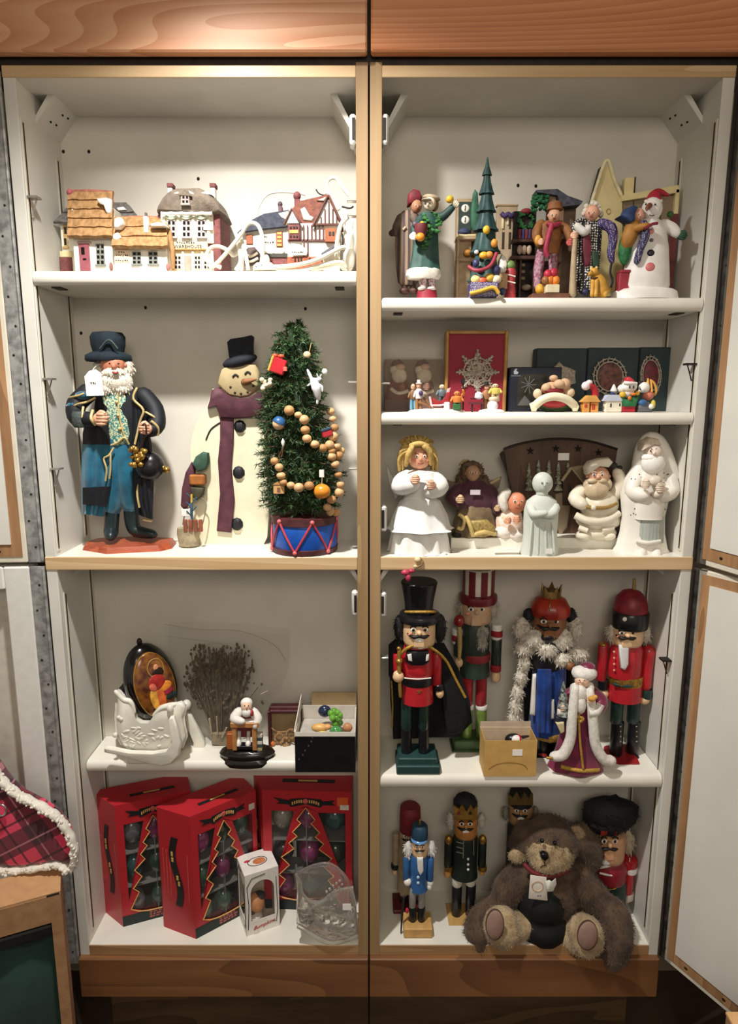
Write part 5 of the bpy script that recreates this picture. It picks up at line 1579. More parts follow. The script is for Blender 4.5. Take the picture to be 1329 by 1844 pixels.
for x, y, r, c in ((1172, 417, 5.5, 'd98a8a'), (1173, 433, 4, '6a6a72'), (1172, 456, 7, '23202e'), (1171, 481, 8.5, 'd87a7c')):
    el(F, 'button', M(c, 0.4, var=0.05), [(x, y, r, r, 3, -0.021 - (y - 417) * .00009)])
tb(F, 'scarf', pattern('dots', 'd5cde0', '2e2a55', 430, 0.6, 0.3, name='scarf_dots'), [([(1160, 402, -.024), (1162, 424, -.028), (1154, 446, -.028), (1147, 470, -.026)], [6, 8, 6.5, 6])])
tb(F, 'child_coat', M('b57f38', 0.6, var=0.15), [([(1140, 405, -.012), (1134, 425, -.014), (1128, 440, -.012)], [13, 14, 11]), ([(1144, 412, -.022), (1158, 408, -.034), (1166, 406, -.036)], [8, 6, 5])])
hd = head(F, 1150, 387, 10, 12, 10, -0.016, M('e2ac94', 0.5, var=0.1), mouth=None, turn=0.3, nose=0.3, ears=False)
pl(F, 'child_hood', M('2d4270', 0.6, var=0.15), [(1113, 390), (1124, 384), (1128, 374), (1142, 368), (1150, 372), (1144, 384), (1144, 398), (1134, 404), (1126, 396)], -0.028, 0.004)
el(F, 'green_sack', M('35804a', 0.6, c2='245c36', scale=140), [(1126, 448, 12, 30, 11, -.008)])
tb(F, 'red_pipe', M('8a2434', 0.5), [([(1160, 412, -.04), (1174, 404, -.042), (1184, 402, -.04)], 2.6)])
bx(F, 'red_pedestal', M('9c2f3c', 0.5, var=0.15), [(1115, 490, 1136, 527, -0.014, 0.006), (1118, 485, 1138, 491, -0.016, 0.006)], bev=.002)
# ================================================================= right, second compartment: gift boxes and tiny figurines
def Z3(x, y): return 690 + x / 4.583, 580 + y / 4.583
def Z4(x, y): return 910 + x / 3.797, 600 + y / 3.797
F = Fig('clear_gift_box', 'dull clear plastic gift box with two small santas inside, at the left', 'box', 745, 0.095, ZCs)
k = F.k(690)
a, b = F.l(693, 690), F.l(800, 690); zt = F.l(700, 645).z
g = G(); t = .0006
g.box((a.x, 0, 0), (b.x, t, zt)); F.mk(g, 'front_sheet', film('dull_film', 'b9a893', 0.10, 0.15), smooth=False)
g = G(); g.box((a.x, 0, zt), (b.x, .045, zt + t)); F.mk(g, 'top_sheet', film('dull_film', 'b9a893', 0.10, 0.15), smooth=False)
g = G(); g.box((b.x, 0, 0), (b.x + t, .045, zt)); F.mk(g, 'side_sheet', film('dull_film', 'b9a893', 0.10, 0.15), smooth=False)
g = G(); g.box((a.x, .044, 0), (b.x, .045, zt)); F.mk(g, 'card_back', M('8f7c68', 0.7, var=0.08), smooth=False)
g = G(); g.box((a.x, .001, 0), (b.x, .044, .022)); F.mk(g, 'card_tray', M('5a3c3c', 0.7, var=0.15), smooth=False)
for i, cx in enumerate((717, 762)):
    f = Fig('boxed_santa', ('left' if i == 0 else 'right') + ' red-hatted white-bearded santa inside the dull clear box', 'figurine', cx, 0.117, ZCs + .022, 'santas in the clear box')
    lt(f, 'coat', M('6e3234', 0.7, var=0.15), cx, [(8, 678), (18, 690), (22, 710), (24, 'b')], 0.0, sy=0.6)
    el(f, 'beard', M('d6c8b2', 0.8, var=0.1, bump=.3), [(cx + 2, 677, 14, 14, 10, -.008), (cx - 2, 666, 13, 12, 10, -.002)])
    el(f, 'face', M('c9a68e', 0.6), [(cx + 4, 661, 9, 6, 8, -.009)])
    pl(f, 'hat', M('5c2c30', 0.7, var=0.2), [(cx - 14, 660), (cx - 10, 650), (cx + 2, 646), (cx + 10, 653), (cx + 8, 658)], -.012, .012)
    tb(f, 'fur_band', M('d6c8b2', 0.8), [([(cx - 13, 700, -.012), (cx, 708, -.018), (cx + 18, 704, -.012)], 3.5)])
    hand(f, cx + 6, 697, 7, -.022, M('8c6a58', 0.6))

F = Fig('framed_snowflake_box', 'gold-framed red display box with a silver lace snowflake', 'box', 859, 0.085, ZCs)
fr = M('a87c40', 0.5, 0.1, var=0.15, scale=50)
bx(F, 'backing', M('8c1c30', 0.65, var=0.06, scale=30), [(808, 599, 911, 'b', 0.006, 0.02)], label='crimson velvet backing')
bx(F, 'frame', fr, [(803, 595, 809, 'b', 0.0, 0.03), (910, 595, 916, 'b', 0.0, 0.03), (809, 595, 910, 601, 0.0, 0.03)], bev=.0015)
SIL = M('b3a899', 0.5, 0.25, c2='857a6c', scale=240, bump=0.3)
g = G(); cx, cy = 860, 670; R = random.Random(5)
def sp(u, v, d=0.004): return F.l(cx + u, cy + v, d)
for i in range(8):
    a = PI / 8 * 2 * i + PI / 2
    c, s = math.cos(a), math.sin(a)
    g.tube([sp(0, 0), sp(c * 36, s * 38)], .0022, 6)
    for rr, L in ((14, 9), (22, 8), (29, 6)):
        for q in (-1, 1):
            b_ = a + q * .75
            g.tube([sp(c * rr, s * rr), sp(c * rr + math.cos(b_) * L, s * rr + math.sin(b_) * L)], .0017, 5)
    g.ell(sp(c * 37, s * 39), .003, 8, 6)
for rr in (8, 16, 25):
    g.tube([sp(rr * math.cos(t), rr * math.sin(t)) for t in [2 * PI * j / 32 for j in range(32)]], .0018, 5, closed=True)
for _ in range(420):
    a = R.uniform(0, 2 * PI); rr = R.uniform(3, 27 + 7 * math.cos(8 * (a - PI / 2)))
    g.ell(sp(rr * math.cos(a), rr * math.sin(a)), R.uniform(.0012, .0022), 6, 4)
F.mk(g, 'lace_snowflake', SIL, kind='stuff', label='silver lace snowflake')

F = Fig('navy_gift_box', 'dark navy box with a window and small white emblem', 'box', 965, 0.075, ZCs)
NB = M('161a2a', 0.4, var=0.15)
bx(F, 'carton', NB, [(919, 661, 1012, 'b', 0.0, 0.05)], bev=.0015)
pr(F, 'window', M('23221f', 0.15, c2='3b382f', scale=40), [(932, 684), (940, 674), (1005, 674), (1005, 732), (930, 732)], -0.0012, 0.0005)
g = G(); w = [(925, 669), (928, 664), (932, 664), (930, 668), (934, 670), (932, 674), (926, 674)]
F.prism(g, w, -0.0008, 0.0); F.mk(g, 'emblem', M('b9bcc8', 0.5), smooth=False)
letters('SWAROVSKI', 'lettering', M('9a9dae', 0.5), F.root, F.l(929, 677, -0.0006), width=17 * F.k(677))
g = G()
for i in range(9):
    a = i * PI / 4.5; F.tube(g, [(952, 693, -.0014), (952 + 14 * math.cos(a), 693 + 16 * math.sin(a), -.0014)], .8, seg=5)
F.mk(g, 'crystal_star', M('6c6a66', 0.3), kind='stuff')
pr(F, 'crystal_base', M('5a5a58', 0.3), [(932, 730), (945, 712), (960, 730)], -0.0018, -0.0008)

F = Fig('teal_ornament_box', 'wide dark teal box holding three metal ornaments at the back', 'box', 1094, 0.115, ZCs)
TB = M('27373a', 0.6, var=0.12, scale=30)
for x0, x1, y0 in ((966, 1058, 627), (1059, 1152, 626), (1153, 1224, 625)):
    bx(F, 'box_panel', TB, [(x0, y0, x1, 'b', 0.0, 0.03)], bev=.002)
def lace_oval(F, name, label, cx, cy, rx, ry, cen, part='ornament'):
    f = Fig(name, label, 'ornament', cx, F.Y - 0.004, P(cx, cy + ry, F.Y - .004).z)
    g = G(); n = 18
    for q, rr in ((0, 1.0), (1, .82)):
        g.tube([f.l(cx + rr * rx * math.cos(t), cy + rr * ry * math.sin(t)) for t in [2 * PI * j / 36 for j in range(36)]], .0016, 5, closed=True)
    for i in range(n):
        t = 2 * PI * i / n
        g.tube([f.l(cx + .82 * rx * math.cos(t), cy + .82 * ry * math.sin(t)), f.l(cx + 1.1 * rx * math.cos(t + .15), cy + 1.1 * ry * math.sin(t + .15))], .0013, 5)
    f.mk(g, 'lace_rim', SIL, kind='stuff')
    g = G(); f.ell(g, cx, cy, rx * .8, ry * .8, 3, 0.0); f.mk(g, 'centre', M(cen, 0.5, c2='3f2a26', scale=120))
    return f
lace_oval(F, 'lace_ornament', 'round lace-rimmed ornament with brown picture in the middle of the teal box', 1098, 678, 29, 32, '7a4a40')
lace_oval(F, 'lace_ornament', 'red-topped lace-rimmed ornament at the right of the teal box', 1172, 676, 18, 34, '7a2230')
f = Fig('star_ornament', 'dull silver star ornament at the left of the teal box', 'ornament', 1018, F.Y - .006, P(1018, 690, F.Y - .006).z)
pl(f, 'star', SIL, [(998, 660), (1008, 651), (1014, 658), (1026, 662), (1038, 668), (1036, 676), (1038, 690), (1026, 694), (1012, 686), (1006, 674)], -0.004, 0.003)

# tiny figurines
def tiny(F, px, y0, y1, coat, legs, hat=None, skin='dfae8c', dy=0.0, w=7, hatm='top'):
    h = y1 - y0
    lt(F, 'coat', M(coat, 0.5, var=0.1), px, [(w * .5, y0 + h * .28), (w * .95, y0 + h * .36), (w, y0 + h * .5), (w * .9, y0 + h * .62)], dy, sy=0.7, seg=14)
    tb(F, 'leg', M(legs, 0.5), [([(px - w * .4, y0 + h * .6), (px - w * .5, y1 - 2)], [w * .45, w * .4]), ([(px + w * .4, y0 + h * .6), (px + w * .5, y1 - 2)], [w * .45, w * .4])], dy=dy)
    hd = el(F, 'head', M(skin, 0.5), [(px, y0 + h * .18, w * .62, h * .12, w * .6, dy)])
    el(F, 'eye', INK, [(px - w * .22, y0 + h * .16, w * .09, w * .1, w * .08, dy - w * .56 * F.k(700))], hd); el(F, 'eye', INK, [(px + w * .22, y0 + h * .16, w * .09, w * .1, w * .08, dy - w * .56 * F.k(700))], hd)
    tb(F, 'arm', M(coat, 0.5, var=0.1), [([(px - w * .8, y0 + h * .38, dy), (px - w * 1.2, y0 + h * .55, dy - .003)], [w * .32, w * .26]), ([(px + w * .8, y0 + h * .38, dy), (px + w * 1.2, y0 + h * .52, dy - .003)], [w * .32, w * .26])])
    if hat:
        lt(F, 'hat', M(hat, 0.6), px, [(w * .45, y0 - 1), (w * .5, y0 + h * .08), (w * .85, y0 + h * .1), (w * .8, y0 + h * .12)], dy, seg=14)
gT = 'tiny winter scene figurines'
F = Fig('sleigh_scene', 'tiny winter scene with sleigh riders and a boy in orange coat on a snow base', 'figurine', 790, 0.03, ZCs, gT)
g = G(); g.ell((F.l(786, 742).x, 0, .001), (52 * F.k(740), .024, .0065), 30, 8); F.mk(g, 'snow_base', SNOW)
tiny(F, 744, 688, 738, '7d5a3c', '6c9ab0', dy=.002, w=7)
tiny(F, 754, 685, 738, 'd9d2cc', '9a6a40', hat='e4ded6', dy=-.004, w=7)
el(F, 'purple_mitt', M('4b3a66', 0.5), [(758, 708, 4, 5, 3, -.012)])
tb(F, 'toboggan', M('8a5a34', 0.5), [([(752, 724, -.008), (764, 728, -.01), (778, 734, -.01)], 2), ([(762, 716, -.004), (770, 724, -.006), (776, 732, -.008)], 2)])
pl(F, 'sleigh', M('b02f34', 0.5, var=0.1), [(774, 716), (790, 724), (800, 718), (806, 704), (812, 706), (812, 724), (804, 732), (776, 733)], -0.008, 0.008)
tb(F, 'sleigh_trim', M('e6cdd0', 0.5), [([(774, 714, -.009), (776, 724, -.009), (778, 735, -.009)], 2.2), ([(778, 730, -.010), (792, 730, -.010), (804, 728, -.01)], 1.6)])
tiny(F, 796, 690, 728, '5f666c', '5f666c', dy=-.002, w=8, skin='e6cda8')
pl(F, 'scarf_flag', M('d9a8a4', 0.5), [(806, 700), (812, 698), (808, 712), (802, 712)], -0.006, 0.0)
bx(F, 'cup', M('d6dade', 0.4), [(800, 724, 811, 738, -0.016, -0.004)], bev=.002)
tiny(F, 823, 702, 739, 'd97f3c', '36663a', dy=-.004, w=9, skin='dd8a48')
tb(F, 'raised_arm', M('d97f3c', 0.5), [([(830, 714), (835, 708, -.004), (834, 703, -.006)], [3, 2.6, 2.2])])
bx(F, 'green_parcel', M('35663a', 0.5), [(816, 728, 830, 738, -0.018, -0.006)])
F = Fig('snowman_scene', 'tiny snow scene with children building a snowman by a lamp post and bench', 'figurine', 880, 0.03, ZCs, gT)
g = G(); g.ell((F.l(885, 742).x, 0, .001), (24 * F.k(740), .02, .006), 26, 8); F.mk(g, 'snow_base', SNOW)
el(F, 'snowball', M('eef0f4', 0.5, var=0.03), [(887, 731, 10, 10, 9, -.004)]); el(F, 'snowball', M('e6ccae', 0.5), [(889, 719, 9, 6, 8, -.002)])
tiny(F, 892, 689, 722, 'd9c464', 'c9b48a', dy=-.004, w=9, skin='e8cfae')
tiny(F, 877, 688, 738, '9a6a48', '8a6038', hat='22201e', dy=.004, w=8)
tb(F, 'lamp_post', BLACK, [([(834, 738, .004), (834, 690, .004)], 1.2)]); bx(F, 'lamp_head', BLACK, [(831, 682, 837, 691, 0.0, 0.008)], bev=.001); 
bx(F, 'bench', M('5a2328', 0.5), [(846, 724, 872, 728, -0.006, 0.006), (847, 716, 871, 719, 0.004, 0.006)])
bx(F, 'bench_leg', M('2b1c1c', 0.5), [(849, 728, 852, 'b', -0.004, 0.0), (866, 728, 869, 'b', -0.004, 0.0)])
lt(F, 'white_bonnet', M('dde2ea', 0.5), 862, [(2, 705), (7, 709), (7.5, 716), (3, 719)], -.002, seg=14)

F = Fig('santa_face_ornament', 'round santa face ornament with a cream banner arched across it', 'ornament', 998, 0.04, ZCs)
el(F, 'green_half', M('33492a', 0.45, var=0.1), [(998, 727, 34, 17, 12, .004)]); el(F, 'red_half', M('b8353a', 0.4, var=0.08), [(998, 723, 28, 12, 12, -.004)])
BAN = M('ece4c4', 0.45, var=0.04)
tb(F, 'banner', BAN, [([(964, 730, -.010), (978, 719, -.016), (998, 714, -.018), (1020, 719, -.016), (1034, 730, -.010)], [7.5, 7.5, 7.5, 7.5, 7.5])], seg=12)
for x in (962, 1036):
    pl(F, 'banner_end', BAN, [(x - 8, 727), (x + 2, 722), (x + 8, 732), (x + 4, 741), (x - 4, 741)], -0.016, -0.008)
el(F, 'face', M('d6a684', 0.5), [(998, 700, 24, 13, 11, .0)]); el(F, 'hat_part', M('7d1f2a', 0.5), [(998, 704, 18, 5, 8, -.008)])
for p in ((997, 681, 8, 6, 7, -.002), (984, 698, 9, 8, 8, -.006), (1017, 692, 11, 11, 9, -.006), (1007, 692, 11, 9, 9, -.010), (968, 709, 8, 9, 8, -.004), (1026, 707, 9, 9, 8, -.004)):
    el(F, 'beard_curl', M('dcc4a4' if p[0] in (968, 1026) else 'c9a684', 0.6, var=0.1), [p])
F = Fig('birdhouse_ornament', 'orange birdhouse ornament topped by a drooping red stocking cap', 'ornament', 1064, 0.03, ZCs, 'small bright ornaments in a row')
bx(F, 'house', M('dd9a4e', 0.45, var=0.1), [(1050, 722, 1062, 'b', -.008, .008), (1064, 724, 1078, 'b', -.006, .008)], bev=.001)
pr(F, 'roof', M('e2a858', 0.45), [(1047, 724), (1060, 712), (1074, 712), (1082, 724)], -0.01, 0.008)
bx(F, 'doorway', M('b5442c', 0.5), [(1066, 728, 1072, 738, -0.007, 0), (1053, 728, 1058, 734, -0.009, 0)])
tb(F, 'red_cap', M('b52832', 0.5), [([(1072, 712), (1070, 700, -.002), (1062, 694, -.004)], [7, 6, 5])]); el(F, 'cap_fur', M('ead8dc', 0.6), [(1055, 695, 8, 8, 7, -.004), (1061, 689, 6, 5, 6, -.003)])
F = Fig('white_house_ornament', 'white cottage ornament with a pale blue roof and bell on top', 'ornament', 1104, 0.03, ZCs, 'small bright ornaments in a row')
bx(F, 'house', M('eae2cc', 0.45, var=0.05), [(1090, 720, 1121, 'b', -.008, .008)], bev=.002)
pr(F, 'roof', M('c9cdde', 0.45, var=0.05), [(1086, 722), (1096, 711), (1114, 711), (1123, 722)], -.010, .008)
bx(F, 'doorway', INK, [(1099, 726, 1102, 734, -.0088, 0), (1115, 726, 1118, 732, -.0088, 0)])
lt(F, 'bell', M('f0ece6', 0.35), 1105, [(1, 692), (3, 696), (6, 704), (3, 707)], -.002, seg=16); bx(F, 'blue_tie', M('34406c', 0.5), [(1101, 706, 1108, 712, -.006, .002)])
F = Fig('capped_snow_figure', 'plump white snow figure in red cap behind a green gift', 'ornament', 1134, 0.032, ZCs, 'small bright ornaments in a row')
bx(F, 'red_block', M('b32432', 0.45), [(1121, 727, 1145, 'b', -.010, .010)], bev=.002); pl(F, 'green_gift', M('2f7a4a', 0.5, var=0.1), [(1116, 716), (1126, 720), (1138, 716), (1152, 714), (1146, 733), (1122, 733)], -.014, .008)
el(F, 'body', WHITE, [(1131, 706, 10, 11, 9, 0)]); hd = el(F, 'head', M('f0ece4', 0.4), [(1133, 696, 14, 12, 12, -.002), (1120, 700, 8, 8, 8, 0.0)])
for x in (1134, 1141):
    el(F, 'eye', INK, [(x, 697, 1.4, 3, 1, -.015)], hd)
el(F, 'carrot_nose', M('d9762c', 0.5), [(1141, 710, 5, 3, 5, -.014), (1134, 717, 3.5, 4, 3, -.014)]); el(F, 'yellow_mitten', M('e3b53a', 0.5), [(1121, 711, 6, 6, 5, -.008), (1148, 708, 4, 5, 4, -.006)])
pl(F, 'cap', M('c43440', 0.5, var=0.1), [(1126, 688), (1128, 680), (1134, 678), (1142, 684), (1145, 690)], -.010, .008); tb(F, 'cap_band', WHITE, [([(1124, 689, -.009), (1134, 690, -.014), (1146, 691, -.009)], 3)])
F = Fig('sledding_bear_ornament', 'white bear figure with a tan sled and blue bundle, last on the right', 'ornament', 1166, 0.032, ZCs, 'small bright ornaments in a row')
el(F, 'body', M('d9826c', 0.5, var=0.1), [(1167, 712, 10, 9, 8, 0)]); hd = el(F, 'head', WHITE, [(1160, 698, 10, 10, 9, -.002)]); el(F, 'ear', INK, [(1153, 689, 3.5, 3, 3, 0), (1163, 684, 3, 3, 3, 0)], hd)
el(F, 'muzzle', WHITE, [(1155, 703, 5, 4, 5, -.010)], hd); el(F, 'nose', INK, [(1153, 701, 1.6, 1.5, 1.4, -.016)], hd)
tb(F, 'sled', M('d9a24a', 0.5), [([(1170, 684), (1178, 690, -.002), (1182, 704, -.002), (1178, 712)], 2), ([(1166, 682), (1168, 700, -.006)], 2.6), ([(1172, 684), (1174, 706, -.006)], 2.2)])
pl(F, 'grey_stone', M('6c6c72', 0.6, var=0.1), [(1148, 730), (1156, 722), (1170, 724), (1176, 743), (1148, 743)], -.012, .010); el(F, 'blue_bundle', M('3f6a9c', 0.5, var=0.1), [(1157, 725, 8, 6, 6, -.010)]); el(F, 'yellow_bundle', M('d9c44a', 0.5), [(1176, 728, 4, 8, 5, -.008)])
el(F, 'foot', WHITE, [(1172, 732, 5, 5, 6, -.010)])
# ================================================================= right, third compartment: dolls, glass and porcelain
def Z5(x, y): return 690 + x / 4.922, 780 + y / 4.922
def Z6(x, y): return 900 + x / 3.909, 770 + y / 3.909
GOWN = M('e9e7e2', 0.55, var=0.06, scale=30, sheen=0.3, bump=0.1)
F = Fig('angel_doll', 'blonde angel doll in a white satin gown at the left front', 'doll', 756, 0.05, ZM1)
lt(F, 'gown', GOWN, 756, [(24, 890), (34, 905), (44, 940), (50, 965), (53, 988), (55, 'b')], 0.0, sy=0.75, seg=64, wav=0.09, wn=11, wpow=.8, auto=70)
lt(F, 'overskirt', M('e4e3e0', 0.6, var=0.05), 757, [(22, 894), (36, 902), (48, 926), (54, 948), (60, 952)], -0.001, sy=0.76, seg=60, wav=0.08, wn=7, cap=False, auto=70)
lt(F, 'hem_ruffle', M('f0ede4', 0.6, var=0.05), 756, [(54, 990), (57, 994), (56, 999), (57, 'b')], 0.0, sy=0.76, seg=60, wav=0.07, wn=16, wpow=.2, auto=70)
lt(F, 'bodice', GOWN, 756, [(14, 848), (26, 860), (30, 880), (25, 894)], -0.002, sy=0.7, seg=26)
for pts in ([(732, 862, -.01), (722, 874, -.02), (742, 872, -.045)], [(778, 862, -.01), (790, 876, -.02), (776, 884, -.045)]):
    tb(F, 'sleeve', GOWN, [(pts, [17, 18, 14])], seg=16)
lt(F, 'collar', M('eeebe4', 0.5, var=0.04), 757, [(14, 845), (26, 849), (31, 860), (27, 864)], -0.010, sy=0.9, seg=40, wav=0.04, wn=12)
hand(F, 747, 864, 9, -.058, M('eab79a', 0.5), side=1); hand(F, 777, 874, 9, -.058, M('eab79a', 0.5), side=-1)
tb(F, 'song_book', M('d9d6d0', 0.6), [([(752, 866, -.06), (762, 868, -.062), (772, 872, -.06)], 3)])
h = head(F, 756, 824, 20, 22, 19, -0.012, M('e0a384', 0.4, var=0.08, scale=100), mouth='9c4a40', brow='8a6a4a', nose=0.22, big=0.12, cheek='d58c74', turn=0.08)
HB = M('d9bc74', 0.6, c2='b08c44', scale=260, bump=0.5, stretch=(3, 3, .5))
g = G(); R = random.Random(12); k = F.k(830)
F.ell(g, 754, 818, 26, 26, 22, 0.004, seg=18, rings=12)
for i in range(210):
    a = R.uniform(-.2, PI + .2); rr = R.uniform(.92, 1.25)
    x, y = 752 + 27 * rr * math.cos(a), 822 - 27 * rr * math.sin(a)
    yy = y + R.uniform(18, 30) if abs(math.cos(a)) > .55 else y - R.uniform(0, 6)
    x2 = x + (R.uniform(-2, 2) if abs(math.cos(a)) > .55 else -math.cos(a) * -8)
    d = -0.018 + R.uniform(-.004, .02)
    F.limb(g, [(752 + 10 * math.cos(a), 806, d), (x, y, d), (x2, min(yy, 848), d + .004)], [1.8, 2.2, 1.0], 0.0, 5)
F.mk(g, 'hair', HB, h, kind='stuff')
g = G(); F.limb(g, [(742, 806, -.034), (736, 818, -.034), (731, 838, -.03)], [5, 6, 3], 0, 8); F.limb(g, [(764, 804, -.034), (774, 814, -.03), (776, 836, -.024)], [5, 6, 3], 0, 8); F.limb(g, [(740, 802, -.03), (755, 799, -.034), (770, 803, -.03)], [4, 5, 4], 0, 8)
F.mk(g, 'fringe', HB, h, auto=70)
g = G()
for i in range(40):
    a = PI * (0.12 + .76 * i / 39)
    F.limb(g, [(752 + 24 * math.cos(a), 808 - 12 * math.sin(a), .002), (750 + 33 * math.cos(a), 802 - 17 * math.sin(a), .004)], [2.2, 1.2], 0, 5)
F.mk(g, 'halo_fluff', M('a8893c', 0.6, 0.2, c2='7a6428', scale=200), h, kind='stuff', label='dull gold tinsel halo')
pl(F, 'wing', M('c8c4bc', 0.5, var=0.1), [(700, 870), (693, 830), (702, 850), (716, 868), (724, 890), (712, 900)], 0.012, 0.02, label='grey gauze wing')
tb(F, 'wing_rod', M('9c8c76', 0.5), [([(696, 838, .02), (708, 872, .016), (714, 890, .012)], 1.4)])

F = Fig('display_slab', 'low white slab on short feet under the small dolls', 'riser', 970, 0.075, ZM1)
bx(F, 'slab', M('ece8dc', 0.45, var=0.04), [(812, 969, 1128, 988, -0.004, 0.07)], bev=.001)
for x in (822, 965, 1112):
    bx(F, 'foot', DARKM, [(x, 986, x + 10, 'b', 0.006, 0.06)])
ZS = F.l(900, 969, -0.004).z + ZM1
F = Fig('angel_doll', 'seated brown-haired angel doll in a burgundy dress on the white slab', 'doll', 855, 0.10, ZS)
BUR = M('4a1f2e', 0.7, var=0.2, sheen=0.3, bump=0.15)
lt(F, 'dress', BUR, 855, [(16, 864), (34, 878), (42, 900), (38, 912)], 0.0, sy=0.55, seg=28, wav=.04, wn=8)
lt(F, 'skirt', M('7d684a', 0.65, c2='5c4a34', scale=40, sheen=0.2), 855, [(20, 898), (30, 915), (36, 936), (38, 'b')], -0.006, sy=0.6, seg=50, wav=0.10, wn=9, wpow=.7, auto=70)
tb(F, 'sleeve', BUR, [([(826, 882), (814, 896, -.006), (830, 908, -.018)], [14, 13, 11]), ([(882, 884), (892, 908, -.006), (898, 922, -.010)], [14, 12, 9])], seg=14)
hand(F, 828, 900, 8, -.03, M('cfae8a', 0.5)); hand(F, 895, 916, 6, -.02, M('cfae8a', 0.5))
h = head(F, 851, 852, 13, 15, 13, -0.006, M('b98f72', 0.5, var=0.1), mouth=None, nose=0.25, turn=0.1, brow=None)
hair(F, 'hair', M('6e5640', 0.7, c2='4e3c2c', scale=160), [(838, 850, 12, 20, 12, .006), (862, 852, 10, 18, 12, .006), (848, 838, 18, 9, 14, .004), (828, 866, 9, 14, 10, .01), (872, 868, 9, 14, 10, .01)], 90, 7, 1.6, h, seed=3, droop=.5)
tb(F, 'halo', GOLD, [([(826, 838, .008), (836, 828, .008), (846, 834, .008)], 1.2)])
pl(F, 'wing', M('7e6e58', 0.6, var=0.15), [(800, 862), (790, 872), (806, 890), (826, 886), (830, 872)], 0.012, 0.018); pl(F, 'wing', M('7e6e58', 0.6, var=0.15), [(880, 866), (896, 862), (904, 858), (898, 880), (888, 888)], 0.012, 0.018)
tb(F, 'wing_tip', M('b9a884', 0.5), [([(882, 872, .010), (898, 862, .010)], [4, 3])])
tag_on(F, 847, 882, 865, 891, -0.030, name='price_sticker', mat=M('d9cfd6', 0.5, var=.02))
tb(F, 'gold_lace', M('c9b070', 0.5, 0.2, var=0.2), [([(826, 926, -.034), (836, 936, -.038), (832, 952, -.038), (824, 950, -.036)], 3.4), ([(838, 930, -.036), (846, 944, -.042), (852, 966, -.042)], 4.2), ([(852, 964, -.042), (872, 958, -.04), (892, 962, -.036)], 4)])
pl(F, 'gold_hem', M('b39a5c', 0.5, 0.2, c2='7d6a3a', scale=200), [(846, 938), (878, 936), (893, 950), (893, 964), (866, 968), (852, 967)], -0.04, -0.025)
lt(F, 'dark_shoe', INK, 822, [(8, 956), (10, 960), (9, 'b')], -0.012, sy=1.3)

F = Fig('baby_doll', 'small pink-faced baby doll in a fluffy white hood on the white slab', 'doll', 920, 0.09, ZS)
lt(F, 'bunting', M('ecdcd0', 0.75, var=0.06, scale=120, bump=.4, c2='e0b898'), 918, [(10, 914), (22, 924), (26, 945), (24, 'b')], 0.0, sy=0.7, seg=26)
h = head(F, 930, 905, 17, 19, 15, -0.012, M('dc8f6e', 0.45, var=0.12, scale=60), mouth='b04a3c', nose=0.2, ears=False, turn=0.2)
pl(F, 'hood', M('e6ded2', 0.85, var=0.08, scale=150, bump=.5), [(897, 896), (904, 884), (918, 880), (922, 884), (914, 900), (916, 918), (908, 926), (898, 914)], -0.02, 0.012, h)
el(F, 'fur_collar', M('efe4dc', 0.9, var=0.06, scale=200, bump=.6), [(906, 958, 16, 12, 14, -.01), (930, 962, 18, 10, 12, -.012)], lump=0.1, lf=200)
hand(F, 914, 938, 7, -.03, M('e6a684', 0.5)); hand(F, 930, 936, 7, -.03, M('e6a684', 0.5))

F = Fig('curled_paper', 'curled white paper slip on the shelf beside the frosted figure', 'paper', 910, 0.03, ZM1)
g = G(); g.sheet([[F.l(890 + 45 * u, 996 - 8 * math.sin(u * 2.6) + dy_, d) for u in [i / 10 for i in range(11)]] for dy_, d in ((0, .0), (2.5, -.016))], .0006)
for o_ in [F.mk(g, 'paper', M('f2efe6', 0.6, var=0.02))]: o_.location.z = 0.003

FG = M('e4e9e0', 0.45, var=0.02, trans=0.32, ior=1.25, sss=.3)
F = Fig('frosted_glass_figure', 'pale frosted glass madonna figure standing in the middle', 'figurine', 976, 0.028, ZM1)
g = G()
F.lathe(g, 976, [(4, 888), (16, 893), (27, 902), (31, 918), (31, 940), (30, 960), (32, 982), (36, 'b')], 0.0, sy=0.62, seg=36)
F.ell(g, 977, 870, 18.5, 20, 15, 0.0, seg=24, rings=14); F.ell(g, 976, 888, 11, 9, 10, .0)
F.mk(g, 'body', FG, auto=70)
h = el(F, 'face', FG, [(980, 872, 11, 14, 8, -.009)])
el(F, 'nose', FG, [(981, 873, 2, 4, 3, -.018)], h)
for x in (976, 985):
    el(F, 'eye', M('9aa5a0', 0.5), [(x, 869, 2.2, 1.4, 1.2, -.0172)], h)
tb(F, 'folded_arm', FG, [([(956, 914, -.008), (962, 926, -.024), (982, 924, -.028)], [9, 8, 6]), ([(1000, 914, -.008), (994, 926, -.024), (974, 926, -.026)], [9, 8, 6])])
tb(F, 'robe_fold', FG, [([(x, 940, -.018), (x + (x - 976) * .15, 970, -.02), (x + (x - 976) * .25, 998, -.022)], 2) for x in (958, 970, 982, 994)])
tag_on(F, 983, 988, 995, 997, -0.026)

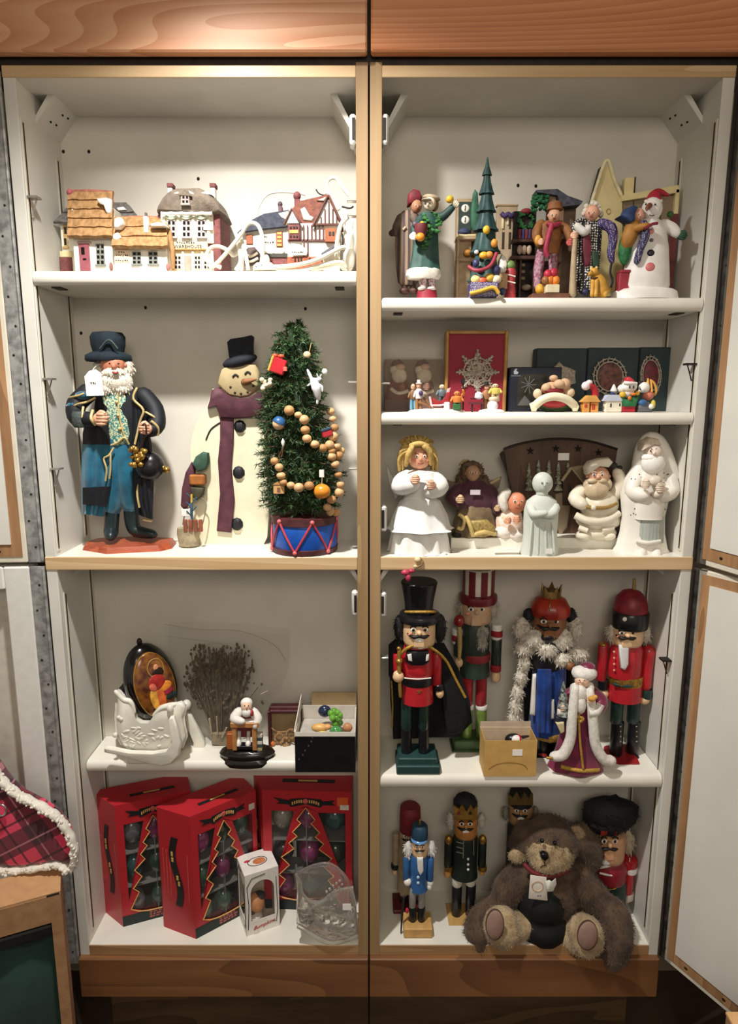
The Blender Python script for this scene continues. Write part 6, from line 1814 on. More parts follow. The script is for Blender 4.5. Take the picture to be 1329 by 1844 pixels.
# painted wooden wall board
F = Fig('painted_wood_board', 'fan-shaped brown wooden board with cut-out stars, trees and a cottage', 'plaque', 1005, 0.115, ZS)
BW = wood('3d2a1e', '5f4430', 0.6, 12, 5, (1, 1, .15), name='brown_board')
pr(F, 'board', BW, [(908, 808), (922, 802), (950, 795), (985, 791), (1030, 791), (1070, 796), (1100, 803), (1112, 809), (1106, 850), (1098, 900), (1092, 967), (932, 967), (926, 900), (914, 850)], 0.0, 0.012)
tb(F, 'dark_edge', M('241914', 0.6), [([(908, 808, -.001), (950, 796, -.001), (1000, 790, -.001), (1060, 794, -.001), (1112, 809, -.001)], 2)])
for sx, sy_ in ((955, 812), (1001, 808), (1041, 808), (1078, 815)):
    st = [(sx + (8 if i % 2 == 0 else 3.2) * math.sin(i * PI / 5), sy_ - (8 if i % 2 == 0 else 3.2) * math.cos(i * PI / 5)) for i in range(10)]
    pr(F, 'star_cutout', M('16100c', 0.9, var=0), st, -0.0008, 0.001)
for tx, y0, y1, w in ((952, 834, 880, 8), (969, 827, 870, 8), (988, 828, 872, 8), (1005, 832, 880, 9), (1022, 832, 860, 7)):
    for i in range(4):
        a, b = y0 + (y1 - y0) * i / 4, y0 + (y1 - y0) * (i + 1.25) / 4
        lt(F, 'tree_bough', M('5a6048', 0.7, c2='a9a694', scale=160), tx, [(1, a), (w * (.45 + .18 * i), b)], -0.004, seg=12, sy=.7)
pr(F, 'cottage_wall', M('4a3424', 0.7, var=0.15), [(1014, 866), (1028, 846), (1050, 866), (1050, 910), (1014, 910)], -0.010, 0.0)
tb(F, 'snowy_roof', M('a89878', 0.6), [([(1012, 866, -.012), (1029, 842, -.012)], 3), ([(1029, 842, -.012), (1050, 868, -.012)], 2)], sub=1); pr(F, 'roof_slab', M('a39274', 0.6, var=0.1), [(1030, 841), (1052, 838), (1058, 868), (1046, 868)], -0.009, 0.0)
bx(F, 'doorway', INK, [(1022, 872, 1029, 886, -0.0105, 0)], bev=0)
pl(F, 'snow_path', M('8a7a64', 0.7, var=0.1), [(1000, 890), (1016, 886), (1028, 910), (1022, 950), (1008, 967), (1000, 930)], -0.006, 0.0)
tag_on(F, 1005, 816, 1025, 829, -0.0012)
pr(F, 'hanging_loop', M('2e2018', 0.7), [(900, 818), (906, 812), (918, 846), (912, 848)], 0.002, 0.006)

POR = M('e6ddc8', 0.25, var=0.06, scale=30, coat=0.4)
F = Fig('ceramic_santa', 'cream glazed ceramic santa jar with raised arm and bird, on the white slab', 'figurine', 1080, 0.075, ZS)
g = G()
F.ell(g, 1078, 908, 36, 28, 26, 0, seg=24, rings=14, lump=.03, lf=60); F.ell(g, 1078, 936, 40, 20, 26, 0, seg=24, rings=12, lump=.06, lf=120)
F.ell(g, 1076, 958, 34, 14, 24, 0, seg=24, rings=10); F.mk(g, 'body', POR, auto=70)
tb(F, 'arm', POR, [([(1046, 884), (1036, 898, -.012), (1048, 908, -.022)], [13, 13, 11]), ([(1108, 890), (1118, 868, -.004), (1112, 852, -.008)], [13, 12, 10])], seg=14)
for x, s in ((1050, 1), (1094, -1)):
    el(F, 'boot', POR, [(x, 964, 14, 9, 16, -.012)])
tb(F, 'fur_trim', POR, [([(1036, 928, -.016), (1060, 938, -.026), (1090, 938, -.026), (1114, 924, -.016)], 7), ([(1042, 950, -.02), (1058, 956, -.026)], 5), ([(1084, 956, -.026), (1104, 950, -.02)], 5)])
tb(F, 'gold_belt', M('a68448', 0.35, 0.3, var=0.1), [([(1044, 910, -.022), (1066, 914, -.031), (1092, 914, -.03), (1110, 906, -.018)], 3.4)]); el(F, 'buckle', POR, [(1069, 914, 5, 5, 3, -.033)])
h = head(F, 1077, 857, 20, 18, 17, -0.008, M('d9a88c', 0.3, c2='c48f74', scale=60, coat=.3), mouth=None, whites=True, big=.13, nose=0.3, brow='d9d0bc')
pl(F, 'hat', POR, [(1056, 856), (1054, 842), (1062, 832), (1080, 826), (1098, 824), (1106, 832), (1098, 842), (1078, 840)], -0.020, 0.012, h, edge=.5)
el(F, 'beard', M('cdb898', 0.35, var=0.1, coat=.2), [(1074, 882, 22, 19, 13, -.018), (1060, 872, 10, 10, 10, -.012), (1092, 872, 10, 12, 10, -.012), (1066, 866, 9, 5, 6, -.024), (1084, 866, 9, 5, 6, -.024)], h)
el(F, 'bird', INK, [(1104, 838, 8, 6, 6, -.012), (1116, 842, 5, 4, 4, -.012)], label='black holly sprig on the raised hand'); el(F, 'hand', POR, [(1112, 850, 9, 8, 8, -.010)])

F = Fig('porcelain_santa', 'tall white porcelain santa in long robe at the right end', 'figurine', 1172, 0.045, ZM1)
PW = M('e9e4da', 0.3, var=0.04, scale=30, coat=0.3)
lt(F, 'robe', PW, 1168, [(26, 838), (38, 862), (44, 890), (42, 905), (38, 930), (40, 960), (46, 985), (50, 'b')], 0.006, sy=0.6, seg=44, wav=0.025, wn=9)
tb(F, 'hood', PW, [([(1146, 852), (1158, 812), (1172, 794), (1188, 806), (1204, 846), (1212, 880)], [10, 15, 17, 16, 16, 12])], dy=.008, seg=16)
h = head(F, 1176, 814, 16, 16, 14, -0.010, M('ecd9cc', 0.35, var=0.04), mouth=None, whites=False, nose=0.28, turn=.1, ears=False, brow='8a8078')
pl(F, 'fur_hat', M('d3c3ae', 0.5, var=0.12, scale=150, bump=.4), [(1154, 812), (1158, 796), (1170, 787), (1186, 790), (1192, 802), (1178, 800), (1164, 806)], -0.022, 0.014, h, edge=.4)
el(F, 'beard', M('f2efe8', 0.4, var=0.03), [(1176, 834, 22, 20, 14, -.012), (1172, 824, 17, 10, 12, -.012)], h)
tb(F, 'sleeve', PW, [([(1146, 862), (1140, 884, -.008), (1158, 892, -.024)], [15, 15, 12]), ([(1204, 862), (1208, 884, -.008), (1194, 894, -.024)], [15, 15, 12])], seg=14)
hand(F, 1162, 872, 9, -.036, M('e6d3c0', 0.4)); hand(F, 1190, 880, 9, -.036, M('e6d3c0', 0.4), side=-1)
el(F, 'toy_bundle', M('d9cdbd', 0.4, var=0.1), [(1180, 866, 12, 10, 9, -.030), (1184, 890, 10, 8, 8, -.032)])
lt(F, 'tunic', PW, 1166, [(26, 890), (27, 905), (24, 926), (25, 932)], -0.014, sy=0.55, seg=26)
lt(F, 'grey_skirt', M('a9b0a8', 0.5, var=0.06), 1168, [(21, 928), (22, 950), (23, 974)], -0.014, sy=0.5, seg=60, wav=0.05, wn=22, wpow=.1)
tb(F, 'white_hem', PW, [([(1146, 974, -.022), (1168, 978, -.028), (1188, 974, -.022)], 4)])
for x in (1156, 1178):
    tb(F, 'leg', PW, [([(x, 975, -.012), (x, 990, -.012), (x - (2 if x < 1160 else -4), 998, -.024)], [12, 11, 9])], seg=12)
g = G(); R = random.Random(17)
for _ in range(40):
    s_ = R.choice((-1, 1)); y = R.uniform(850, 930); x = 1168 + s_ * R.uniform(14, 38)
    F.ell(g, x, y, 1.3, 1.3, 1.2, -.020 - R.uniform(0, .004) + abs(x - 1168) * .00035, seg=6, rings=4)
F.mk(g, 'gold_dots', M('6e6250', 0.4), kind='stuff')
# ================================================================= right, fourth and fifth compartments
def Z9(x, y): return 680 + x / 4.392, 1000 + y / 4.392
def nuthead(F, cx, y0, y1, r, dy, skin, mous='1c1614', brow='1c1614', jaw=True, hairm=None, hairspots=None, cheek='d98a72', teeth=True, seed=1, n=90, hl=10, big=0.15):
    cy = (y0 + y1) / 2
    h = head(F, cx, cy, r, (y1 - y0) / 2, r, dy, skin, mouth=None, brow=brow, nose=0.26, square=True, big=big, cheek=cheek, ears=False)
    k = F.k(cy)
    f = dy - r * k
    ym = cy + (y1 - y0) * .22
    if mous:
        tb(F, 'moustache', M(mous, 0.5, var=0), [([(cx - r * .72, ym - r * .22, f + r * k * .35), (cx - r * .35, ym, f), (cx, ym - 1, f - .001), (cx + r * .35, ym, f), (cx + r * .72, ym - r * .22, f + r * k * .35)], [r * .05, r * .13, r * .09, r * .13, r * .05])], h)
    if jaw:
        bx(F, 'jaw', skin, [(cx - r * .34, ym + 2, cx + r * .34, y1 + r * .22, f - .001, f + .012)], h, bev=.0015)
    if teeth:
        bx(F, 'teeth', WHITE, [(cx - r * .26, ym + r * .08, cx + r * .26, ym + r * .3, f - .0016, f + .004)], h, bev=.0004)
    if hairm:
        hair(F, 'hair', hairm, hairspots, n, hl, 1.4, h, seed=seed, droop=.6)
    return h
def limbpair(F, name, mat, items, parent=None):
    """turned wooden cylinders: (cx, y0, y1, r0, r1, dy)"""
    out = None
    for cx, y0, y1, r0, r1, dy in items:
        o = lt(F, name, mat, cx, [(r0 * .8, y0), (r0, y0 + 2), ((r0 + r1) / 2, (y0 + y1) / 2), (r1, y1 - 2), (r1 * .85, y1)], dy, seg=16, parent=parent)
        out = out or o
    return out
NSK = M('e3bd92', 0.35, var=0.05, scale=80, coat=0.2)
NRED = M('b5232c', 0.3, var=0.08, scale=60, coat=0.3)
NGR = M('1f3a34', 0.35, var=0.12, scale=60, coat=0.2)
NBL = M('16161a', 0.3, var=0.1, coat=0.25)
grpN = 'wooden nutcrackers'
F = Fig('nutcracker', 'tall nutcracker in black top hat and gold-edged black cape holding a baton', 'nutcracker', 752, 0.04, ZR, grpN)
bx(F, 'base', M('24423f', 0.45, var=0.1), [(714, 1380, 793, 'b', -0.036, 0.03), (717, 1366, 788, 1381, -0.030, 0.03)], bev=.002)
limbpair(F, 'boot', NBL, [(732, 1308, 1370, 9.5, 9.5, -.004), (763, 1308, 1371, 9.5, 9.5, -.004)])
for x in (731, 764):
    el(F, 'toe', NBL, [(x, 1368, 10, 6, 13, -.012)])
limbpair(F, 'trouser_leg', NGR, [(732, 1256, 1310, 10, 10, -.004), (763, 1256, 1310, 10, 10, -.004)])
t = lt(F, 'tunic', NRED, 752, [(27, 1224), (27.5, 1230), (29, 1262), (24, 1264)], 0.0, seg=30, sy=.85)
lt(F, 'chest', NRED, 752, [(24, 1160), (28, 1172), (29, 1200), (28, 1216), (26, 1218)], 0.0, seg=30, sy=.85)
lt(F, 'belt', NBL, 752, [(28, 1214), (28.5, 1216), (28.5, 1227), (28, 1229)], 0.0, seg=30, sy=.85)
tb(F, 'white_stripe', WHITE, [([(728, 1221, -.022), (752, 1223, -.028), (776, 1221, -.022)], 1.2)])
pl(F, 'vest', NBL, [(732, 1172), (772, 1172), (774, 1192), (764, 1199), (740, 1199), (730, 1192)], -0.0295, -0.016, edge=.3)
pl(F, 'white_lapel', WHITE, [(733, 1178), (741, 1176), (743, 1192), (735, 1190)], -0.031, -0.02); pl(F, 'white_lapel', WHITE, [(767, 1176), (773, 1178), (772, 1190), (766, 1192)], -0.030, -0.02)
pr(F, 'gold_star', GOLD, [(755 + (5 if i % 2 == 0 else 2) * math.sin(i * PI / 5), 1246 - (5 if i % 2 == 0 else 2) * math.cos(i * PI / 5)) for i in range(10)], -0.0275, -0.025)
limbpair(F, 'arm', NRED, [(787, 1176, 1232, 9, 9, .0)]); limbpair(F, 'cuff', NBL, [(790, 1230, 1242, 9.3, 9.3, -.001)])
limbpair(F, 'arm', NRED, [(716, 1176, 1208, 9, 9, .0)])
el(F, 'hand', NSK, [(792, 1248, 7.5, 9, 8, -.002)]); el(F, 'hand', NSK, [(717, 1218, 10.5, 10.5, 10, -.018)])
tb(F, 'baton', M('a8853e', 0.4, 0.3, var=0.1), [([(719, 1168, -.022), (719, 1210, -.022), (721, 1254, -.022)], [3.6, 3.6, 3])]); el(F, 'baton_knob', GOLD, [(719, 1190, 7, 5, 7, -.022), (718, 1168, 4, 4, 4, -.022)])
CAPE = M('111115', 0.9, var=0.25, scale=40)
cloth(F, 'cape', CAPE, [(706, 1158, .01), (702, 1200, .0), (703, 1260, .004), (706, 1300, .004), (708, 1330, .004)], [(800, 1158, .0), (826, 1205, -.004), (846, 1262, -.004), (850, 1300, -.004), (826, 1326, .0)], 0.032, n=16, wav=.005, waves=2.2, th=.004)
pl(F, 'cape_fold', CAPE, [(775, 1165), (800, 1182), (822, 1222), (840, 1258), (844, 1296), (832, 1322), (806, 1326), (796, 1260), (786, 1210)], 0.002, 0.02, edge=.4)
pl(F, 'cape_shoulder', CAPE, [(700, 1165), (712, 1155), (736, 1158), (728, 1172), (712, 1190), (706, 1230), (700, 1220)], 0.0, 0.028)
GTR = M('c49a45', 0.45, 0.3, var=0.25, scale=300, bump=.5)
tb(F, 'gold_braid', GTR, [([(766, 1160, -.030), (790, 1176, -.018), (806, 1194, -.006), (820, 1222, -.002), (838, 1256, .0)], 2.6), ([(748, 1160, -.030), (732, 1168, -.028), (722, 1178, -.02)], 3), ([(705, 1225, .012), (707, 1270, .016), (706, 1310, .018)], 1.6)])
HBK = M('1b1a1f', 0.7, var=0.3, scale=200)
h = nuthead(F, 755, 1114, 1160, 29, -.004, NSK, hairm=HBK, hairspots=[(720, 1130, 11, 26, 12, .006), (792, 1132, 12, 28, 12, .008)], n=120, hl=9)
el(F, 'beard', WHITE, [(757, 1163, 9, 6, 5, -.030)])
ht = lt(F, 'top_hat', NBL, 755, [(31, 1046), (33, 1048), (30, 1062), (26, 1085), (25, 1104)], 0.0, seg=34)
lt(F, 'hat_brim', NBL, 756, [(25, 1101), (36, 1104), (38, 1109), (36, 1116), (29, 1118)], 0.0, ht, seg=34)
tb(F, 'gold_band', GTR, [([(757 + 27 * math.cos(a), 1102, -.029 * math.sin(a)) for a in [PI * i / 12 for i in range(13)]], 2.6)], ht)

F = Fig('nutcracker', 'nutcracker in red and white striped top hat holding a red-balled sceptre', 'nutcracker', 855, 0.115, ZR, grpN)
OG = M('3a5a2c', 0.35, var=0.2, scale=60, coat=.2)
bx(F, 'base', OG, [(814, 1352, 880, 'b', -0.03, 0.025), (818, 1334, 878, 1353, -0.025, 0.025)], bev=.002)
GB = M('7d9a4a', 0.25, 0.2, var=0.2, scale=40, coat=.4)
limbpair(F, 'boot', GB, [(842, 1268, 1342, 9, 9, -.004), (867, 1268, 1345, 9.5, 10, -.004)])
for x in (842, 867):
    lt(F, 'boot_cuff', WHITE, x, [(10, 1266), (11, 1269), (10, 1274)], -.004, seg=16)
limbpair(F, 'trouser_leg', M('a02a30', 0.35, var=0.12, coat=.2), [(842, 1210, 1268, 10, 10, -.004), (867, 1210, 1268, 10, 10, -.004)])
DG2 = M('2c3a30', 0.35, var=0.15, scale=50, coat=.2)
lt(F, 'jacket', DG2, 857, [(22, 1120), (25, 1128), (25, 1172), (25, 1186), (28, 1214), (24, 1216)], 0.0, seg=28, sy=.85)
lt(F, 'belt', M('8c2c34', 0.4, var=0.1), 857, [(25.5, 1174), (26, 1176), (26, 1185), (25.5, 1187)], 0.0, seg=28, sy=.86)
limbpair(F, 'arm', DG2, [(895, 1145, 1196, 9, 9, 0), (826, 1145, 1180, 9, 9, -.004)])
for x, y in ((895, 1124), (824, 1132)):
    lt(F, 'shoulder', WHITE, x, [(8, y), (10, y + 2), (10, y + 24), (9, y + 26)], 0.0, seg=16)
    lt(F, 'red_band', M('9c2630', 0.4), x, [(10.3, y + 10), (10.5, y + 11), (10.5, y + 20), (10.3, y + 21)], 0.0, seg=16)
lt(F, 'cuff', M('9c2630', 0.4), 893, [(9.3, 1196), (9.6, 1197), (9.6, 1207), (9, 1208)], 0.0, seg=16)
el(F, 'hand', NSK, [(893, 1218, 9, 11, 8, 0), (826, 1193, 8, 9, 8, -.014)])
tb(F, 'sceptre', M('b39a62', 0.4, var=0.15), [([(827, 1128, -.018), (828, 1160, -.018), (826, 1200, -.018), (825, 1225, -.018)], [4, 4.5, 2.4, 1.5])]); el(F, 'sceptre_ball', M('8f2228', 0.2, var=0.1, coat=.5), [(827, 1118, 10, 11, 10, -.018)])
h = nuthead(F, 858, 1078, 1122, 27, 0.0, M('c9a685', 0.4, var=0.06), mous=None, hairm=M('b9b1a2', 0.8, var=0.15), hairspots=[(888, 1096, 8, 18, 10, .004), (832, 1092, 6, 16, 10, .006)], n=90, hl=12, teeth=False)
hair(F, 'beard', M('a8a498', 0.8, var=0.15), [(868, 1138, 10, 12, 6, -.024), (868, 1156, 9, 14, 6, -.024)], 160, 9, 1.4, seed=8, droop=1.2)
st = lt(F, 'striped_hat', M('ded6c6', 0.4, var=0.05), 862, [(28, 1022), (28, 1028), (27, 1072)], 0.0, seg=32)
for i in range(8):
    a = 2 * PI * i / 8 + .2
    g = G(); c = F.l(862, 1050)
    r0 = 28.4 * F.k(1050)
    zt_, zb_ = F.l(862, 1024).z, F.l(862, 1070).z
    rows = [[(c.x + r0 * math.cos(a + q), r0 * math.sin(a + q), z) for q in (-.22, 0, .22)] for z in (zt_, (zt_ + zb_) / 2, zb_)]
    g.sheet(rows, .001); F.mk(g, 'red_stripe', M('6e2028', 0.4, var=0.1), st)
lt(F, 'hat_brim', M('6e2028', 0.35, var=0.1, coat=.2), 861, [(28, 1067), (34, 1070), (35, 1076), (33, 1083), (27, 1084)], 0.0, st, seg=32)

F = Fig('nutcracker', 'dark-faced king nutcracker with red crown hat, white fur mantle and blue satin skirt', 'nutcracker', 990, 0.095, ZR, grpN)
FUR = M('d9d2c4', 0.9, c2='b3aa9a', scale=120, bump=.5)
bx(F, 'base', M('9c7a4a', 0.5, var=0.1), [(958, 1366, 1025, 'b', -.03, .03)], bev=.002)
limbpair(F, 'leg', NBL, [(977, 1310, 1366, 10, 10, -.006), (1004, 1310, 1366, 10, 10, -.006)])
el(F, 'toe', M('8c2a22', 0.4), [(977, 1362, 10, 7, 13, -.014), (1004, 1362, 10, 7, 13, -.014)])
SAT = M('1d4aa0', 0.28, c2='12306e', scale=30, sheen=.3)
lt(F, 'skirt', SAT, 990, [(28, 1196), (30, 1210), (31, 1260), (32, 1318), (28, 1320)], 0.0, seg=48, sy=.8, wav=.04, wn=7)
cloth(F, 'satin_panel', SAT, [(968, 1205), (966, 1260), (964, 1318)], [(992, 1205), (992, 1260), (990, 1320)], -.034, bow=.004, wav=.002)
pl(F, 'white_panel', WHITE, [(960, 1215), (966, 1214), (964, 1290), (955, 1288)], -.03, -.02); pl(F, 'white_panel', WHITE, [(992, 1260), (998, 1260), (1000, 1296), (992, 1296)], -.034, -.024)
lt(F, 'gold_hem', GTR, 990, [(32, 1312), (33, 1314), (33, 1322), (31, 1324)], 0.0, seg=30, sy=.82)
lt(F, 'torso', M('1c1a20', 0.5, var=0.1), 988, [(26, 1140), (34, 1150), (34, 1190), (28, 1204)], 0.0, seg=28, sy=.8)
cloth(F, 'black_robe', NBL, [(950, 1180, .0), (942, 1240, .0), (944, 1306, .0)], [(1036, 1180, .0), (1034, 1240, .0), (1030, 1320, .0)], .02, wav=.004, th=.006)
hair(F, 'fur_mantle', FUR, [(940, 1132, 16, 22, 12, -.006), (962, 1152, 22, 20, 14, -.02), (1010, 1152, 24, 22, 14, -.02), (1036, 1132, 14, 22, 12, -.006), (946, 1168, 20, 16, 14, -.012), (1040, 1178, 20, 16, 14, -.012), (986, 1172, 18, 14, 12, -.03), (1012, 1188, 18, 13, 12, -.028)], 170, 9, 1.5, seed=6, droop=.4)
hair(F, 'fur_edge', FUR, [(944, 1196, 12, 18, 10, -.012), (938, 1222, 11, 18, 10, -.012), (932, 1248, 11, 18, 10, -.012), (928, 1274, 11, 18, 10, -.012), (926, 1294, 13, 14, 10, -.012)], 110, 8, 1.5, seed=7, droop=.4)
BSK = M('8a5a38', 0.4, var=0.1, coat=.1)
el(F, 'hand', BSK, [(1026, 1199, 9, 8, 8, -.034)])
h = nuthead(F, 990, 1098, 1146, 30, 0.0, BSK, hairm=HBK, hairspots=[(952, 1108, 11, 14, 12, .0), (1028, 1108, 11, 14, 12, .0), (990, 1099, 36, 7, 26, .0)], n=60, hl=5, teeth=False, cheek=None)
el(F, 'beard', NBL, [(988, 1148, 14, 8, 6, -.030)])
hd = lt(F, 'red_hat', M('a8301f', 0.35, c2='8a2416', scale=40, coat=.2), 992, [(14, 1072), (27, 1078), (34, 1090), (35, 1098), (33, 1106)], 0.0, seg=48, wav=.03, wn=12)
tb(F, 'hat_seam', GOLD, [([(991, 1074, -.014), (990, 1090, -.037), (990, 1106, -.036)], 1)], hd)
g = G(); c, prf = F.prof(993, [(16, 1060), (18, 1074)])
m = 20; vs = []
for i in range(m):
    a = 2 * PI * i / m; tall = (i % 4 == 0)
    r = prf[0][0] * (1.18 if tall else 1.0)
    vs += [(c.x + r * math.cos(a), r * math.sin(a), prf[0][1] + (.010 if tall else -.003)), (c.x + prf[1][0] * math.cos(a), prf[1][0] * math.sin(a), prf[1][1]), (c.x + r * .9 * math.cos(a), r * .9 * math.sin(a), prf[0][1] + (.009 if tall else -.004)), (c.x + prf[1][0] * .9 * math.cos(a), prf[1][0] * .9 * math.sin(a), prf[1][1])]
fs = []
for i in range(m):
    a, b = 4 * i, 4 * ((i + 1) % m)
    fs += [(a, b, b + 1, a + 1), (a + 2, a + 3, b + 3, b + 2), (a, a + 2, b + 2, b)]
g.add(vs, fs); F.mk(g, 'gold_crown', M('8a6e3c', 0.4, 0.6, var=0.2), hd)
el(F, 'crown_dome', M('6a5230', 0.5, 0.4), [(993, 1068, 12, 9, 12, 0)], hd)

F = Fig('santa_figurine', 'small santa figurine in magenta robe with broad white fur edges at the shelf front', 'figurine', 1046, 0.03, ZR)
MAG = M('7d1640', 0.45, c2='561030', scale=40, sheen=.4)
WF = M('e4dfd6', 0.85, var=0.1, scale=160, bump=.5)
bx(F, 'base', M('4a3424', 0.5, var=0.2), [(1012, 1388, 1078, 'b', -.024, .02)], bev=.003)
lt(F, 'robe', MAG, 1046, [(16, 1238), (24, 1258), (28, 1300), (38, 1350), (50, 1380), (44, 1386)], 0.0, seg=40, sy=.6, wav=.05, wn=7)
tb(F, 'fur_edge', WF, [([(1036, 1240, -.02), (1030, 1290, -.028), (1027, 1330, -.03), (1014, 1358, -.03), (998, 1362, -.026)], [8, 9, 9, 10, 9]), ([(1062, 1246, -.02), (1068, 1300, -.028), (1072, 1340, -.03), (1086, 1366, -.03), (1100, 1370, -.026)], [8, 9, 9, 10, 10])], seg=12)
tb(F, 'gold_hem', GTR, [([(1010, 1380, -.022), (1046, 1388, -.032), (1078, 1386, -.022)], 4)]); tb(F, 'gold_cord', GTR, [([(1042, 1285, -.026), (1044, 1330, -.03), (1050, 1384, -.034)], 2.2), ([(1038, 1290, -.026), (1050, 1294, -.028), (1044, 1300, -.028)], 3)])
tb(F, 'sleeve', MAG, [([(1062, 1246), (1082, 1262, -.008), (1076, 1278, -.022)], [13, 13, 10]), ([(1030, 1248), (1016, 1268, -.008), (1012, 1288, -.014)], [12, 11, 9])], seg=14)
tb(F, 'fur_cuff', WF, [([(1060, 1284, -.03), (1074, 1282, -.03), (1082, 1268, -.026)], 7), ([(1004, 1282, -.02), (1020, 1284, -.022)], 6)])
hand(F, 1064, 1262, 7, -.03, SKINP, side=-1); hand(F, 1013, 1276, 6, -.024, SKINP)
h = head(F, 1048, 1226, 13, 12, 12, -.008, SKINP, mouth=None, nose=.3, ears=False, cheek='d99a8a')
el(F, 'fur_hat', WF, [(1052, 1212, 23, 13, 19, .0)], h, lump=.08, lf=220); el(F, 'hat_crown', MAG, [(1058, 1201, 14, 8, 12, .004)], h)
g = G(); R = random.Random(5)
for it in ((1044, 1250, 14, 16, 10, -.018), (1046, 1270, 9, 16, 8, -.024), (1034, 1242, 8, 12, 8, -.008), (1062, 1240, 8, 12, 8, -.008)):
    F.ell(g, *it, seg=16, rings=10, lump=.12, lf=240)
F.mk(g, 'beard', WF, h)
el(F, 'yellow_bird', M('d9a24a', 0.5), [(1066, 1258, 7, 5, 5, -.036), (1072, 1255, 4, 4, 4, -.036)])
tg = [( 1226, 5), (1240, 8), (1254, 10), (1268, 12)]
for i, (y, w) in enumerate(tg):
    lt(F, 'fir_bough', M('9aa19a', 0.5, c2='2a302c', scale=220), 1010, [(1, y - 6), (w * .7, y + 3), (w, y + 10)], -.02, seg=14, wav=.12, wn=7, wpow=.3)
pl(F, 'toy_sack', M('23263e', 0.5, var=0.15), [(1000, 1290), (1018, 1288), (1022, 1300), (1014, 1312), (1000, 1306)], -.026, -.006); pl(F, 'cream_scroll', M('d9cb9e', 0.5), [(1001, 1302), (1016, 1300), (1017, 1318), (1010, 1322)], -.03, -.02)
tb(F, 'scroll_rod', GOLD, [([(984, 1364, -.03), (996, 1366, -.034)], 2.5)])

F = Fig('nutcracker', 'red-coated soldier nutcracker with tall red domed hat and white hair, rightmost on the shelf', 'nutcracker', 1128, 0.085, ZR, grpN)
pl(F, 'base', M('a02026', 0.35, var=0.1, coat=.2), [(1094, 1372), (1150, 1368), (1152, 1386), (1094, 1388)], -.045, .03, edge=.2)
limbpair(F, 'boot', NBL, [(1112, 1296, 1368, 11, 11, -.002), (1142, 1296, 1366, 11, 11, -.002)])
for x in (1113, 1142):
    el(F, 'toe', NBL, [(x, 1366, 11, 7, 14, -.012)])
    for i in range(4):
        el(F, 'boot_stud', M('b9b1a0', 0.4), [(x + 4, 1308 + i * 9, 1.8, 1.8, 1.4, -.0135)])
limbpair(F, 'trouser_leg', NGR, [(1112, 1252, 1300, 11, 11, -.002), (1142, 1252, 1300, 11, 11, -.002)])
lt(F, 'tunic', NRED, 1127, [(29, 1226), (29.5, 1230), (30, 1258), (26, 1260)], 0.0, seg=30, sy=.82)
lt(F, 'chest', NRED, 1128, [(25, 1158), (30, 1168), (30, 1205), (29, 1216)], 0.0, seg=30, sy=.82)
lt(F, 'gold_belt', GOLD, 1128, [(29.5, 1214), (30, 1216), (30, 1228), (29.5, 1230)], 0.0, seg=30, sy=.82)
tb(F, 'belt_trim', NGR, [([(1104, 1231, -.02), (1127, 1236, -.0275), (1152, 1231, -.02)], 3)])
pr(F, 'buckle', GOLD, [(1114, 1232), (1120, 1228), (1126, 1233), (1120, 1238)], -.029, -.026)
pl(F, 'beard', M('e6e4e4', 0.8, var=0.05, scale=200, bump=.4), [(1115, 1162), (1133, 1162), (1132, 1198), (1126, 1208), (1118, 1204)], -.033, -.022)
for i in range(4):
    el(F, 'button', M('d9b68a', 0.4), [(1141, 1174 + i * 11, 1.9, 1.9, 1.5, -.0245), (1106, 1174 + i * 11, 1.9, 1.9, 1.5, -.021)])
limbpair(F, 'arm', NRED, [(1088, 1158, 1226, 9, 9, .004)]); limbpair(F, 'cuff', NBL, [(1088, 1224, 1242, 9.3, 9.3, .004)])
tb(F, 'arm', NRED, [([(1168, 1172, -.002), (1164, 1205, -.004), (1162, 1236, -.006)], [12, 11, 10])], seg=16)
lt(F, 'cuff', NGR, 1161, [(10.5, 1238), (11, 1240), (11, 1252), (10, 1254)], -.006, seg=16)
el(F, 'hand', NSK, [(1160, 1259, 10, 9, 9, -.008)]); el(F, 'hand', NSK, [(1088, 1249, 8, 8, 8, .002)])
el(F, 'epaulette', GOLD, [(1169, 1172, 11, 5, 9, -.003), (1086, 1160, 8, 4, 8, .002)])
h = nuthead(F, 1130, 1124, 1160, 28, 0.0, NSK, hairm=M('cfc6b8', 0.85, var=0.1, scale=160), hairspots=[(1100, 1140, 7, 17, 10, .002), (1163, 1142, 9, 18, 10, .004)], n=100, hl=10, teeth=False)
ht = lt(F, 'red_dome', M('8f2430', 0.45, c2='6e1a26', scale=60), 1138, [(4, 1061), (16, 1065), (26, 1076), (29, 1090), (29.5, 1104)], 0.0, seg=32)
lt(F, 'black_band', NBL, 1135, [(31, 1099), (33, 1102), (32, 1124), (31, 1128)], 0.0, ht, seg=32)
tb(F, 'plume', M('8f7648', 0.5), [([(1142, 1064), (1142, 1044)], [4, 3])], ht); el(F, 'badge', WHITE, [(1125, 1115, 4, 4, 2, -.034)], ht)

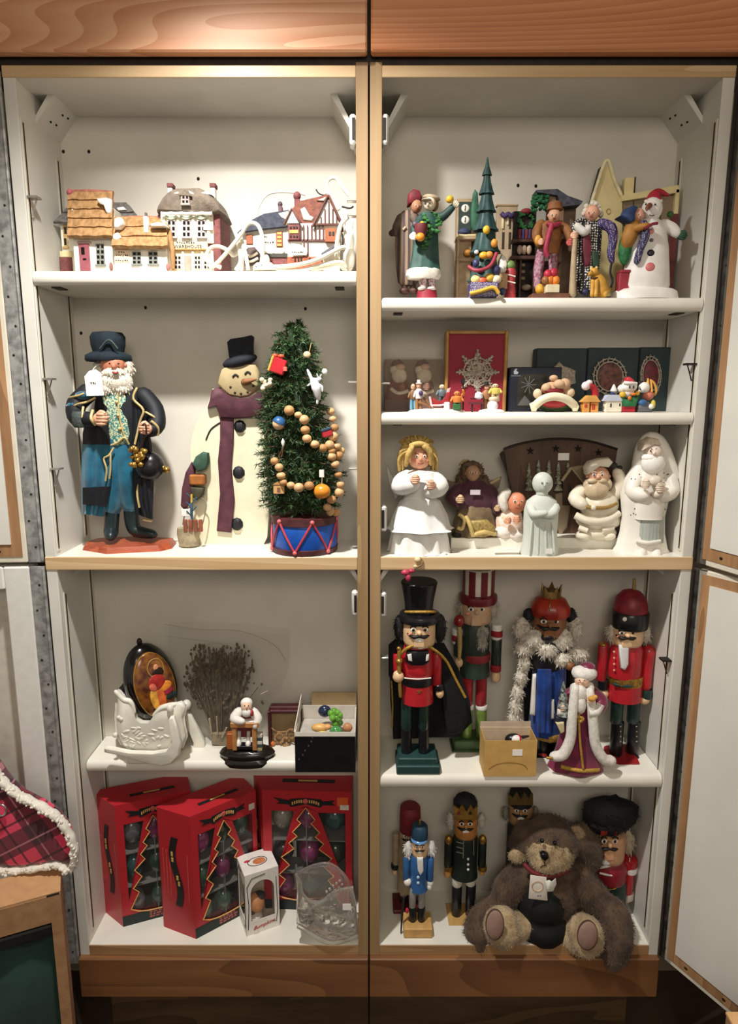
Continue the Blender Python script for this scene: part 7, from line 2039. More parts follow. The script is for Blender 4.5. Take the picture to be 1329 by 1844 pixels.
KRAFT = M('c9a05c', 0.7, var=0.06, scale=50)
F = Fig('cardboard_box', 'small open tan gift box with a white sticker in front of the nutcrackers', 'box', 920, -0.002, ZR)
a, b = F.l(872, 1370), F.l(966, 1370); zt = F.l(920, 1334).z; D_ = .055; t = .0012
for nm, p, q in (('front_side', (a.x, 0, 0), (b.x, t, zt)), ('back_side', (a.x, D_ - t, 0), (b.x, D_, zt)), ('left_side', (a.x, t, 0), (a.x + t, D_ - t, zt)), ('right_side', (b.x - t, t, 0), (b.x, D_ - t, zt)), ('bottom_side', (a.x + t, t, 0), (b.x - t, D_ - t, t))):
    g = G(); g.box(p, q); F.mk(g, nm, KRAFT if nm != 'back_side' else M('c9b69a', 0.7, var=0.06), smooth=False)
g = G(); g.box((a.x, D_, zt - .02), (b.x, D_ + t, zt + .012)); F.mk(g, 'lid_flap', M('c4b098', 0.7, var=0.06), smooth=False)
tag_on(F, 923, 1350, 941, 1361, -.0002)
tb(F, 'thumb_notch', M('7a5a2c', 0.7), [([(880, 1385, -.0002), (895, 1376, -.0003), (918, 1373, -.0003), (942, 1377, -.0003), (950, 1386, -.0002)], .5)])
f = Fig('penguin_ornament', 'black, white and red bird ornament lying in the small tan box', 'ornament', 925, 0.025, ZR + zt - .012)
for nm, c, it in (('body', '17161a', (0, 0, 0, .018, .012, .012)), ('belly', 'ece6e0', (.004, -.006, .003, .012, .008, .009)), ('scarf', 'b5202c', (.010, -.004, .004, .005, .009, .008))):
    g = G(); g.ell(it[:3], it[3:], 14, 9); f.mk(g, nm, M(c, 0.3, var=0.05))
g = G(); g.limb([(.014, 0, .004), (.030, .002, .006)], [.004, .002], 8); f.mk(g, 'beak', M('2a2224', 0.3))

# hanging ornament on the rail
F = Fig('hanging_ribbon_ornament', 'pink bead ornament on a cord hung over the middle rail edge', 'ornament', 742, -0.008, zf(1046, -.008))
PK = M('b83a58', 0.35, var=0.1)
el(F, 'pink_bead', PK, [(730, 1031, 8, 5, 5, 0), (735, 1040, 5, 7, 5, 0), (741, 1028, 6, 4, 5, 0)])
tb(F, 'cord', M('8a6a4a', 0.6), [([(738, 1030), (750, 1022), (758, 1018, .001), (761, 1010, .004), (756, 1004, .006)], 1.6)]); el(F, 'straw_bead', M('d9c49a', 0.5), [(752, 1008, 6, 5, 4, .001), (748, 1020, 4, 3, 3, .001)])

# ---------------------------------------------------------------- bottom compartment
F = Fig('nutcracker', 'nutcracker in a dark red fez and cream coat standing behind the blue one', 'nutcracker', 731, 0.112, ZB1, grpN)
CR = M('a8977a', 0.5, var=0.12, scale=60)
bx(F, 'base', M('5c1c22', 0.4, var=0.1), [(708, 1640, 762, 'b', -.03, .025)], bev=.002)
lt(F, 'fez', M('7a1f2c', 0.6, var=0.15, scale=80), 739, [(15, 1450), (18, 1453), (19, 1470), (19, 1494)], 0.0, seg=26)
h = nuthead(F, 736, 1492, 1522, 17, 0.0, M('b39a7c', 0.5, var=0.08), teeth=False, cheek=None, jaw=False)
lt(F, 'coat', CR, 736, [(17, 1520), (19, 1526), (19, 1580), (20, 1600)], 0.0, seg=26, sy=.8)
limbpair(F, 'arm', CR, [(713, 1500, 1556, 6, 6, 0)]); limbpair(F, 'cuff', NBL, [(711, 1554, 1564, 7, 7, 0)]); el(F, 'hand', NSK, [(711, 1570, 5, 6, 5, 0)])
limbpair(F, 'arm', CR, [(760, 1526, 1560, 6, 6, 0)])
limbpair(F, 'leg', CR, [(727, 1596, 1612, 7, 7, 0), (746, 1596, 1612, 7, 7, 0)]); limbpair(F, 'boot', NBL, [(727, 1608, 1642, 7, 7, 0), (746, 1608, 1642, 7, 7, 0)])

WB = M('c49a5c', 0.5, var=0.1, scale=60)
F = Fig('nutcracker', 'small nutcracker in blue coat and cap with long white hair and grey legs', 'nutcracker', 752, 0.045, ZB1, grpN)
bx(F, 'base', WB, [(727, 1673, 779, 'b', -.028, .02)], bev=.002)
limbpair(F, 'boot', NBL, [(743, 1628, 1673, 6.5, 6.5, -.004), (759, 1628, 1673, 6.5, 6.5, -.004)])
for x in (742, 759):
    el(F, 'toe', NBL, [(x, 1671, 7, 4, 9, -.011)])
limbpair(F, 'leg', M('8e8b86', 0.5, var=0.08), [(743, 1594, 1632, 6.5, 6, -.004), (759, 1594, 1632, 6.5, 6, -.004)])
BL = M('34639c', 0.35, var=0.1, coat=.2)
lt(F, 'coat', BL, 754, [(14, 1538), (17, 1543), (15, 1570), (16, 1592), (17, 1600)], 0.0, seg=26, sy=.8)
pl(F, 'beard', M('e6e4e2', 0.8, var=0.05, scale=200, bump=.4), [(751, 1545), (762, 1545), (763, 1570), (757, 1578), (752, 1568)], -.021, -.012)
for y in (1580, 1590):
    el(F, 'button', M('bcd3e6', 0.4), [(753, y, 2.8, 2.8, 2, -.0145)])
limbpair(F, 'arm', BL, [(732, 1543, 1584, 6, 6, -.002), (775, 1543, 1584, 6, 6, -.002)])
el(F, 'hand', WHITE, [(734, 1588, 7, 6.5, 6, -.006), (773, 1596, 5, 6, 5, -.004)]); lt(F, 'cuff', WHITE, 774, [(6, 1584), (6.4, 1585), (6.2, 1589)], -.002, seg=14)
h = nuthead(F, 756, 1514, 1540, 14, 0.0, NSK, hairm=M('dcdad8', 0.85, var=0.08, scale=160), hairspots=[(735, 1530, 8, 17, 8, .0), (777, 1528, 8, 16, 8, .002)], n=90, hl=7, brow='5a2a2a')
ht = lt(F, 'cap', M('23425a', 0.45, var=0.15), 756, [(11, 1484), (14, 1487), (15, 1500), (15, 1510)], 0.0, seg=24)
g = G(); F.ell(g, 755, 1511, 15, 4.5, 15, -.004, seg=20, rings=8); F.mk(g, 'visor', M('5d8ec4', 0.25, var=0.05, coat=.5), ht)
tb(F, 'plume', GOLD, [([(756, 1485), (756, 1477)], [2.4, 1.8])], ht)
tb(F, 'sword', M('2a1c1c', 0.4), [([(727, 1615, -.012), (724, 1650, -.014), (722, 1680, -.016)], [2.2, 2, 1.2])]); el(F, 'sword_hilt', M('b5283c', 0.4), [(733, 1640, 3, 5, 3, -.010)])

F = Fig('nutcracker', 'dark-coated nutcracker with black fur hat, gold crown and white knee patches', 'nutcracker', 838, 0.085, ZB1, grpN)
bx(F, 'base', WB, [(808, 1666, 866, 'b', -.034, .03)], bev=.002)
limbpair(F, 'boot', NBL, [(823, 1588, 1664, 9, 9, -.002), (848, 1588, 1664, 9, 9, -.002)])
limbpair(F, 'knee', M('d9d3c4', 0.5, var=0.05), [(823, 1570, 1592, 9.5, 9.5, -.003), (847, 1570, 1590, 9.5, 9.5, -.003)])
DK = M('17231f', 0.4, var=0.15, coat=.15)
lt(F, 'coat', DK, 838, [(20, 1502), (23, 1508), (22, 1550), (24, 1576), (20, 1578)], 0.0, seg=28, sy=.8)
limbpair(F, 'arm', DK, [(808, 1510, 1560, 7.5, 7.5, 0), (869, 1510, 1560, 7.5, 7.5, 0)])
for x in (808, 869):
    el(F, 'epaulette', GOLD, [(x, 1512, 7, 9, 7, -.002)]); lt(F, 'cuff', GOLD, x, [(7.6, 1558), (8, 1560), (7.6, 1566)], 0.0, seg=14)
el(F, 'hand', M('c9904c', 0.4, var=0.05), [(806, 1573, 7, 7, 6, -.002), (868, 1570, 5, 6, 5, -.002)])
tb(F, 'braid', M('7a7a70', 0.5), [([(835, 1512, -.021), (834, 1545, -.021)], 1), ([(853, 1512, -.018), (853, 1540, -.018)], .9)] + [([(822, 1516 + 9 * i, -.0175), (834, 1519 + 9 * i, -.021)], 1) for i in range(3)])
for y in (1547, 1557, 1566):
    el(F, 'button', M('c9cdd0', 0.35), [(843, y, 2.4, 2.4, 2, -.0215)])
h = nuthead(F, 839, 1468, 1504, 21, 0.0, M('b5793e', 0.4, var=0.08, coat=.2), hairm=M('b9b3a8', 0.85, var=0.1, scale=160), hairspots=[(811, 1478, 8, 16, 9, .0), (867, 1478, 8, 16, 9, .0)], n=80, hl=6, cheek=None, big=.17)
hair(F, 'fur_hat', HBK, [(838, 1446, 24, 18, 22, .002)], 300, 6, 1.4, h, seed=9, droop=.1)
pr(F, 'gold_crown', M('a8823e', 0.4, 0.5, var=0.2), [(818, 1476), (818, 1452), (827, 1458), (833, 1450), (840, 1462), (848, 1450), (853, 1458), (860, 1452), (860, 1476)], -.026, -.021, h)
for x, c in ((826, '7a2a34'), (847, '2a2a22')):
    pr(F, 'crown_gem', M(c, 0.3, var=0), [(x - 4, 1467), (x, 1460), (x + 4, 1467)], -.0268, -.0255, h)

F = Fig('nutcracker', 'crowned nutcracker whose dim face shows above the teddy bear', 'nutcracker', 938, 0.13, ZB1, grpN)
lt(F, 'coat', M('2c2a26', 0.5, var=0.15), 938, [(18, 1478), (24, 1486), (24, 1560), (26, 'b')], 0.0, seg=26, sy=.7)
h = nuthead(F, 938, 1444, 1480, 21, -.002, M('a88258', 0.5, var=0.08), hairm=M('8a8478', 0.85, var=0.1), hairspots=[(910, 1464, 6, 14, 8, .0), (964, 1462, 5, 12, 8, .0)], n=60, hl=5, cheek=None)
pr(F, 'gold_crown', M('6e5830', 0.45, 0.4, var=0.2), [(916, 1450), (915, 1430), (924, 1438), (932, 1428), (938, 1440), (945, 1428), (952, 1438), (960, 1430), (960, 1450)], -.026, -.02, h)
lt(F, 'hat', HBK, 938, [(18, 1424), (20, 1428), (21, 1446)], 0.0, seg=24, parent=h)

F = Fig('nutcracker', 'guardsman nutcracker in huge black fur hat and red tunic behind the bear on the right', 'nutcracker', 1104, 0.09, ZB1, grpN)
hair(F, 'bearskin_hat', HBK, [(1100, 1464, 56, 30, 30, .0), (1092, 1480, 44, 20, 28, -.002)], 700, 8, 1.6, seed=10, droop=.2)
h = nuthead(F, 1098, 1492, 1544, 27, -.004, M('d3a27c', 0.4, var=0.06, coat=.2), hairm=M('c4b59c', 0.85, var=0.12, scale=160), hairspots=[(1132, 1518, 11, 22, 11, .002), (1068, 1520, 6, 16, 10, .004)], n=120, hl=9, teeth=False)
bx(F, 'red_forelock', M('8a2a1e', 0.4), [(1082, 1497, 1094, 1505, -.033, -.02), (1106, 1497, 1112, 1505, -.031, -.02)])
el(F, 'white_beard', WHITE, [(1092, 1551, 14, 6, 6, -.028)])
lt(F, 'tunic', M('8e2430', 0.35, var=0.1, coat=.2), 1100, [(24, 1542), (30, 1550), (30, 1578), (28, 1582)], 0.0, seg=30, sy=.85)
tb(F, 'white_sash', WHITE, [([(1080, 1562, -.022), (1098, 1558, -.029), (1122, 1546, -.02)], 2.6), ([(1080, 1572, -.022), (1100, 1576, -.029), (1122, 1574, -.02)], 2)])
lt(F, 'trousers', NGR, 1102, [(27, 1580), (28, 1600), (26, 1640), (24, 'b')], 0.0, seg=28, sy=.8)
tb(F, 'gold_chain', GOLD, [([(1096, 1602, -.026), (1108, 1600, -.026), (1118, 1588, -.022)], 1.3)])
lt(F, 'arm', NRED, 1131, [(10, 1544), (13, 1549), (11.5, 1560), (11, 1600), (10, 1604)], -.004, seg=18)
lt(F, 'shoulder_cap', NRED, 1134, [(8, 1540), (12.5, 1543), (13, 1554), (12, 1556)], -.004, seg=18)
lt(F, 'white_band', WHITE, 1133, [(12.6, 1556), (13.2, 1558), (13, 1564), (12.4, 1566)], -.004, seg=18)
letters('1', 'numeral', WHITE, F.root, F.l(1134, 1549, -.0175), height=9 * F.k(1549))
lt(F, 'cuff', M('cfc8b8', 0.5), 1129, [(10.3, 1603), (10.6, 1605), (10.4, 1614)], -.004, seg=18); bx(F, 'cuff_stripe', NBL, [(1125, 1604, 1131, 1613, -.0162, -.012)])
el(F, 'hand', NSK, [(1128, 1618, 8, 7, 7, -.006)])
# ================================================================= teddy bear
def fuse(F, g, name, mat, voxel=0.004, parent=None, **kw):
    """one continuous skin over overlapping shapes"""
    o = F.mk(g, name, mat, parent, **kw)
    m = o.modifiers.new('skin', 'REMESH'); m.mode = 'VOXEL'; m.voxel_size = voxel
    sm = o.modifiers.new('soft', 'SMOOTH'); sm.iterations = 5; sm.factor = .5
    bpy.context.view_layer.update()
    me = bpy.data.meshes.new_from_object(o.evaluated_get(bpy.context.evaluated_depsgraph_get()))
    o.modifiers.clear(); o.data = me
    me.polygons.foreach_set('use_smooth', [True] * len(me.polygons))
    return o
def furry(o, name, mat, n, L, w, R, droop=.3, parent=None):
    me = o.data
    ps = list(me.polygons); A = [p.area for p in ps]
    g = G()
    for p in R.choices(ps, A, k=n):
        c, nn = p.center, p.normal
        d = (nn * .75 + Vector((R.uniform(-.6, .6), R.uniform(-.6, .6), R.uniform(-.6, .6) - droop))).normalized()
        s = d.cross(Vector((R.uniform(-1, 1), R.uniform(-1, 1), R.uniform(-1, 1))))
        if s.length < 1e-6: continue
        s = s.normalized() * w / 2
        q = c - nn * .001 + Vector((R.uniform(-.002, .002), R.uniform(-.002, .002), R.uniform(-.002, .002)))
        l = L * R.uniform(.6, 1.2)
        g.add([q - s, q + s, q + d * l], [(0, 1, 2)])
    return g.build(name, mat, o, smooth=False, kind='stuff')
F = Fig('teddy_bear', 'brown plush teddy bear in black overalls sitting with its soles forward', 'teddy bear', 985, 0.062, ZB1)
FB = M('5f4b39', 0.9, c2='41322a', scale=30, bump=.4, sheen=.15)
FT = M('b8a27e', 0.9, c2='957e5e', scale=40, bump=.4, sheen=.3)
R = random.Random(31)
g = G()
F.ell(g, 985, 1606, 58, 52, 46, 0); F.ell(g, 978, 1640, 62, 46, 48, .004)
F.ell(g, 990, 1518, 50, 46, 42, -.004); F.ell(g, 1000, 1560, 40, 26, 34, .0)
F.limb(g, [(942, 1572), (916, 1600, -.006), (902, 1638, -.012)], [28, 28, 22], 0.0, 12)
F.limb(g, [(900, 1630, -.012), (872, 1650, -.02), (862, 1674, -.034), (862, 1694, -.042)], [20, 24, 27, 21], 0.0, 12)
F.limb(g, [(1036, 1572), (1060, 1604, -.008), (1086, 1634, -.016)], [30, 30, 26], 0.0, 12)
F.limb(g, [(1086, 1630, -.016), (1106, 1652, -.034), (1108, 1690, -.056), (1104, 1722, -.062), (1102, 1738, -.062)], [24, 30, 30, 24, 12], 0.0, 12)
F.limb(g, [(1030, 1500, .008), (1056, 1520, .004), (1066, 1548, -.002)], [20, 26, 20], 0.0, 12)
F.limb(g, [(950, 1500, .010), (936, 1520, .008)], [24, 22], 0.0, 12); F.ell(g, 1042, 1500, 22, 20, 12, .004)
body = fuse(F, g, 'body', FB, .0042)
furry(body, 'brown_fur', FB, 15000, .0075, .0013, R)
g = G(); F.ell(g, 991, 1533, 43, 37, 30, -.022); F.ell(g, 985, 1549, 30, 21, 22, -.036)
face = fuse(F, g, 'face', FT, .003)
furry(face, 'tan_fur', FT, 5000, .0055, .0011, R)
pl(F, 'nose', M('120f0f', 0.3, var=0), [(973, 1539), (980, 1536), (988, 1539), (989, 1545), (981, 1552), (974, 1545)], -.063, -.050, face)
for x, y in ((976, 1514), (999, 1518)):
    el(F, 'eye', M('0e0b0b', 0.12, var=0), [(x, y, 3.6, 3.6, 3.4, -.050)], face)
tb(F, 'mouth', M('2a1f18', 0.7, var=0), [([(981, 1552, -.0625), (981, 1558, -.061)], .8), ([(973, 1562, -.058), (981, 1558, -.061), (989, 1562, -.058)], .8)], face)
g = G(); F.ell(g, 1036, 1502, 17, 15, 7, -.010); ear = fuse(F, g, 'ear_lining', FT, .003); furry(ear, 'tan_fur', FT, 900, .006, .0011, R)
g = G(); F.ell(g, 933, 1540, 18, 13, 8, -.010); ear = fuse(F, g, 'ear_lining', FT, .003); furry(ear, 'tan_fur', FT, 700, .006, .0011, R)
VEL = M('0e0e10', 0.75, var=0.3, scale=40)
g = G(); F.ell(g, 973, 1614, 49, 46, 52, -.005); F.ell(g, 974, 1652, 54, 36, 56, -.006); fuse(F, g, 'overalls', VEL, .004)
tb(F, 'collar', M('6e1f28', 0.7, var=0.15), [([(944, 1556, -.034), (962, 1572, -.052), (996, 1578, -.052), (1024, 1566, -.036)], 4)])
PAD = M('a5877a', 0.8, var=0.08, scale=60)
for pts, rad, pc, pr_ in (([(946, 1662, -.030), (922, 1668, -.040), (904, 1668, -.050)], [24, 27, 36], (891, 1665), (15, 27)), ([(1014, 1672, -.030), (1036, 1684, -.044), (1052, 1684, -.056)], [25, 29, 36], (1058, 1684), (17, 26))):
    g = G(); F.limb(g, pts, rad, 0.0, 14)
    leg = fuse(F, g, 'leg', FT, .0038)
    furry(leg, 'tan_fur', FT, 3200, .0055, .0011, R)
    zf_ = pts[2][2] - 35 * F.k(1680)
    g = G(); F.ell(g, pc[0], pc[1], pr_[0], pr_[1], 5, zf_ + .002, seg=22, rings=12)
    pd = F.mk(g, 'foot_pad', PAD, leg)
    tb(F, 'pad_seam', M('5f4a38', 0.8), [([(pc[0] + (pr_[0] + 1) * math.cos(a), pc[1] + (pr_[1] + 1) * math.sin(a), zf_ + .001) for a in [2 * PI * i / 20 for i in range(21)]], .9)], leg)
tg = pl(F, 'paper_tag', M('ece4d8', 0.5, var=0.05), [(955, 1576), (984, 1580), (986, 1622), (952, 1618)], -.0615, -.060, edge=.02, label='cream paper tag on the chest')
tb(F, 'tag_print', M('c9a890', 0.6), [([(968 + 10 * math.cos(a), 1596 + 9 * math.sin(a), -.0618) for a in [2 * PI * i / 16 for i in range(17)]], .8)], tg)
scrawl(F, 968, 1611, 976, 1616, -.0617, 2, M('6c7a90', .6), tg, name='handwriting')
pl(F, 'heart_tag', M('e6e6da', 0.5, var=0.04), [(982, 1588), (989, 1585), (994, 1588), (1001, 1582), (1002, 1592), (996, 1605), (986, 1606)], -.064, -.0625, tg, edge=.02)
# ================================================================= left, third compartment
def ZS7(x, y): return 195 + x / 7.184, 1140 + y / 7.184
CERW = M('e4e0d2', 0.4, var=0.05, scale=40, coat=.2, bump=.15)
F = Fig('ceramic_sleigh', 'white embossed ceramic sleigh dish holding the black icon egg', 'dish', 285, 0.085, ZL)
def sz(pts): return [ZS7(*p) for p in pts]
side = sz([(105, 750), (190, 850), (270, 880), (330, 1000), (345, 1120), (420, 1165), (520, 1165), (590, 1060), (700, 970), (830, 930), (940, 900), (1000, 960), (960, 1080), (980, 1200), (1010, 1330), (960, 1480), (800, 1560), (520, 1560), (300, 1500), (170, 1430), (110, 1300), (100, 1100), (115, 900)])
zL0, zL1 = 0, 0
# two curved side walls joined by a bowl floor
a = pl(F, 'bowl_side', CERW, side, -0.046, -0.030, edge=.12)
pl(F, 'bowl_side', CERW, side, 0.022, 0.036, edge=.12)
g = G()
und = sz([(110, 900), (100, 1100), (115, 1300), (175, 1430), (300, 1500), (520, 1555), (800, 1555), (960, 1470), (1010, 1330), (985, 1200), (970, 1080), (1000, 960)])
rows = [[F.l(x, y, d) for (x, y) in und] for d in (-0.040, 0.030)]
g.sheet(rows, .006); F.mk(g, 'bowl_floor', CERW, auto=70)
tb(F, 'rim_scroll', CERW, [(sz([(590, 1060), (690, 970), (800, 940), (880, 920)]), [3, 5, 6, 4]), (sz([(100, 760), (200, 860), (290, 890), (340, 1020)]), [4, 5, 5, 3])], dy=-.042)
g = G()
c0 = ZS7(890, 945)
F.tube(g, [(c0[0] + (10 - i * .55) * math.cos(i * .7), c0[1] + (7 - i * .4) * math.sin(i * .7), -.040) for i in range(16)], 3.2, seg=8)
F.mk(g, 'front_curl', CERW); el(F, 'front_curl_end', CERW, [(*ZS7(1010, 930), 9, 9, 10, .026), (*ZS7(800, 975), 6, 8, 6, -.048)])
# runners
pl(F, 'runner', CERW, sz([(-60, 1500), (250, 1560), (560, 1570), (760, 1540), (850, 1400), (820, 1220), (800, 1090), (850, 1080), (900, 1250), (940, 1420), (920, 1580), (820, 1690), (700, 1720), (520, 1690), (200, 1600), (-60, 1545)]), -.064, -.050, edge=.15)
pl(F, 'runner', CERW, sz([(980, 1000), (1060, 1060), (1160, 1240), (1245, 1400), (1255, 1580), (1130, 1610), (1000, 1640), (960, 1580), (1090, 1540), (1110, 1420), (1040, 1250)]), .020, .034, edge=.15)
bx(F, 'foot', CERW, [(225, 1352, 310, 'b', -.046, .03)], bev=.004)
g = G(); R = random.Random(14)
for i in range(34):
    x, y = ZS7(R.uniform(160, 760), R.uniform(1220, 1480))
    F.ell(g, x, y, R.uniform(4, 7), R.uniform(1.5, 2.4), 1.2, -.0462, seg=10, rings=6, rot=Matrix.Rotation(R.uniform(-1, 1), 3, 'Y'))
F.mk(g, 'embossed_leaves', CERW, auto=70, kind='stuff')
for x, y in ((140, 1090), (90, 1320), (170, 1110)):
    el(F, 'knob', CERW, [(*ZS7(x, y), 4.5, 4.5, 4, -.044)])

F = Fig('icon_egg', 'black lacquered egg with a painted orange and red icon, propped in the sleigh dish', 'ornament', 268, 0.085, ZL + .030)
LAC = M('0e0c0c', 0.15, var=0.05, coat=.6)
k = F.k(1230)
tilt = Matrix.Rotation(math.radians(-13), 3, 'Y') @ Matrix.Rotation(math.radians(40), 3, 'Z')
c = F.l(272, 1230, -.002)
g = G(); g.ell(c, (46 * k, .032, 76 * k), 30, 20, rot=tilt); F.mk(g, 'lacquer_body', LAC)
ICON = pattern('noise', '8a2a12', 'd08a2c', 55, 0.25, .5, name='icon_paint')
nrm = tilt @ Vector((0, -1, 0))
c2 = c + nrm * .0205
g = G(); g.ell(c2, (36 * k, .0125, 62 * k), 28, 18, rot=tilt); pn = F.mk(g, 'painted_face', M('4a1e10', 0.22, c2='8e5a22', scale=50, coat=.5))
def onface(u, v, lift=.0125):
    q = math.sqrt(max(.02, 1 - u * u - v * v))
    return c2 + tilt @ Vector((u * 36 * k, -lift * q - .0006, v * 62 * k))
def patch(name, col, u, v, ru, rv, lift=.0125):
    g = G(); g.ell(onface(u, v, lift), (ru * k, .002, rv * k), 16, 8, rot=tilt); return F.mk(g, name, M(col, 0.3, var=0.2, scale=80), pn)
g = G(); g.tube([onface(.2 + .4 * math.cos(a), .5 + .26 * math.sin(a)) for a in [2 * PI * i / 24 for i in range(24)]], .0012, 6, closed=True); F.mk(g, 'gold_halo', M('b08a44', 0.4, .2), pn)
patch('saint_face', 'c98a62', .22, .5, 5, 7); patch('dark_veil', '26130e', .25, .36, 10, 9); patch('red_robe', 'a52a24', .05, .12, 15, 14); patch('pale_sleeve', 'e0705a', -.15, .05, 8, 10)
patch('orange_cloth', 'd9852c', .4, -.1, 12, 9); patch('crimson_cloth', '9c2440', .45, -.25, 10, 8); patch('gold_cloth', 'd69a3a', -.25, -.35, 8, 20); patch('orange_cloth', 'c8602a', .02, -.4, 9, 20); patch('gold_cloth', 'e0a84a', .12, -.75, 9, 7); patch('dark_ground', '1c2a2c', .55, -.45, 12, 6)
g = G(); g.tube([onface(.96 * math.cos(a), .97 * math.sin(a), .006) for a in [2 * PI * i / 40 for i in range(40)]], .0011, 6, closed=True); F.mk(g, 'gold_edge', M('b58a3a', 0.35, .3), pn)
el(F, 'hanging_cap', M('2a2019', 0.4, .3), [(251, 1156, 5, 7, 4, .0)])
pl(F, 'black_stand', LAC, [(213, 1240), (222, 1230), (234, 1226), (246, 1245), (262, 1285), (256, 1296), (238, 1262), (222, 1256)], .012, .030); pl(F, 'black_stand', LAC, [(243, 1275), (255, 1292), (275, 1296), (280, 1290), (268, 1310), (252, 1312)], -.020, .02)
el(F, 'brass_pin', GOLD, [(236, 1262, 2, 2.4, 2, .010)])

F = Fig('dried_flower_bag', 'crumpled clear plastic bag of dried dark stems behind the sleigh', 'bag', 400, 0.118, ZL)
R = random.Random(23)
g = G(); n, m = 14, 10
rows = []
for i in range(m + 1):
    t = i / m
    xl, xr, y = 372 - 85 * min(1, t * 1.6) * (1 if t < .8 else 1) + 10 * t, 430 + 90 * math.sin(min(1, t * 1.3) * PI / 2), 1340 - 212 * t
    row = []
    for j in range(n + 1):
        u = j / n
        row.append(F.l(xl + (xr - xl) * u, y + 14 * u * t, -.022 * math.sin(PI * u) * (1 - .4 * t) + R.uniform(-.005, .005)))
    rows.append(row)
g.sheet(rows, .0004); F.mk(g, 'plastic_film', film('bag_film', 'd9cfc0', 0.022, .2), auto=25)
rows2 = [[p + Vector((0, .024 + 2 * .01, 0)) for p in r] for r in rows]
g = G(); g.sheet([[Vector((p.x, min(.030, p.y), p.z)) for p in r] for r in rows2], .0004); F.mk(g, 'plastic_film', film('bag_film', 'd9cfc0', 0.022, .2), auto=25)
g = G()
for i in range(150):
    x = R.uniform(372, 425); x2 = 388 + (x - 395) * R.uniform(1.2, 2.6); y2 = R.uniform(1170, 1260)
    F.limb(g, [(395 + (x - 395) * .3, 1334, .004), (x, 1290, R.uniform(-.006, .02)), (x2, y2, R.uniform(-.008, .02))], [1.0, .9, .7], 0.0, 4)
    for q in range(4):
        F.ell(g, x2 + R.uniform(-9, 9), y2 + R.uniform(-12, 30), R.uniform(1.2, 3.2), R.uniform(2, 5), 2, R.uniform(-.006, .02), seg=5, rings=4)
F.mk(g, 'dried_stems', M('6e5f4b', 0.9, c2='4d4132', scale=90), kind='stuff')
tb(F, 'crease_highlight', M('b0a492', .4, var=.1), [([(296, 1124, -.018), (360, 1134, -.024), (430, 1136, -.024), (492, 1160, -.016), (514, 1190, -.01)], .5), ([(302, 1146, -.018), (350, 1152, -.026), (410, 1160, -.026)], .4), ([(372, 1162, -.026), (390, 1158, -.028), (412, 1166, -.026)], .5), ([(470, 1250, -.024), (482, 1244, -.022)], .8), ([(440, 1170, -.026), (462, 1196, -.024), (470, 1230, -.022)], .4)], join=True, kind='stuff')  # pale tubes put in as highlights along the folds of the film
bx(F, 'stem_wrap', M('8d7f66', 0.7, var=0.2), [(380, 1320, 412, 'b', -.006, .014)], bev=.003)
tb(F, 'pale_stem', M('b5a68c', 0.6), [([(377, 1294, -.010), (381, 1322, -.008)], 2), ([(390, 1290, -.010), (392, 1322, -.008)], 1.4), ([(408, 1310, -.010), (400, 1328, -.008)], 1.6)])

F = Fig('desk_figurine', 'white-haired man at a little wooden desk on a round black base', 'figurine', 445, 0.072, ZL)
lt(F, 'black_base', M('17120f', 0.25, var=0.1, coat=.5), 445, [(38, 1346), (46, 1349), (50, 1354), (46, 1360), (53, 1366), (50, 1372), (40, 'b')], 0.0, sy=.42 / .5 * .55, seg=44)
WOODT = M('b57f4a', 0.5, var=0.15, scale=60)
bx(F, 'desk_top', WOODT, [(414, 1302, 466, 1312, -.020, .010)], bev=.002); bx(F, 'desk_leg', WOODT, [(418, 1312, 426, 1352, -.018, -.010), (454, 1312, 462, 1352, -.018, -.010)])
lt(F, 'coat', M('6e2a30', 0.5, var=0.15), 443, [(14, 1280), (20, 1290), (18, 1325)], .006, sy=.6)
tb(F, 'sleeve', M('e6e0d8', 0.5, var=0.05), [([(430, 1282), (422, 1294, -.008), (436, 1299, -.020)], [9, 9, 6]), ([(456, 1282), (464, 1294, -.006), (460, 1306, -.014)], [9, 9, 7])])
h = head(F, 444, 1272, 10, 11, 10, -.010, SKINP, mouth=None, whites=False, nose=.3, ears=False)
el(F, 'white_hair', WHITE, [(444, 1266, 11, 9, 10, -.006), (444, 1283, 9, 8, 7, -.016)], h)
el(F, 'red_vest', M('a8323c', 0.5), [(453, 1284, 4, 6, 4, -.016)]); bx(F, 'paper', WHITE, [(428, 1299, 456, 1303, -.018, .002)])
tb(F, 'stocking_leg', M('cfc4bc', 0.5), [([(431, 1316, -.006), (430, 1334, -.008)], 3.5), ([(448, 1316, -.006), (447, 1334, -.008)], 3.5)])
el(F, 'white_shoe', WHITE, [(430, 1339, 5, 8, 7, -.010), (447, 1339, 5, 6, 7, -.010)]); bx(F, 'footrest', NBL, [(426, 1344, 454, 1350, -.018, .0)])
bx(F, 'chest', M('a85a2c', 0.5, var=0.15), [(408, 1322, 421, 1350, -.006, .008)]); 
for i, cc in enumerate(('d9d2c4', '3a4a44', 'd9d2c4', '3a4a44', 'b5a070')):
    bx(F, 'book', M(cc, 0.5), [(461, 1323 + 6 * i, 472, 1328.4 + 6 * i, -.012, .002)], bev=.0004)

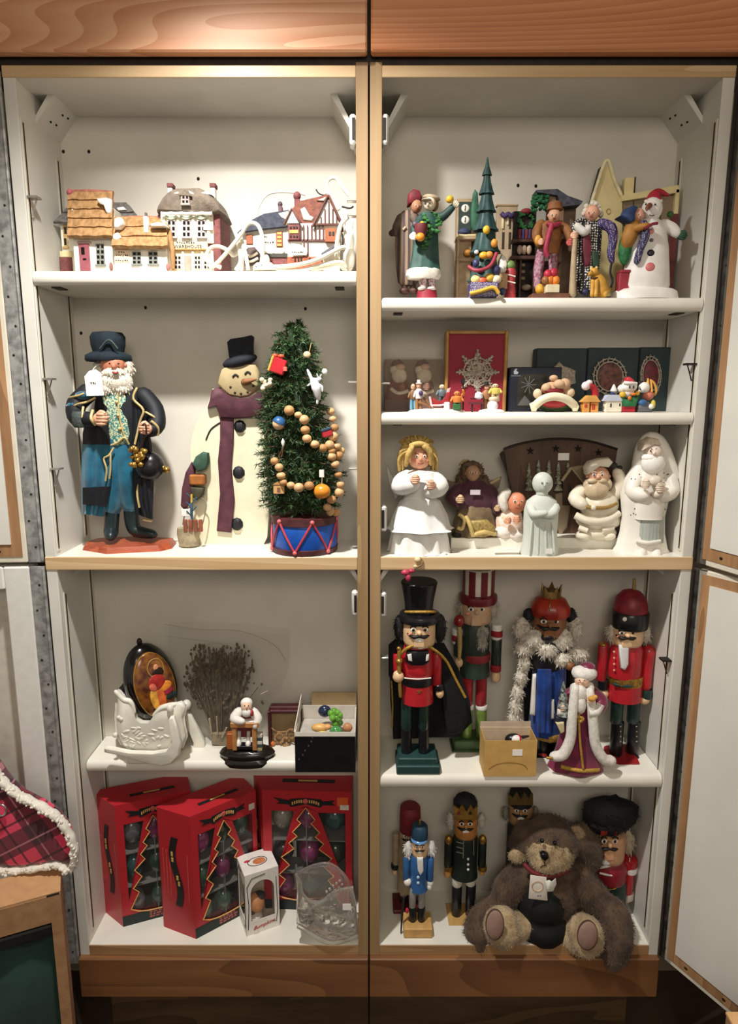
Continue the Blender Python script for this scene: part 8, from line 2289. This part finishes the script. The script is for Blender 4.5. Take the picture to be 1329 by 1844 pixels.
F = Fig('wreath_shadow_box', 'small dark red framed box with dried wreath ornaments inside', 'box', 512, 0.105, ZL)
DR = M('4a1c20', 0.5, var=0.15)
bx(F, 'frame', DR, [(482, 1282, 486, 'b', 0, .03), (540, 1282, 544, 'b', 0, .03), (486, 1280, 540, 1285, 0, .03)]); bx(F, 'backing', M('a08662', 0.7, var=0.08), [(486, 1285, 540, 'b', .022, .03)])
bx(F, 'top_lid', DR, [(486, 1273, 544, 1282, .012, .03)])
g = G(); R = random.Random(2)
for (cx, cy, r) in ((503, 1330, 8), (514, 1336, 7), (524, 1322, 8)):
    for i in range(16):
        a = 2 * PI * i / 16
        F.ell(g, cx + r * math.cos(a), cy + r * math.sin(a), 2.6, 2.6, 3, .010 + R.uniform(-.003, .003), seg=6, rings=4)
F.limb(g, [(486, 1308, .014), (500, 1318, .012), (520, 1316, .012)], [1.2, 1.4, 1], 0, 5)
F.mk(g, 'dried_wreaths', M('a8845a', 0.7, c2='7a5a38', scale=150), kind='stuff'); el(F, 'orange_berry', M('d9752c', 0.5), [(491, 1339, 4, 4, 4, .006)])

F = Fig('black_gift_box', 'open black box with white rim at the shelf end, filled with ornaments', 'box', 585, 0.012, ZL)
a, b = F.l(531, 1350), F.l(640, 1350); zt = F.l(585, 1319).z; D_ = .11; t = .0025
BKC = M('131215', 0.35, var=0.2, scale=60); WIN = M('cfc8bc', 0.6, var=0.06)
for nm, p, q, mm in (('front_side', (a.x, 0, 0), (b.x, t, zt), BKC), ('left_side', (a.x, t, 0), (a.x + t, D_, zt), WIN), ('right_side', (b.x - t, t, 0), (b.x, D_, zt), WIN), ('back_side', (a.x, D_ - t, 0), (b.x, D_, zt + .004), WIN), ('bottom_side', (a.x + t, t, 0), (b.x - t, D_ - t, t), WIN)):
    g = G(); g.box(p, q); F.mk(g, nm, mm, smooth=False)
g = G(); g.box((a.x, -.001, zt - .008), (b.x, .0, zt + .0012)); F.mk(g, 'white_rim', M('e2ddd2', 0.5, var=.04), smooth=False)
g = G(); g.add([(a.x, t, zt), (a.x + .004, D_, zt + .03), (a.x + .004, D_, zt), (a.x - .002, t, zt), (a.x + .002, D_, zt + .03), (a.x + .002, D_, zt)], [(0, 1, 2), (5, 4, 3), (0, 3, 4, 1), (1, 4, 5, 2), (2, 5, 3, 0)]); F.mk(g, 'left_flap', WIN, smooth=False)
g = G(); g.box((a.x + .025, D_ + .001, 0), (b.x, D_ + .004, zt + .032)); F.mk(g, 'lid', M('a58c66', 0.7, var=0.06), smooth=False)
g = G(); g.box((a.x + .004, .004, zt - .03), (b.x - .004, D_ - .004, zt - .026)); F.mk(g, 'tissue', M('bdb6ac', 0.7, var=.1), smooth=False)
g = G(); R = random.Random(3)
for i in range(6): F.ell(g, 540 + 5 * i + R.uniform(-3, 3), 1368 - 8 * i, 1.5, 2.6, .8, -.0004, seg=6, rings=4)
F.mk(g, 'faint_print', M('3f3d40', 0.5), kind='stuff')
zi = ZL + zt - .020
def inbox(name, label, px, dy, parts, mat):
    f = Fig(name, label, 'ornament', px, 0.012 + dy, zi)
    for nm, mm, its in parts:
        g = G()
        for it in its: g.ell(it[:3], it[3:], 12, 8)
        f.mk(g, nm, mm)
    return f
R = random.Random(6)
GG = M('6aa83a', 0.15, var=0.2, scale=60, coat=.5)
inbox('grape_ornament', 'bright green glass grape cluster on top in the black box', 605, .045, [('grape', GG, [(R.uniform(-.013, .013), R.uniform(-.008, .008), .016 + R.uniform(-.004, .026), .007, .007, .007)]) for _ in range(16)], GG)
inbox('green_glass_ornament', 'pale green glass ornament at the front of the black box', 605, .014, [('ball', M('4f9a55', 0.12, var=0.15, coat=.6), [(0, 0, .014, .013, .010, .012)])], None)
inbox('pear_ornament', 'pink and yellow pear ornament lying at the left in the black box', 578, .03, [('body', M('d99a72', 0.4, c2='d9b45a', scale=30), [(-.002, 0, .014, .018, .010, .009), (.014, -.002, .017, .008, .007, .006)]), ('yellow_tip', M('e2d27a', 0.4), [(.004, -.010, .006, .012, .007, .006)])], None)
inbox('navy_glass_ornament', 'dark blue glass ornament at the back of the black box', 585, .07, [('ball', M('1c2a44', 0.15, var=.1, coat=.6), [(0, 0, .030, .014, .010, .013)])], None)
inbox('peach_ornament', 'round peach-coloured ornament at the right side of the black box', 626, .03, [('ball', M('c98a5c', 0.4, var=.12), [(0, 0, .014, .010, .009, .010)])], None)

# ================================================================= left, bottom compartment: ornament cartons
CRED = M('b3252e', 0.4, var=0.05, scale=20, coat=.15); GILT = M('d9a865', 0.45, var=0.08); DGREEN = M('1d2a28', 0.5, var=.1)
def carton(label, pl_, pc_, pr_, ytop, W=None, depth=None, seed=1):
    """red ornament carton from its three visible floor corners (pixels): left-back, near corner, right"""
    A, B, C = [P(p[0], p[1], Yon(p[1], ZB1)) for p in (pl_, pc_, pr_)]
    ux = (C - B); ux.z = 0; W = W or ux.length; ux.normalize()
    uy = Vector((-ux.y, ux.x, 0)); D_ = depth or (A - B).length
    ax, ay = (A - B).dot(ux), (A - B).dot(uy)
    D_ = max(D_, ay + .004)
    H = P(pc_[0], ytop, B.y).z - ZB1
    o = thing('ornament_carton', label, 'box', B, 'red ornament cartons', math.atan2(ux.y, ux.x))
    t = .002
    def b_(nm, p, q, m, par=None, bev=0):
        g = G(); g.box(p, q, bev=bev); return g.build(nm, m, par or o, smooth=False)
    def poly(nm, pts, y0, y1, m, par=None):
        g = G(); g.prism([(u * W, H * (1 - w)) for u, w in pts], y0, y1); return g.build(nm, m, par or o, smooth=False)
    fl = math.hypot(ax, ay); FR = Matrix(((-ax / fl, ay / fl, 0, ax), (-ay / fl, -ax / fl, 0, ay), (0, 0, 1, 0), (0, 0, 0, 1)))
    def fx(nm, p, q, m, par=None):
        g = G(); g.box(p, q); g.v = [tuple(FR @ Vector(v)) for v in g.v]; return g.build(nm, m, par or o, smooth=False)
    fx('left_facet', (0, 0, 0), (fl, t, H), CRED); b_('left_side', (ax, ay, 0), (ax + t, D_, H), CRED); b_('right_side', (W - t, t, 0), (W, D_, H), CRED); b_('back_side', (t, D_ - t, 0), (W - t, D_, H), M('2a1414', 0.7)); g = G(); n5 = [(0, 0), (W, 0), (W, D_), (ax, D_), (ax, ay)]
    g.add([(x, y, H) for x, y in n5] + [(x, y, H + t) for x, y in n5], [(4, 3, 2, 1, 0), (5, 6, 7, 8, 9)] + [(i, (i + 1) % 5, (i + 1) % 5 + 5, i + 5) for i in range(5)]); g.build('top_side', CRED, o, smooth=False); b_('bottom_side', (t, t, 0), (W - t, D_ - t, t), CRED)
    b_('interior_back', (t, D_ * .55, t), (W - t, D_ * .55 + t, H - t), M('1a1613', 0.8, var=.2))
    # front face: border, slanted panels beside the tree-shaped opening
    Lz = [(.487, .13), (.385, .23), (.43, .26), (.335, .335), (.385, .37), (.29, .43), (.345, .475), (.2, .55), (.29, .615), (.17, .70), (.24, .74), (.12, .87)]
    Rz = [(1 - u + (-.026), w) for u, w in Lz]
    b_('front_border', (0, 0, 0), (W * .10, t, H), CRED); b_('front_border', (W * .93, 0, 0), (W, t, H), CRED)
    poly('front_border', [(.10, 0), (.93, 0), (.93, .17), (.64, .17), (.487, .12), (.36, .16), (.10, .16)], 0, t, CRED)
    poly('front_border', [(.10, .88), (.12, .87), (.3, .915), (.5, .92), (.7, .915), (.86, .87), (.93, .88), (.93, 1), (.10, 1)], 0, t, CRED)
    poly('tree_side_panel', Lz + [(.10, .88), (.10, .80), (.36, .155)], 0, t, CRED)
    poly('tree_side_panel', Rz + [(.93, .88), (.92, .76), (.62, .165)], 0, t, CRED)
    base = [(.12, .87), (.22, .90), (.35, .915), (.5, .918), (.64, .915), (.76, .90), (.854, .87)]
    pts = [Vector((u * W, -.0006, H * (1 - w))) for u, w in Lz[::-1] + Rz[1:] + base[::-1][1:-1]]
    g = G(); g.tube(pts, .0013, 6, closed=True); g.build('gilt_tree_outline', GILT, o)
    b_('green_strip', (0, -.0005, 0), (W, .0, H * .085), DGREEN)
    R = random.Random(seed)
    g = G()
    for r_ in range(3):
        x = .36
        while x < .62:
            w_ = R.uniform(.03, .07); g.box((x * W, -.0008, H * (.062 - r_ * .02)), ((x + w_) * W, -.0005, H * (.074 - r_ * .02))); x += w_ + .015
    g.build('small_print', M('b5605a', 0.5), o, smooth=False, kind='stuff')
    # ribbon banner
    bn = poly('ribbon_banner', [(.13, .05), (.3, .072), (.32, .06), (.487, .05), (.66, .06), (.68, .075), (.82, .065), (.78, .085), (.82, .105), (.68, .105), (.66, .125), (.6, .118), (.487, .098), (.38, .118), (.32, .125), (.3, .105), (.16, .10), (.2, .085)], -.0012, 0, M('17191a', 0.5, var=.1))
    g = G()
    for s_ in (-1, 1):
        for i in range(5):
            u = .487 + s_ * (.045 + .025 * i); w = .076 + .0022 * i * i * .5
            g.box(((u - .008) * W, -.0018, H * (1 - w - .012)), ((u + .008) * W, -.0012, H * (1 - w + .012)))
    g.build('gilt_letters', GILT, bn, smooth=False, kind='stuff')
    g = G(); g.ell((.487 * W, -.0015, H * .925), (.006, .0012, .006), 10, 6); g.build('rose', M('c8605a', .5), bn)
    # same ribbon on the splayed facet and on top
    ys = [(.5 + .1 * math.sin(i * .5)) for i in range(13)]
    rows = [[FR @ Vector((fl * (1 - y - .1), -.0008, H * (.80 - i * .047))), FR @ Vector((fl * (1 - y + .1), -.0008, H * (.80 - i * .047)))] for i, y in enumerate(ys)]
    g = G(); g.sheet(rows, .0008); sb = g.build('side_ribbon', M('17191a', 0.5, var=.1), o)
    for i in (3, 4, 7, 8):
        fx('gilt_letters', (fl * (1 - ys[i] - .03), -.002, H * (.785 - i * .047)), (fl * (1 - ys[i] + .03), -.001, H * (.82 - i * .047)), GILT, sb)
    for f_ in (.1, .2, .3, .85):
        fx('side_print', (fl * f_, -.0006, H * .30), (fl * (f_ + .02), 0, H * .68), M('c85a50', .5))
    b_('top_ribbon', (W * .2, D_ * .3, H + t), (W * .8, D_ * .42, H + t + .0006), M('17191a', 0.5, var=.1)); b_('top_ribbon_print', (W * .38, D_ * .33, H + t), (W * .6, D_ * .39, H + t + .0009), GILT)
    # compartments and ornaments
    SHF = M('6c6a66', 0.5, var=.1)
    for w in (.42, .70):
        b_('inner_shelf', (t, .006, H * (1 - w) - .001), (W - t, D_ * .55, H * (1 - w) + .001), SHF)
    b_('inner_divider', (W * .487 - .001, .006, t), (W * .487 + .001, .02, H * .86), M('6e6a64', 0.5))
    cols = ['1f3a2c', '2a2a2e', '5c5a5e', '7a2a5a', '2d4a3a', '3a3430', '234a48', '8a8478']
    for r_ in range(3):
        for c_ in range(3):
            g = G(); g.ell(((.2 + .3 * c_) * W, D_ * .28, H * (.86 - .29 * r_) - H * .13), (W * .12, D_ * .22, H * .10), 16, 10)
            bo = g.build('bauble', M(R.choice(cols), 0.12, var=0.25, scale=50, coat=.5), o)
            g = G(); g.lathe(((.2 + .3 * c_) * W, D_ * .28, H * (.86 - .29 * r_) - H * .045), [(.003, .006), (.004, -.004)], 8); g.build('bauble_cap', GOLD, bo)
    g = G(); g.box((t, .0022, t), (W - t, .0027, H - t)); g.build('clear_window', film('carton_film', 'ffffff', .008, .05), o, smooth=False)
    return o, W, D_, H, b_
o, W, D_, H, b_ = carton('red ornament carton against the left wall, behind the other angled one', (189, 1642), (222, 1669), (293, 1650), 1453, W=.155, depth=.075, seed=3)
o, W, D_, H, b_ = carton('red ornament carton standing in front, turned with its long side showing', (296, 1669), (353, 1691), (402, 1665), 1473, W=.152, depth=.07, seed=4)
b_('price_sticker', (W * .88, -.0006, H * .86), (W * .97, 0, H * .91), M('d9cfc8', .5))
o, W, D_, H, b_ = carton('red ornament carton facing forward in the right corner behind the glass sleigh', (462, 1600), (478, 1636), (640, 1641), 1424, W=.196, depth=.105, seed=5)
b_('orange_sticker', (W * .84, -.0006, H * .89), (W * .96, 0, H * .96), M('d9602c', .5)); b_('price_sticker', (W * .87, -.0012, H * .86), (W * .97, -.0006, H * .90), M('d9cfc0', .5))

# white window box
A, B, C = [P(x, y, Yon(y, ZB1)) for x, y in ((403.6, 1663), (444, 1687), (504, 1666))]
ux = C - B; W = ux.length; ux.normalize(); D_ = (A - B).length
H = P(440, 1579, B.y).z - ZB1
o = thing('window_gift_box', 'small white box with arched windows and red script in front of the cartons', 'box', B, None, math.atan2(ux.y, ux.x))
WB2 = M('e4e0d8', 0.5, var=.04); t = .001
def arch(x0, x1, zs, zt_, n=10):
    r = (x1 - x0) / 2
    return [(x0, zs)] + [((x0 + x1) / 2 - r * math.cos(PI * i / n), zs + (zt_ - zs) * 0 + (zt_ - zs - r) * 1 + r * math.sin(PI * i / n)) for i in range(n + 1)] + [(x1, zs)]
def wface(w, h, fr, tag):
    hole = arch(w * .16, w * .86, h * .22, h * .86)
    outer = [(0, 0), (0, h), (w, h), (w, 0)]
    mid = [(w * .16, h * .22)]
    # frame as two concave halves around the arch
    top = len(hole) // 2
    left = [(0, 0), (0, h), (w * .5, h)] + [hole[i] for i in range(top, -1, -1)] + [(w * .5, h * .22), (w * .5, 0)]
    right = [(w, 0), (w * .5, 0), (w * .5, h * .22)] + [hole[i] for i in range(len(hole) - 1, top - 1, -1)] + [(w * .5, h), (w, h)]
    for s_ in (left, right):
        g = G(); g.prism(s_, 0, t, fr); g.build('front_wall' if tag else 'side_wall', WB2, o, smooth=False)
    g = G(); g.tube([fr @ Vector((w * .06, -.0003, h * .1)), fr @ Vector((w * .10, -.0003, h * .5)), fr @ Vector((w * .06, -.0003, h * .8)), fr @ Vector((w * .2, -.0003, h * .93)), fr @ Vector((w * .6, -.0003, h * .95))], .0008, 5); g.build('black_scroll', INK, o)
    g = G(); g.tube([fr @ Vector((w * .92, -.0003, h * .85)), fr @ Vector((w * .95, -.0003, h * .3)), fr @ Vector((w * .9, -.0003, h * .1)), fr @ Vector((w * .8, -.0003, h * .13))], .0008, 5); g.build('black_scroll', INK, o)
    g = G(); g.prism([(w * .1, h * .2), (w * .1, h * .9), (w * .9, h * .9), (w * .9, h * .2)], t, t + .0003, fr); g.build('clear_window', film('carton_film', 'ffffff', .008, .05), o, smooth=False)
I4 = Matrix.Identity(4)
wface(W, H, I4, True)
wface(D_, H, Matrix.Translation((0, D_, 0)) @ Matrix.Rotation(-PI / 2, 4, 'Z'), False)
for nm, p, q in (('back_wall', (0, D_ - t, 0), (W, D_, H)), ('right_wall', (W - t, t, 0), (W, D_ - t, H)), ('bottom', (t, t, 0), (W - t, D_ - t, t)), ('lid', (0, 0, H), (W, D_, H + t))):
    g = G(); g.box(p, q); g.build(nm, M('cfc2b0', .6, var=.05) if nm != 'lid' else WB2, o, smooth=False)
letters('Bumpkins', 'red_script', M('b5342c', .5), o, (W * .52, -.0004, H * .11), width=W * .66, rot=Matrix.Rotation(-.12, 3, 'Y'), shear=.5)
g = G(); g.tube([(W * .5 + .021 * math.cos(a), D_ * .5 + .013 * math.sin(a), H + t) for a in [2 * PI * i / 24 for i in range(24)]], .0009, 5, closed=True); g.build('oval_border', INK, o)
g = G(); g.ell((W * .5 + .004, D_ * .5, H + t), (.014, .010, .0006), 18, 6); g.build('orange_print', M('cf8a5a', .5, c2='b5603a', scale=200), o)
g = G(); g.ell((W * .22, D_ * .62, H + t), (.007, .004, .0006), 12, 6); g.build('red_print', M('b83a44', .5), o)
f = Fig('boxed_face_ornament', 'round tan face ornament seen through the arched window of the white box', 'ornament', 458, B.y + .028, ZB1 + .0012)
g = G(); g.ell((.004, 0, .058), (.020, .018, .022), 16, 10); f.mk(g, 'head', M('c98a58', .45, var=.12)); g = G(); g.ell((.012, .004, .072), (.014, .012, .009), 12, 8); f.mk(g, 'dark_hat', M('2a221c', .6))
g = G(); g.lathe((0, 0, 0), [(.004, .040), (.018, .030), (.022, 0)], 18); f.mk(g, 'paper_tray', M('d9d0c4', .6, var=.05)); g = G(); g.ell((0, -.017, .046), (.006, .003, .003), 8, 6); f.mk(g, 'mouth', INK)

# pressed-glass sleigh
F = Fig('glass_sleigh', 'clear pressed-glass sleigh dish with a white price sticker at the lower right', 'dish', 592, 0.032, ZB1)
GL = M('f4f1ea', .06, var=.02, scale=60, trans=.9, ior=1.3, bump=.4, bscale=90)
gpts = [(533, 1574), (540, 1590), (545, 1612), (556, 1624), (572, 1626), (590, 1618), (604, 1604), (612, 1600), (620, 1600), (634, 1598), (640, 1620), (644, 1660), (645, 1682), (626, 1694), (600, 1698), (580, 1690), (533, 1664), (534, 1640), (536, 1612)]
pl(F, 'front_wall', GL, gpts, -.034, -.026, edge=.08)
pl(F, 'back_wall', GL, [(536, 1572), (560, 1562), (590, 1558), (610, 1566), (622, 1580), (630, 1600), (632, 1650), (600, 1664), (560, 1660), (540, 1640)], .026, .033, edge=.08)
g = G(); und = [(533, 1574), (537, 1600), (536, 1640), (540, 1662), (580, 1684), (620, 1688), (640, 1670), (640, 1640), (632, 1602)]
g.sheet([[F.l(x, y if d < 0 else y - 18, d) for x, y in und] for d in (-.030, .028)], .005); F.mk(g, 'bowl_floor', GL, auto=70)
g = G(); R = random.Random(19)
for i in range(70):
    x, y = R.uniform(540, 638), R.uniform(1632, 1686)
    if y > 1668 + (x - 560) * .3: continue
    F.limb(g, [(x, y, -.034), (x + R.uniform(-8, 8), y + R.uniform(-6, 6), -.036), (x + R.uniform(-14, 14), y + R.uniform(-6, 6), -.034)], [1.2, 2, 1], 0.0, 6)
for i in range(3):
    for j in range(5):
        F.ell(g, 588 + j * 6 + i * 4, 1606 - j * 5 + i * 7, 2.6, 2.6, 2.4, -.030, seg=8, rings=6)
F.mk(g, 'cut_pattern', GL, auto=70, kind='stuff')
tb(F, 'rim', GL, [([(534, 1574, -.03), (546, 1612, -.03), (572, 1626, -.03), (604, 1604, -.03), (636, 1598, -.03)], 2.6), ([(536, 1572, .03), (566, 1558, .03), (596, 1556, .03), (622, 1578, .03), (632, 1600, .03)], 2.6)])
tb(F, 'runner', GL, [([(536, 1668, -.034), (580, 1694, -.036), (606, 1698, -.036), (644, 1686, -.034)], 3.2), ([(560, 1690, .03), (640, 1684, .03)], 3)])
tag_on(F, 617, 1628, 632, 1639, -.0345)

# ================================================================= things in front at the left
KB = M('a67f5a', 0.75, c2='926c4a', scale=40)
yb = -0.186
o = thing('cardboard_carton', 'large brown cardboard carton with open window front, lower left corner', 'box', (P(109, 1608, yb).x, yb, 0), None, math.radians(24))
Hc = P(109, 1608, yb).z; Wc = .34; Dc = .075; t = .004
def kb(nm, p, q, m=KB, par=None):
    g = G(); g.box(p, q); return g.build(nm, m, par or o, smooth=False)
kb('right_side', (-t, 0, 0), (0, Dc, Hc)); kb('left_side', (-Wc, 0, 0), (-Wc + t, Dc, Hc)); kb('back_side', (-Wc + t, Dc - t, 0), (-t, Dc, Hc))
kb('top_side', (-Wc, 0, Hc), (0, Dc, Hc + t), M('b98c62', .7, var=.06)); kb('front_frame', (-.018, -.001, 0), (0, .004, Hc)); kb('front_frame', (-Wc, -.001, Hc - .052), (-.018, .004, Hc)); kb('front_frame', (-Wc, -.001, 0), (-Wc + .03, .004, Hc - .052))
kb('top_slot', (-.022, -.0012, Hc - .001), (-.002, .002, Hc + .0025), INK)
kb('bottom_side', (-Wc + t, t, 0), (-t, Dc - t, t))
o2 = thing('green_bundle', 'dark green fabric bundle inside the cardboard carton', 'fabric', (o.location.x - .137, yb - .061 + .042, .006), None, math.radians(24))
g = G(); R = random.Random(7)
hh = Hc - .105
rows = [[(-.15 + .27 * i / 12, -.012 + .006 * math.sin(i * 1.1 + j * .5) - .008 * math.sin(j * .8), hh * (1 - j / 8)) for i in range(13)] for j in range(9)]
g.sheet(rows, .012); g.build('folded_cloth', M('163a30', 0.7, var=.25, scale=14, sheen=.2), o2)
g = G(); g.box((-.15, -.034, hh * .40 - .06), (-.05, -.028, hh * .62), bev=.003); g.build('red_label', M('9c4a44', .6, var=.1), o2, smooth=False)
o3 = thing('dark_tray', 'black tray lying across the top inside the cardboard carton', 'tray', (o.location.x - .137, yb - .061 + .042, hh + .012), None, math.radians(24))
g = G(); g.box((-.15, -.022, 0), (.115, .024, .022), bev=.003); g.build('tray', M('23201e', .5, var=.2), o3, smooth=False); g = G(); g.box((-.15, -.028, .004), (-.02, -.022, .014), bev=.001); g.build('white_handle', M('d9d6d0', .5), o3, smooth=False)

# plaid stocking
PLAID = bpy.data.materials.new('red_plaid'); PLAID.use_nodes = True
nt = PLAID.node_tree; bs = nt.nodes['Principled BSDF']; bs.inputs['Roughness'].default_value = .85; bs.inputs['Sheen Weight'].default_value = .2
tc = nt.nodes.new('ShaderNodeTexCoord'); mp = nt.nodes.new('ShaderNodeMapping'); mp.inputs['Rotation'].default_value = (0, math.radians(28), 0); nt.links.new(tc.outputs['Object'], mp.inputs['Vector'])
sep = nt.nodes.new('ShaderNodeSeparateXYZ'); nt.links.new(mp.outputs[0], sep.inputs[0])
def stripe(sock, period, lo, hi, off=0.0):
    a_ = nt.nodes.new('ShaderNodeMath'); a_.operation = 'MULTIPLY_ADD'; a_.inputs[1].default_value = 1 / period; a_.inputs[2].default_value = 10 + off; nt.links.new(sock, a_.inputs[0])
    f_ = nt.nodes.new('ShaderNodeMath'); f_.operation = 'FRACT'; nt.links.new(a_.outputs[0], f_.inputs[0])
    c_ = nt.nodes.new('ShaderNodeMath'); c_.operation = 'COMPARE'; c_.inputs[1].default_value = (lo + hi) / 2; c_.inputs[2].default_value = (hi - lo) / 2; nt.links.new(f_.outputs[0], c_.inputs[0])
    return c_.outputs[0]
col = None
def over(prev, fac, rgb, amt):
    mx = nt.nodes.new('ShaderNodeMix'); mx.data_type = 'RGBA'
    m_ = nt.nodes.new('ShaderNodeMath'); m_.operation = 'MULTIPLY'; m_.inputs[1].default_value = amt; nt.links.new(fac, m_.inputs[0]); nt.links.new(m_.outputs[0], mx.inputs[0])
    if prev is None: mx.inputs[6].default_value = lin('d63a5c')
    else: nt.links.new(prev, mx.inputs[6])
    mx.inputs[7].default_value = lin(rgb)
    return mx.outputs[2]
for ax in ('X', 'Z'):
    s_ = sep.outputs[ax]
    col = over(col, stripe(s_, .105, .58, .98, .2), '2a101c', .8)
    col = over(col, stripe(s_, .105, .10, .14, .2), '1a0c14', .8); col = over(col, stripe(s_, .105, .30, .34, .2), '1a0c14', .8)
    col = over(col, stripe(s_, .105, .70, .73, .2), 'c98a94', .55)
nt.links.new(col, bs.inputs['Base Color'])
ys = -0.128
F = Fig('christmas_stocking', 'red plaid christmas stocking with white fleece trim lying on the carton', 'stocking', 60, ys, Hc + t + .002)
sp_ = [(-70, 1300), (-10, 1390), (8, 1412), (34, 1434), (70, 1452), (100, 1472), (120, 1498), (131, 1528), (131, 1550), (122, 1558), (104, 1552), (80, 1556), (40, 1562), (0, 1562), (-60, 1556), (-90, 1450)]
pl(F, 'plaid_cloth', PLAID, sp_, -.018, .018, edge=.35)
FLE = M('e2dccf', .95, var=.08, scale=150, bump=.6)
g = G(); q = smooth_line(F.line([(-10, 1388), (8, 1410), (34, 1432), (70, 1450), (101, 1470), (122, 1497), (134, 1528), (133, 1556), (124, 1564), (104, 1556), (80, 1560), (40, 1566), (0, 1566), (-50, 1560)], -.014), 5)
g.tube(q, [(.0062 + .0010 * math.sin(i * 1.7)) for i in range(len(q))], 8, 1.6)
k = F.k(1500)
tufts(g, (0, 0, 0), (.0001, .0001, .0001), 1, .001, .001, random.Random(1))
R = random.Random(5)
for p in q:
    for _ in range(8): g.ell(p + Vector((R.uniform(-.004, .004), R.uniform(-.010, .006), R.uniform(-.004, .004))), R.uniform(.002, .004), 6, 4)
F.mk(g, 'fleece_trim', FLE, auto=70)
tb(F, 'metal_ring', M('c9c9c9', .25, .9), [([(2 + 9 * math.cos(a), 1459 + 10 * math.sin(a), -.024) for a in [2 * PI * i / 20 for i in range(21)]], 1.6)])
a_ = P(1308, 1827, -.30)
o = thing('carton_corner', 'corner of a tan cardboard box on the floor at the lower right edge', 'box', (a_.x, a_.y, 0))
g = G(); g.box((0, -.25, 0), (.16, 0, a_.z)); g.build('body', KB, o, smooth=False)
g = G(); g.box((-.001, -.25, a_.z), (.16, .001, a_.z + .004)); g.build('lid', M('d9ab74', .7, var=.06), o, smooth=False)
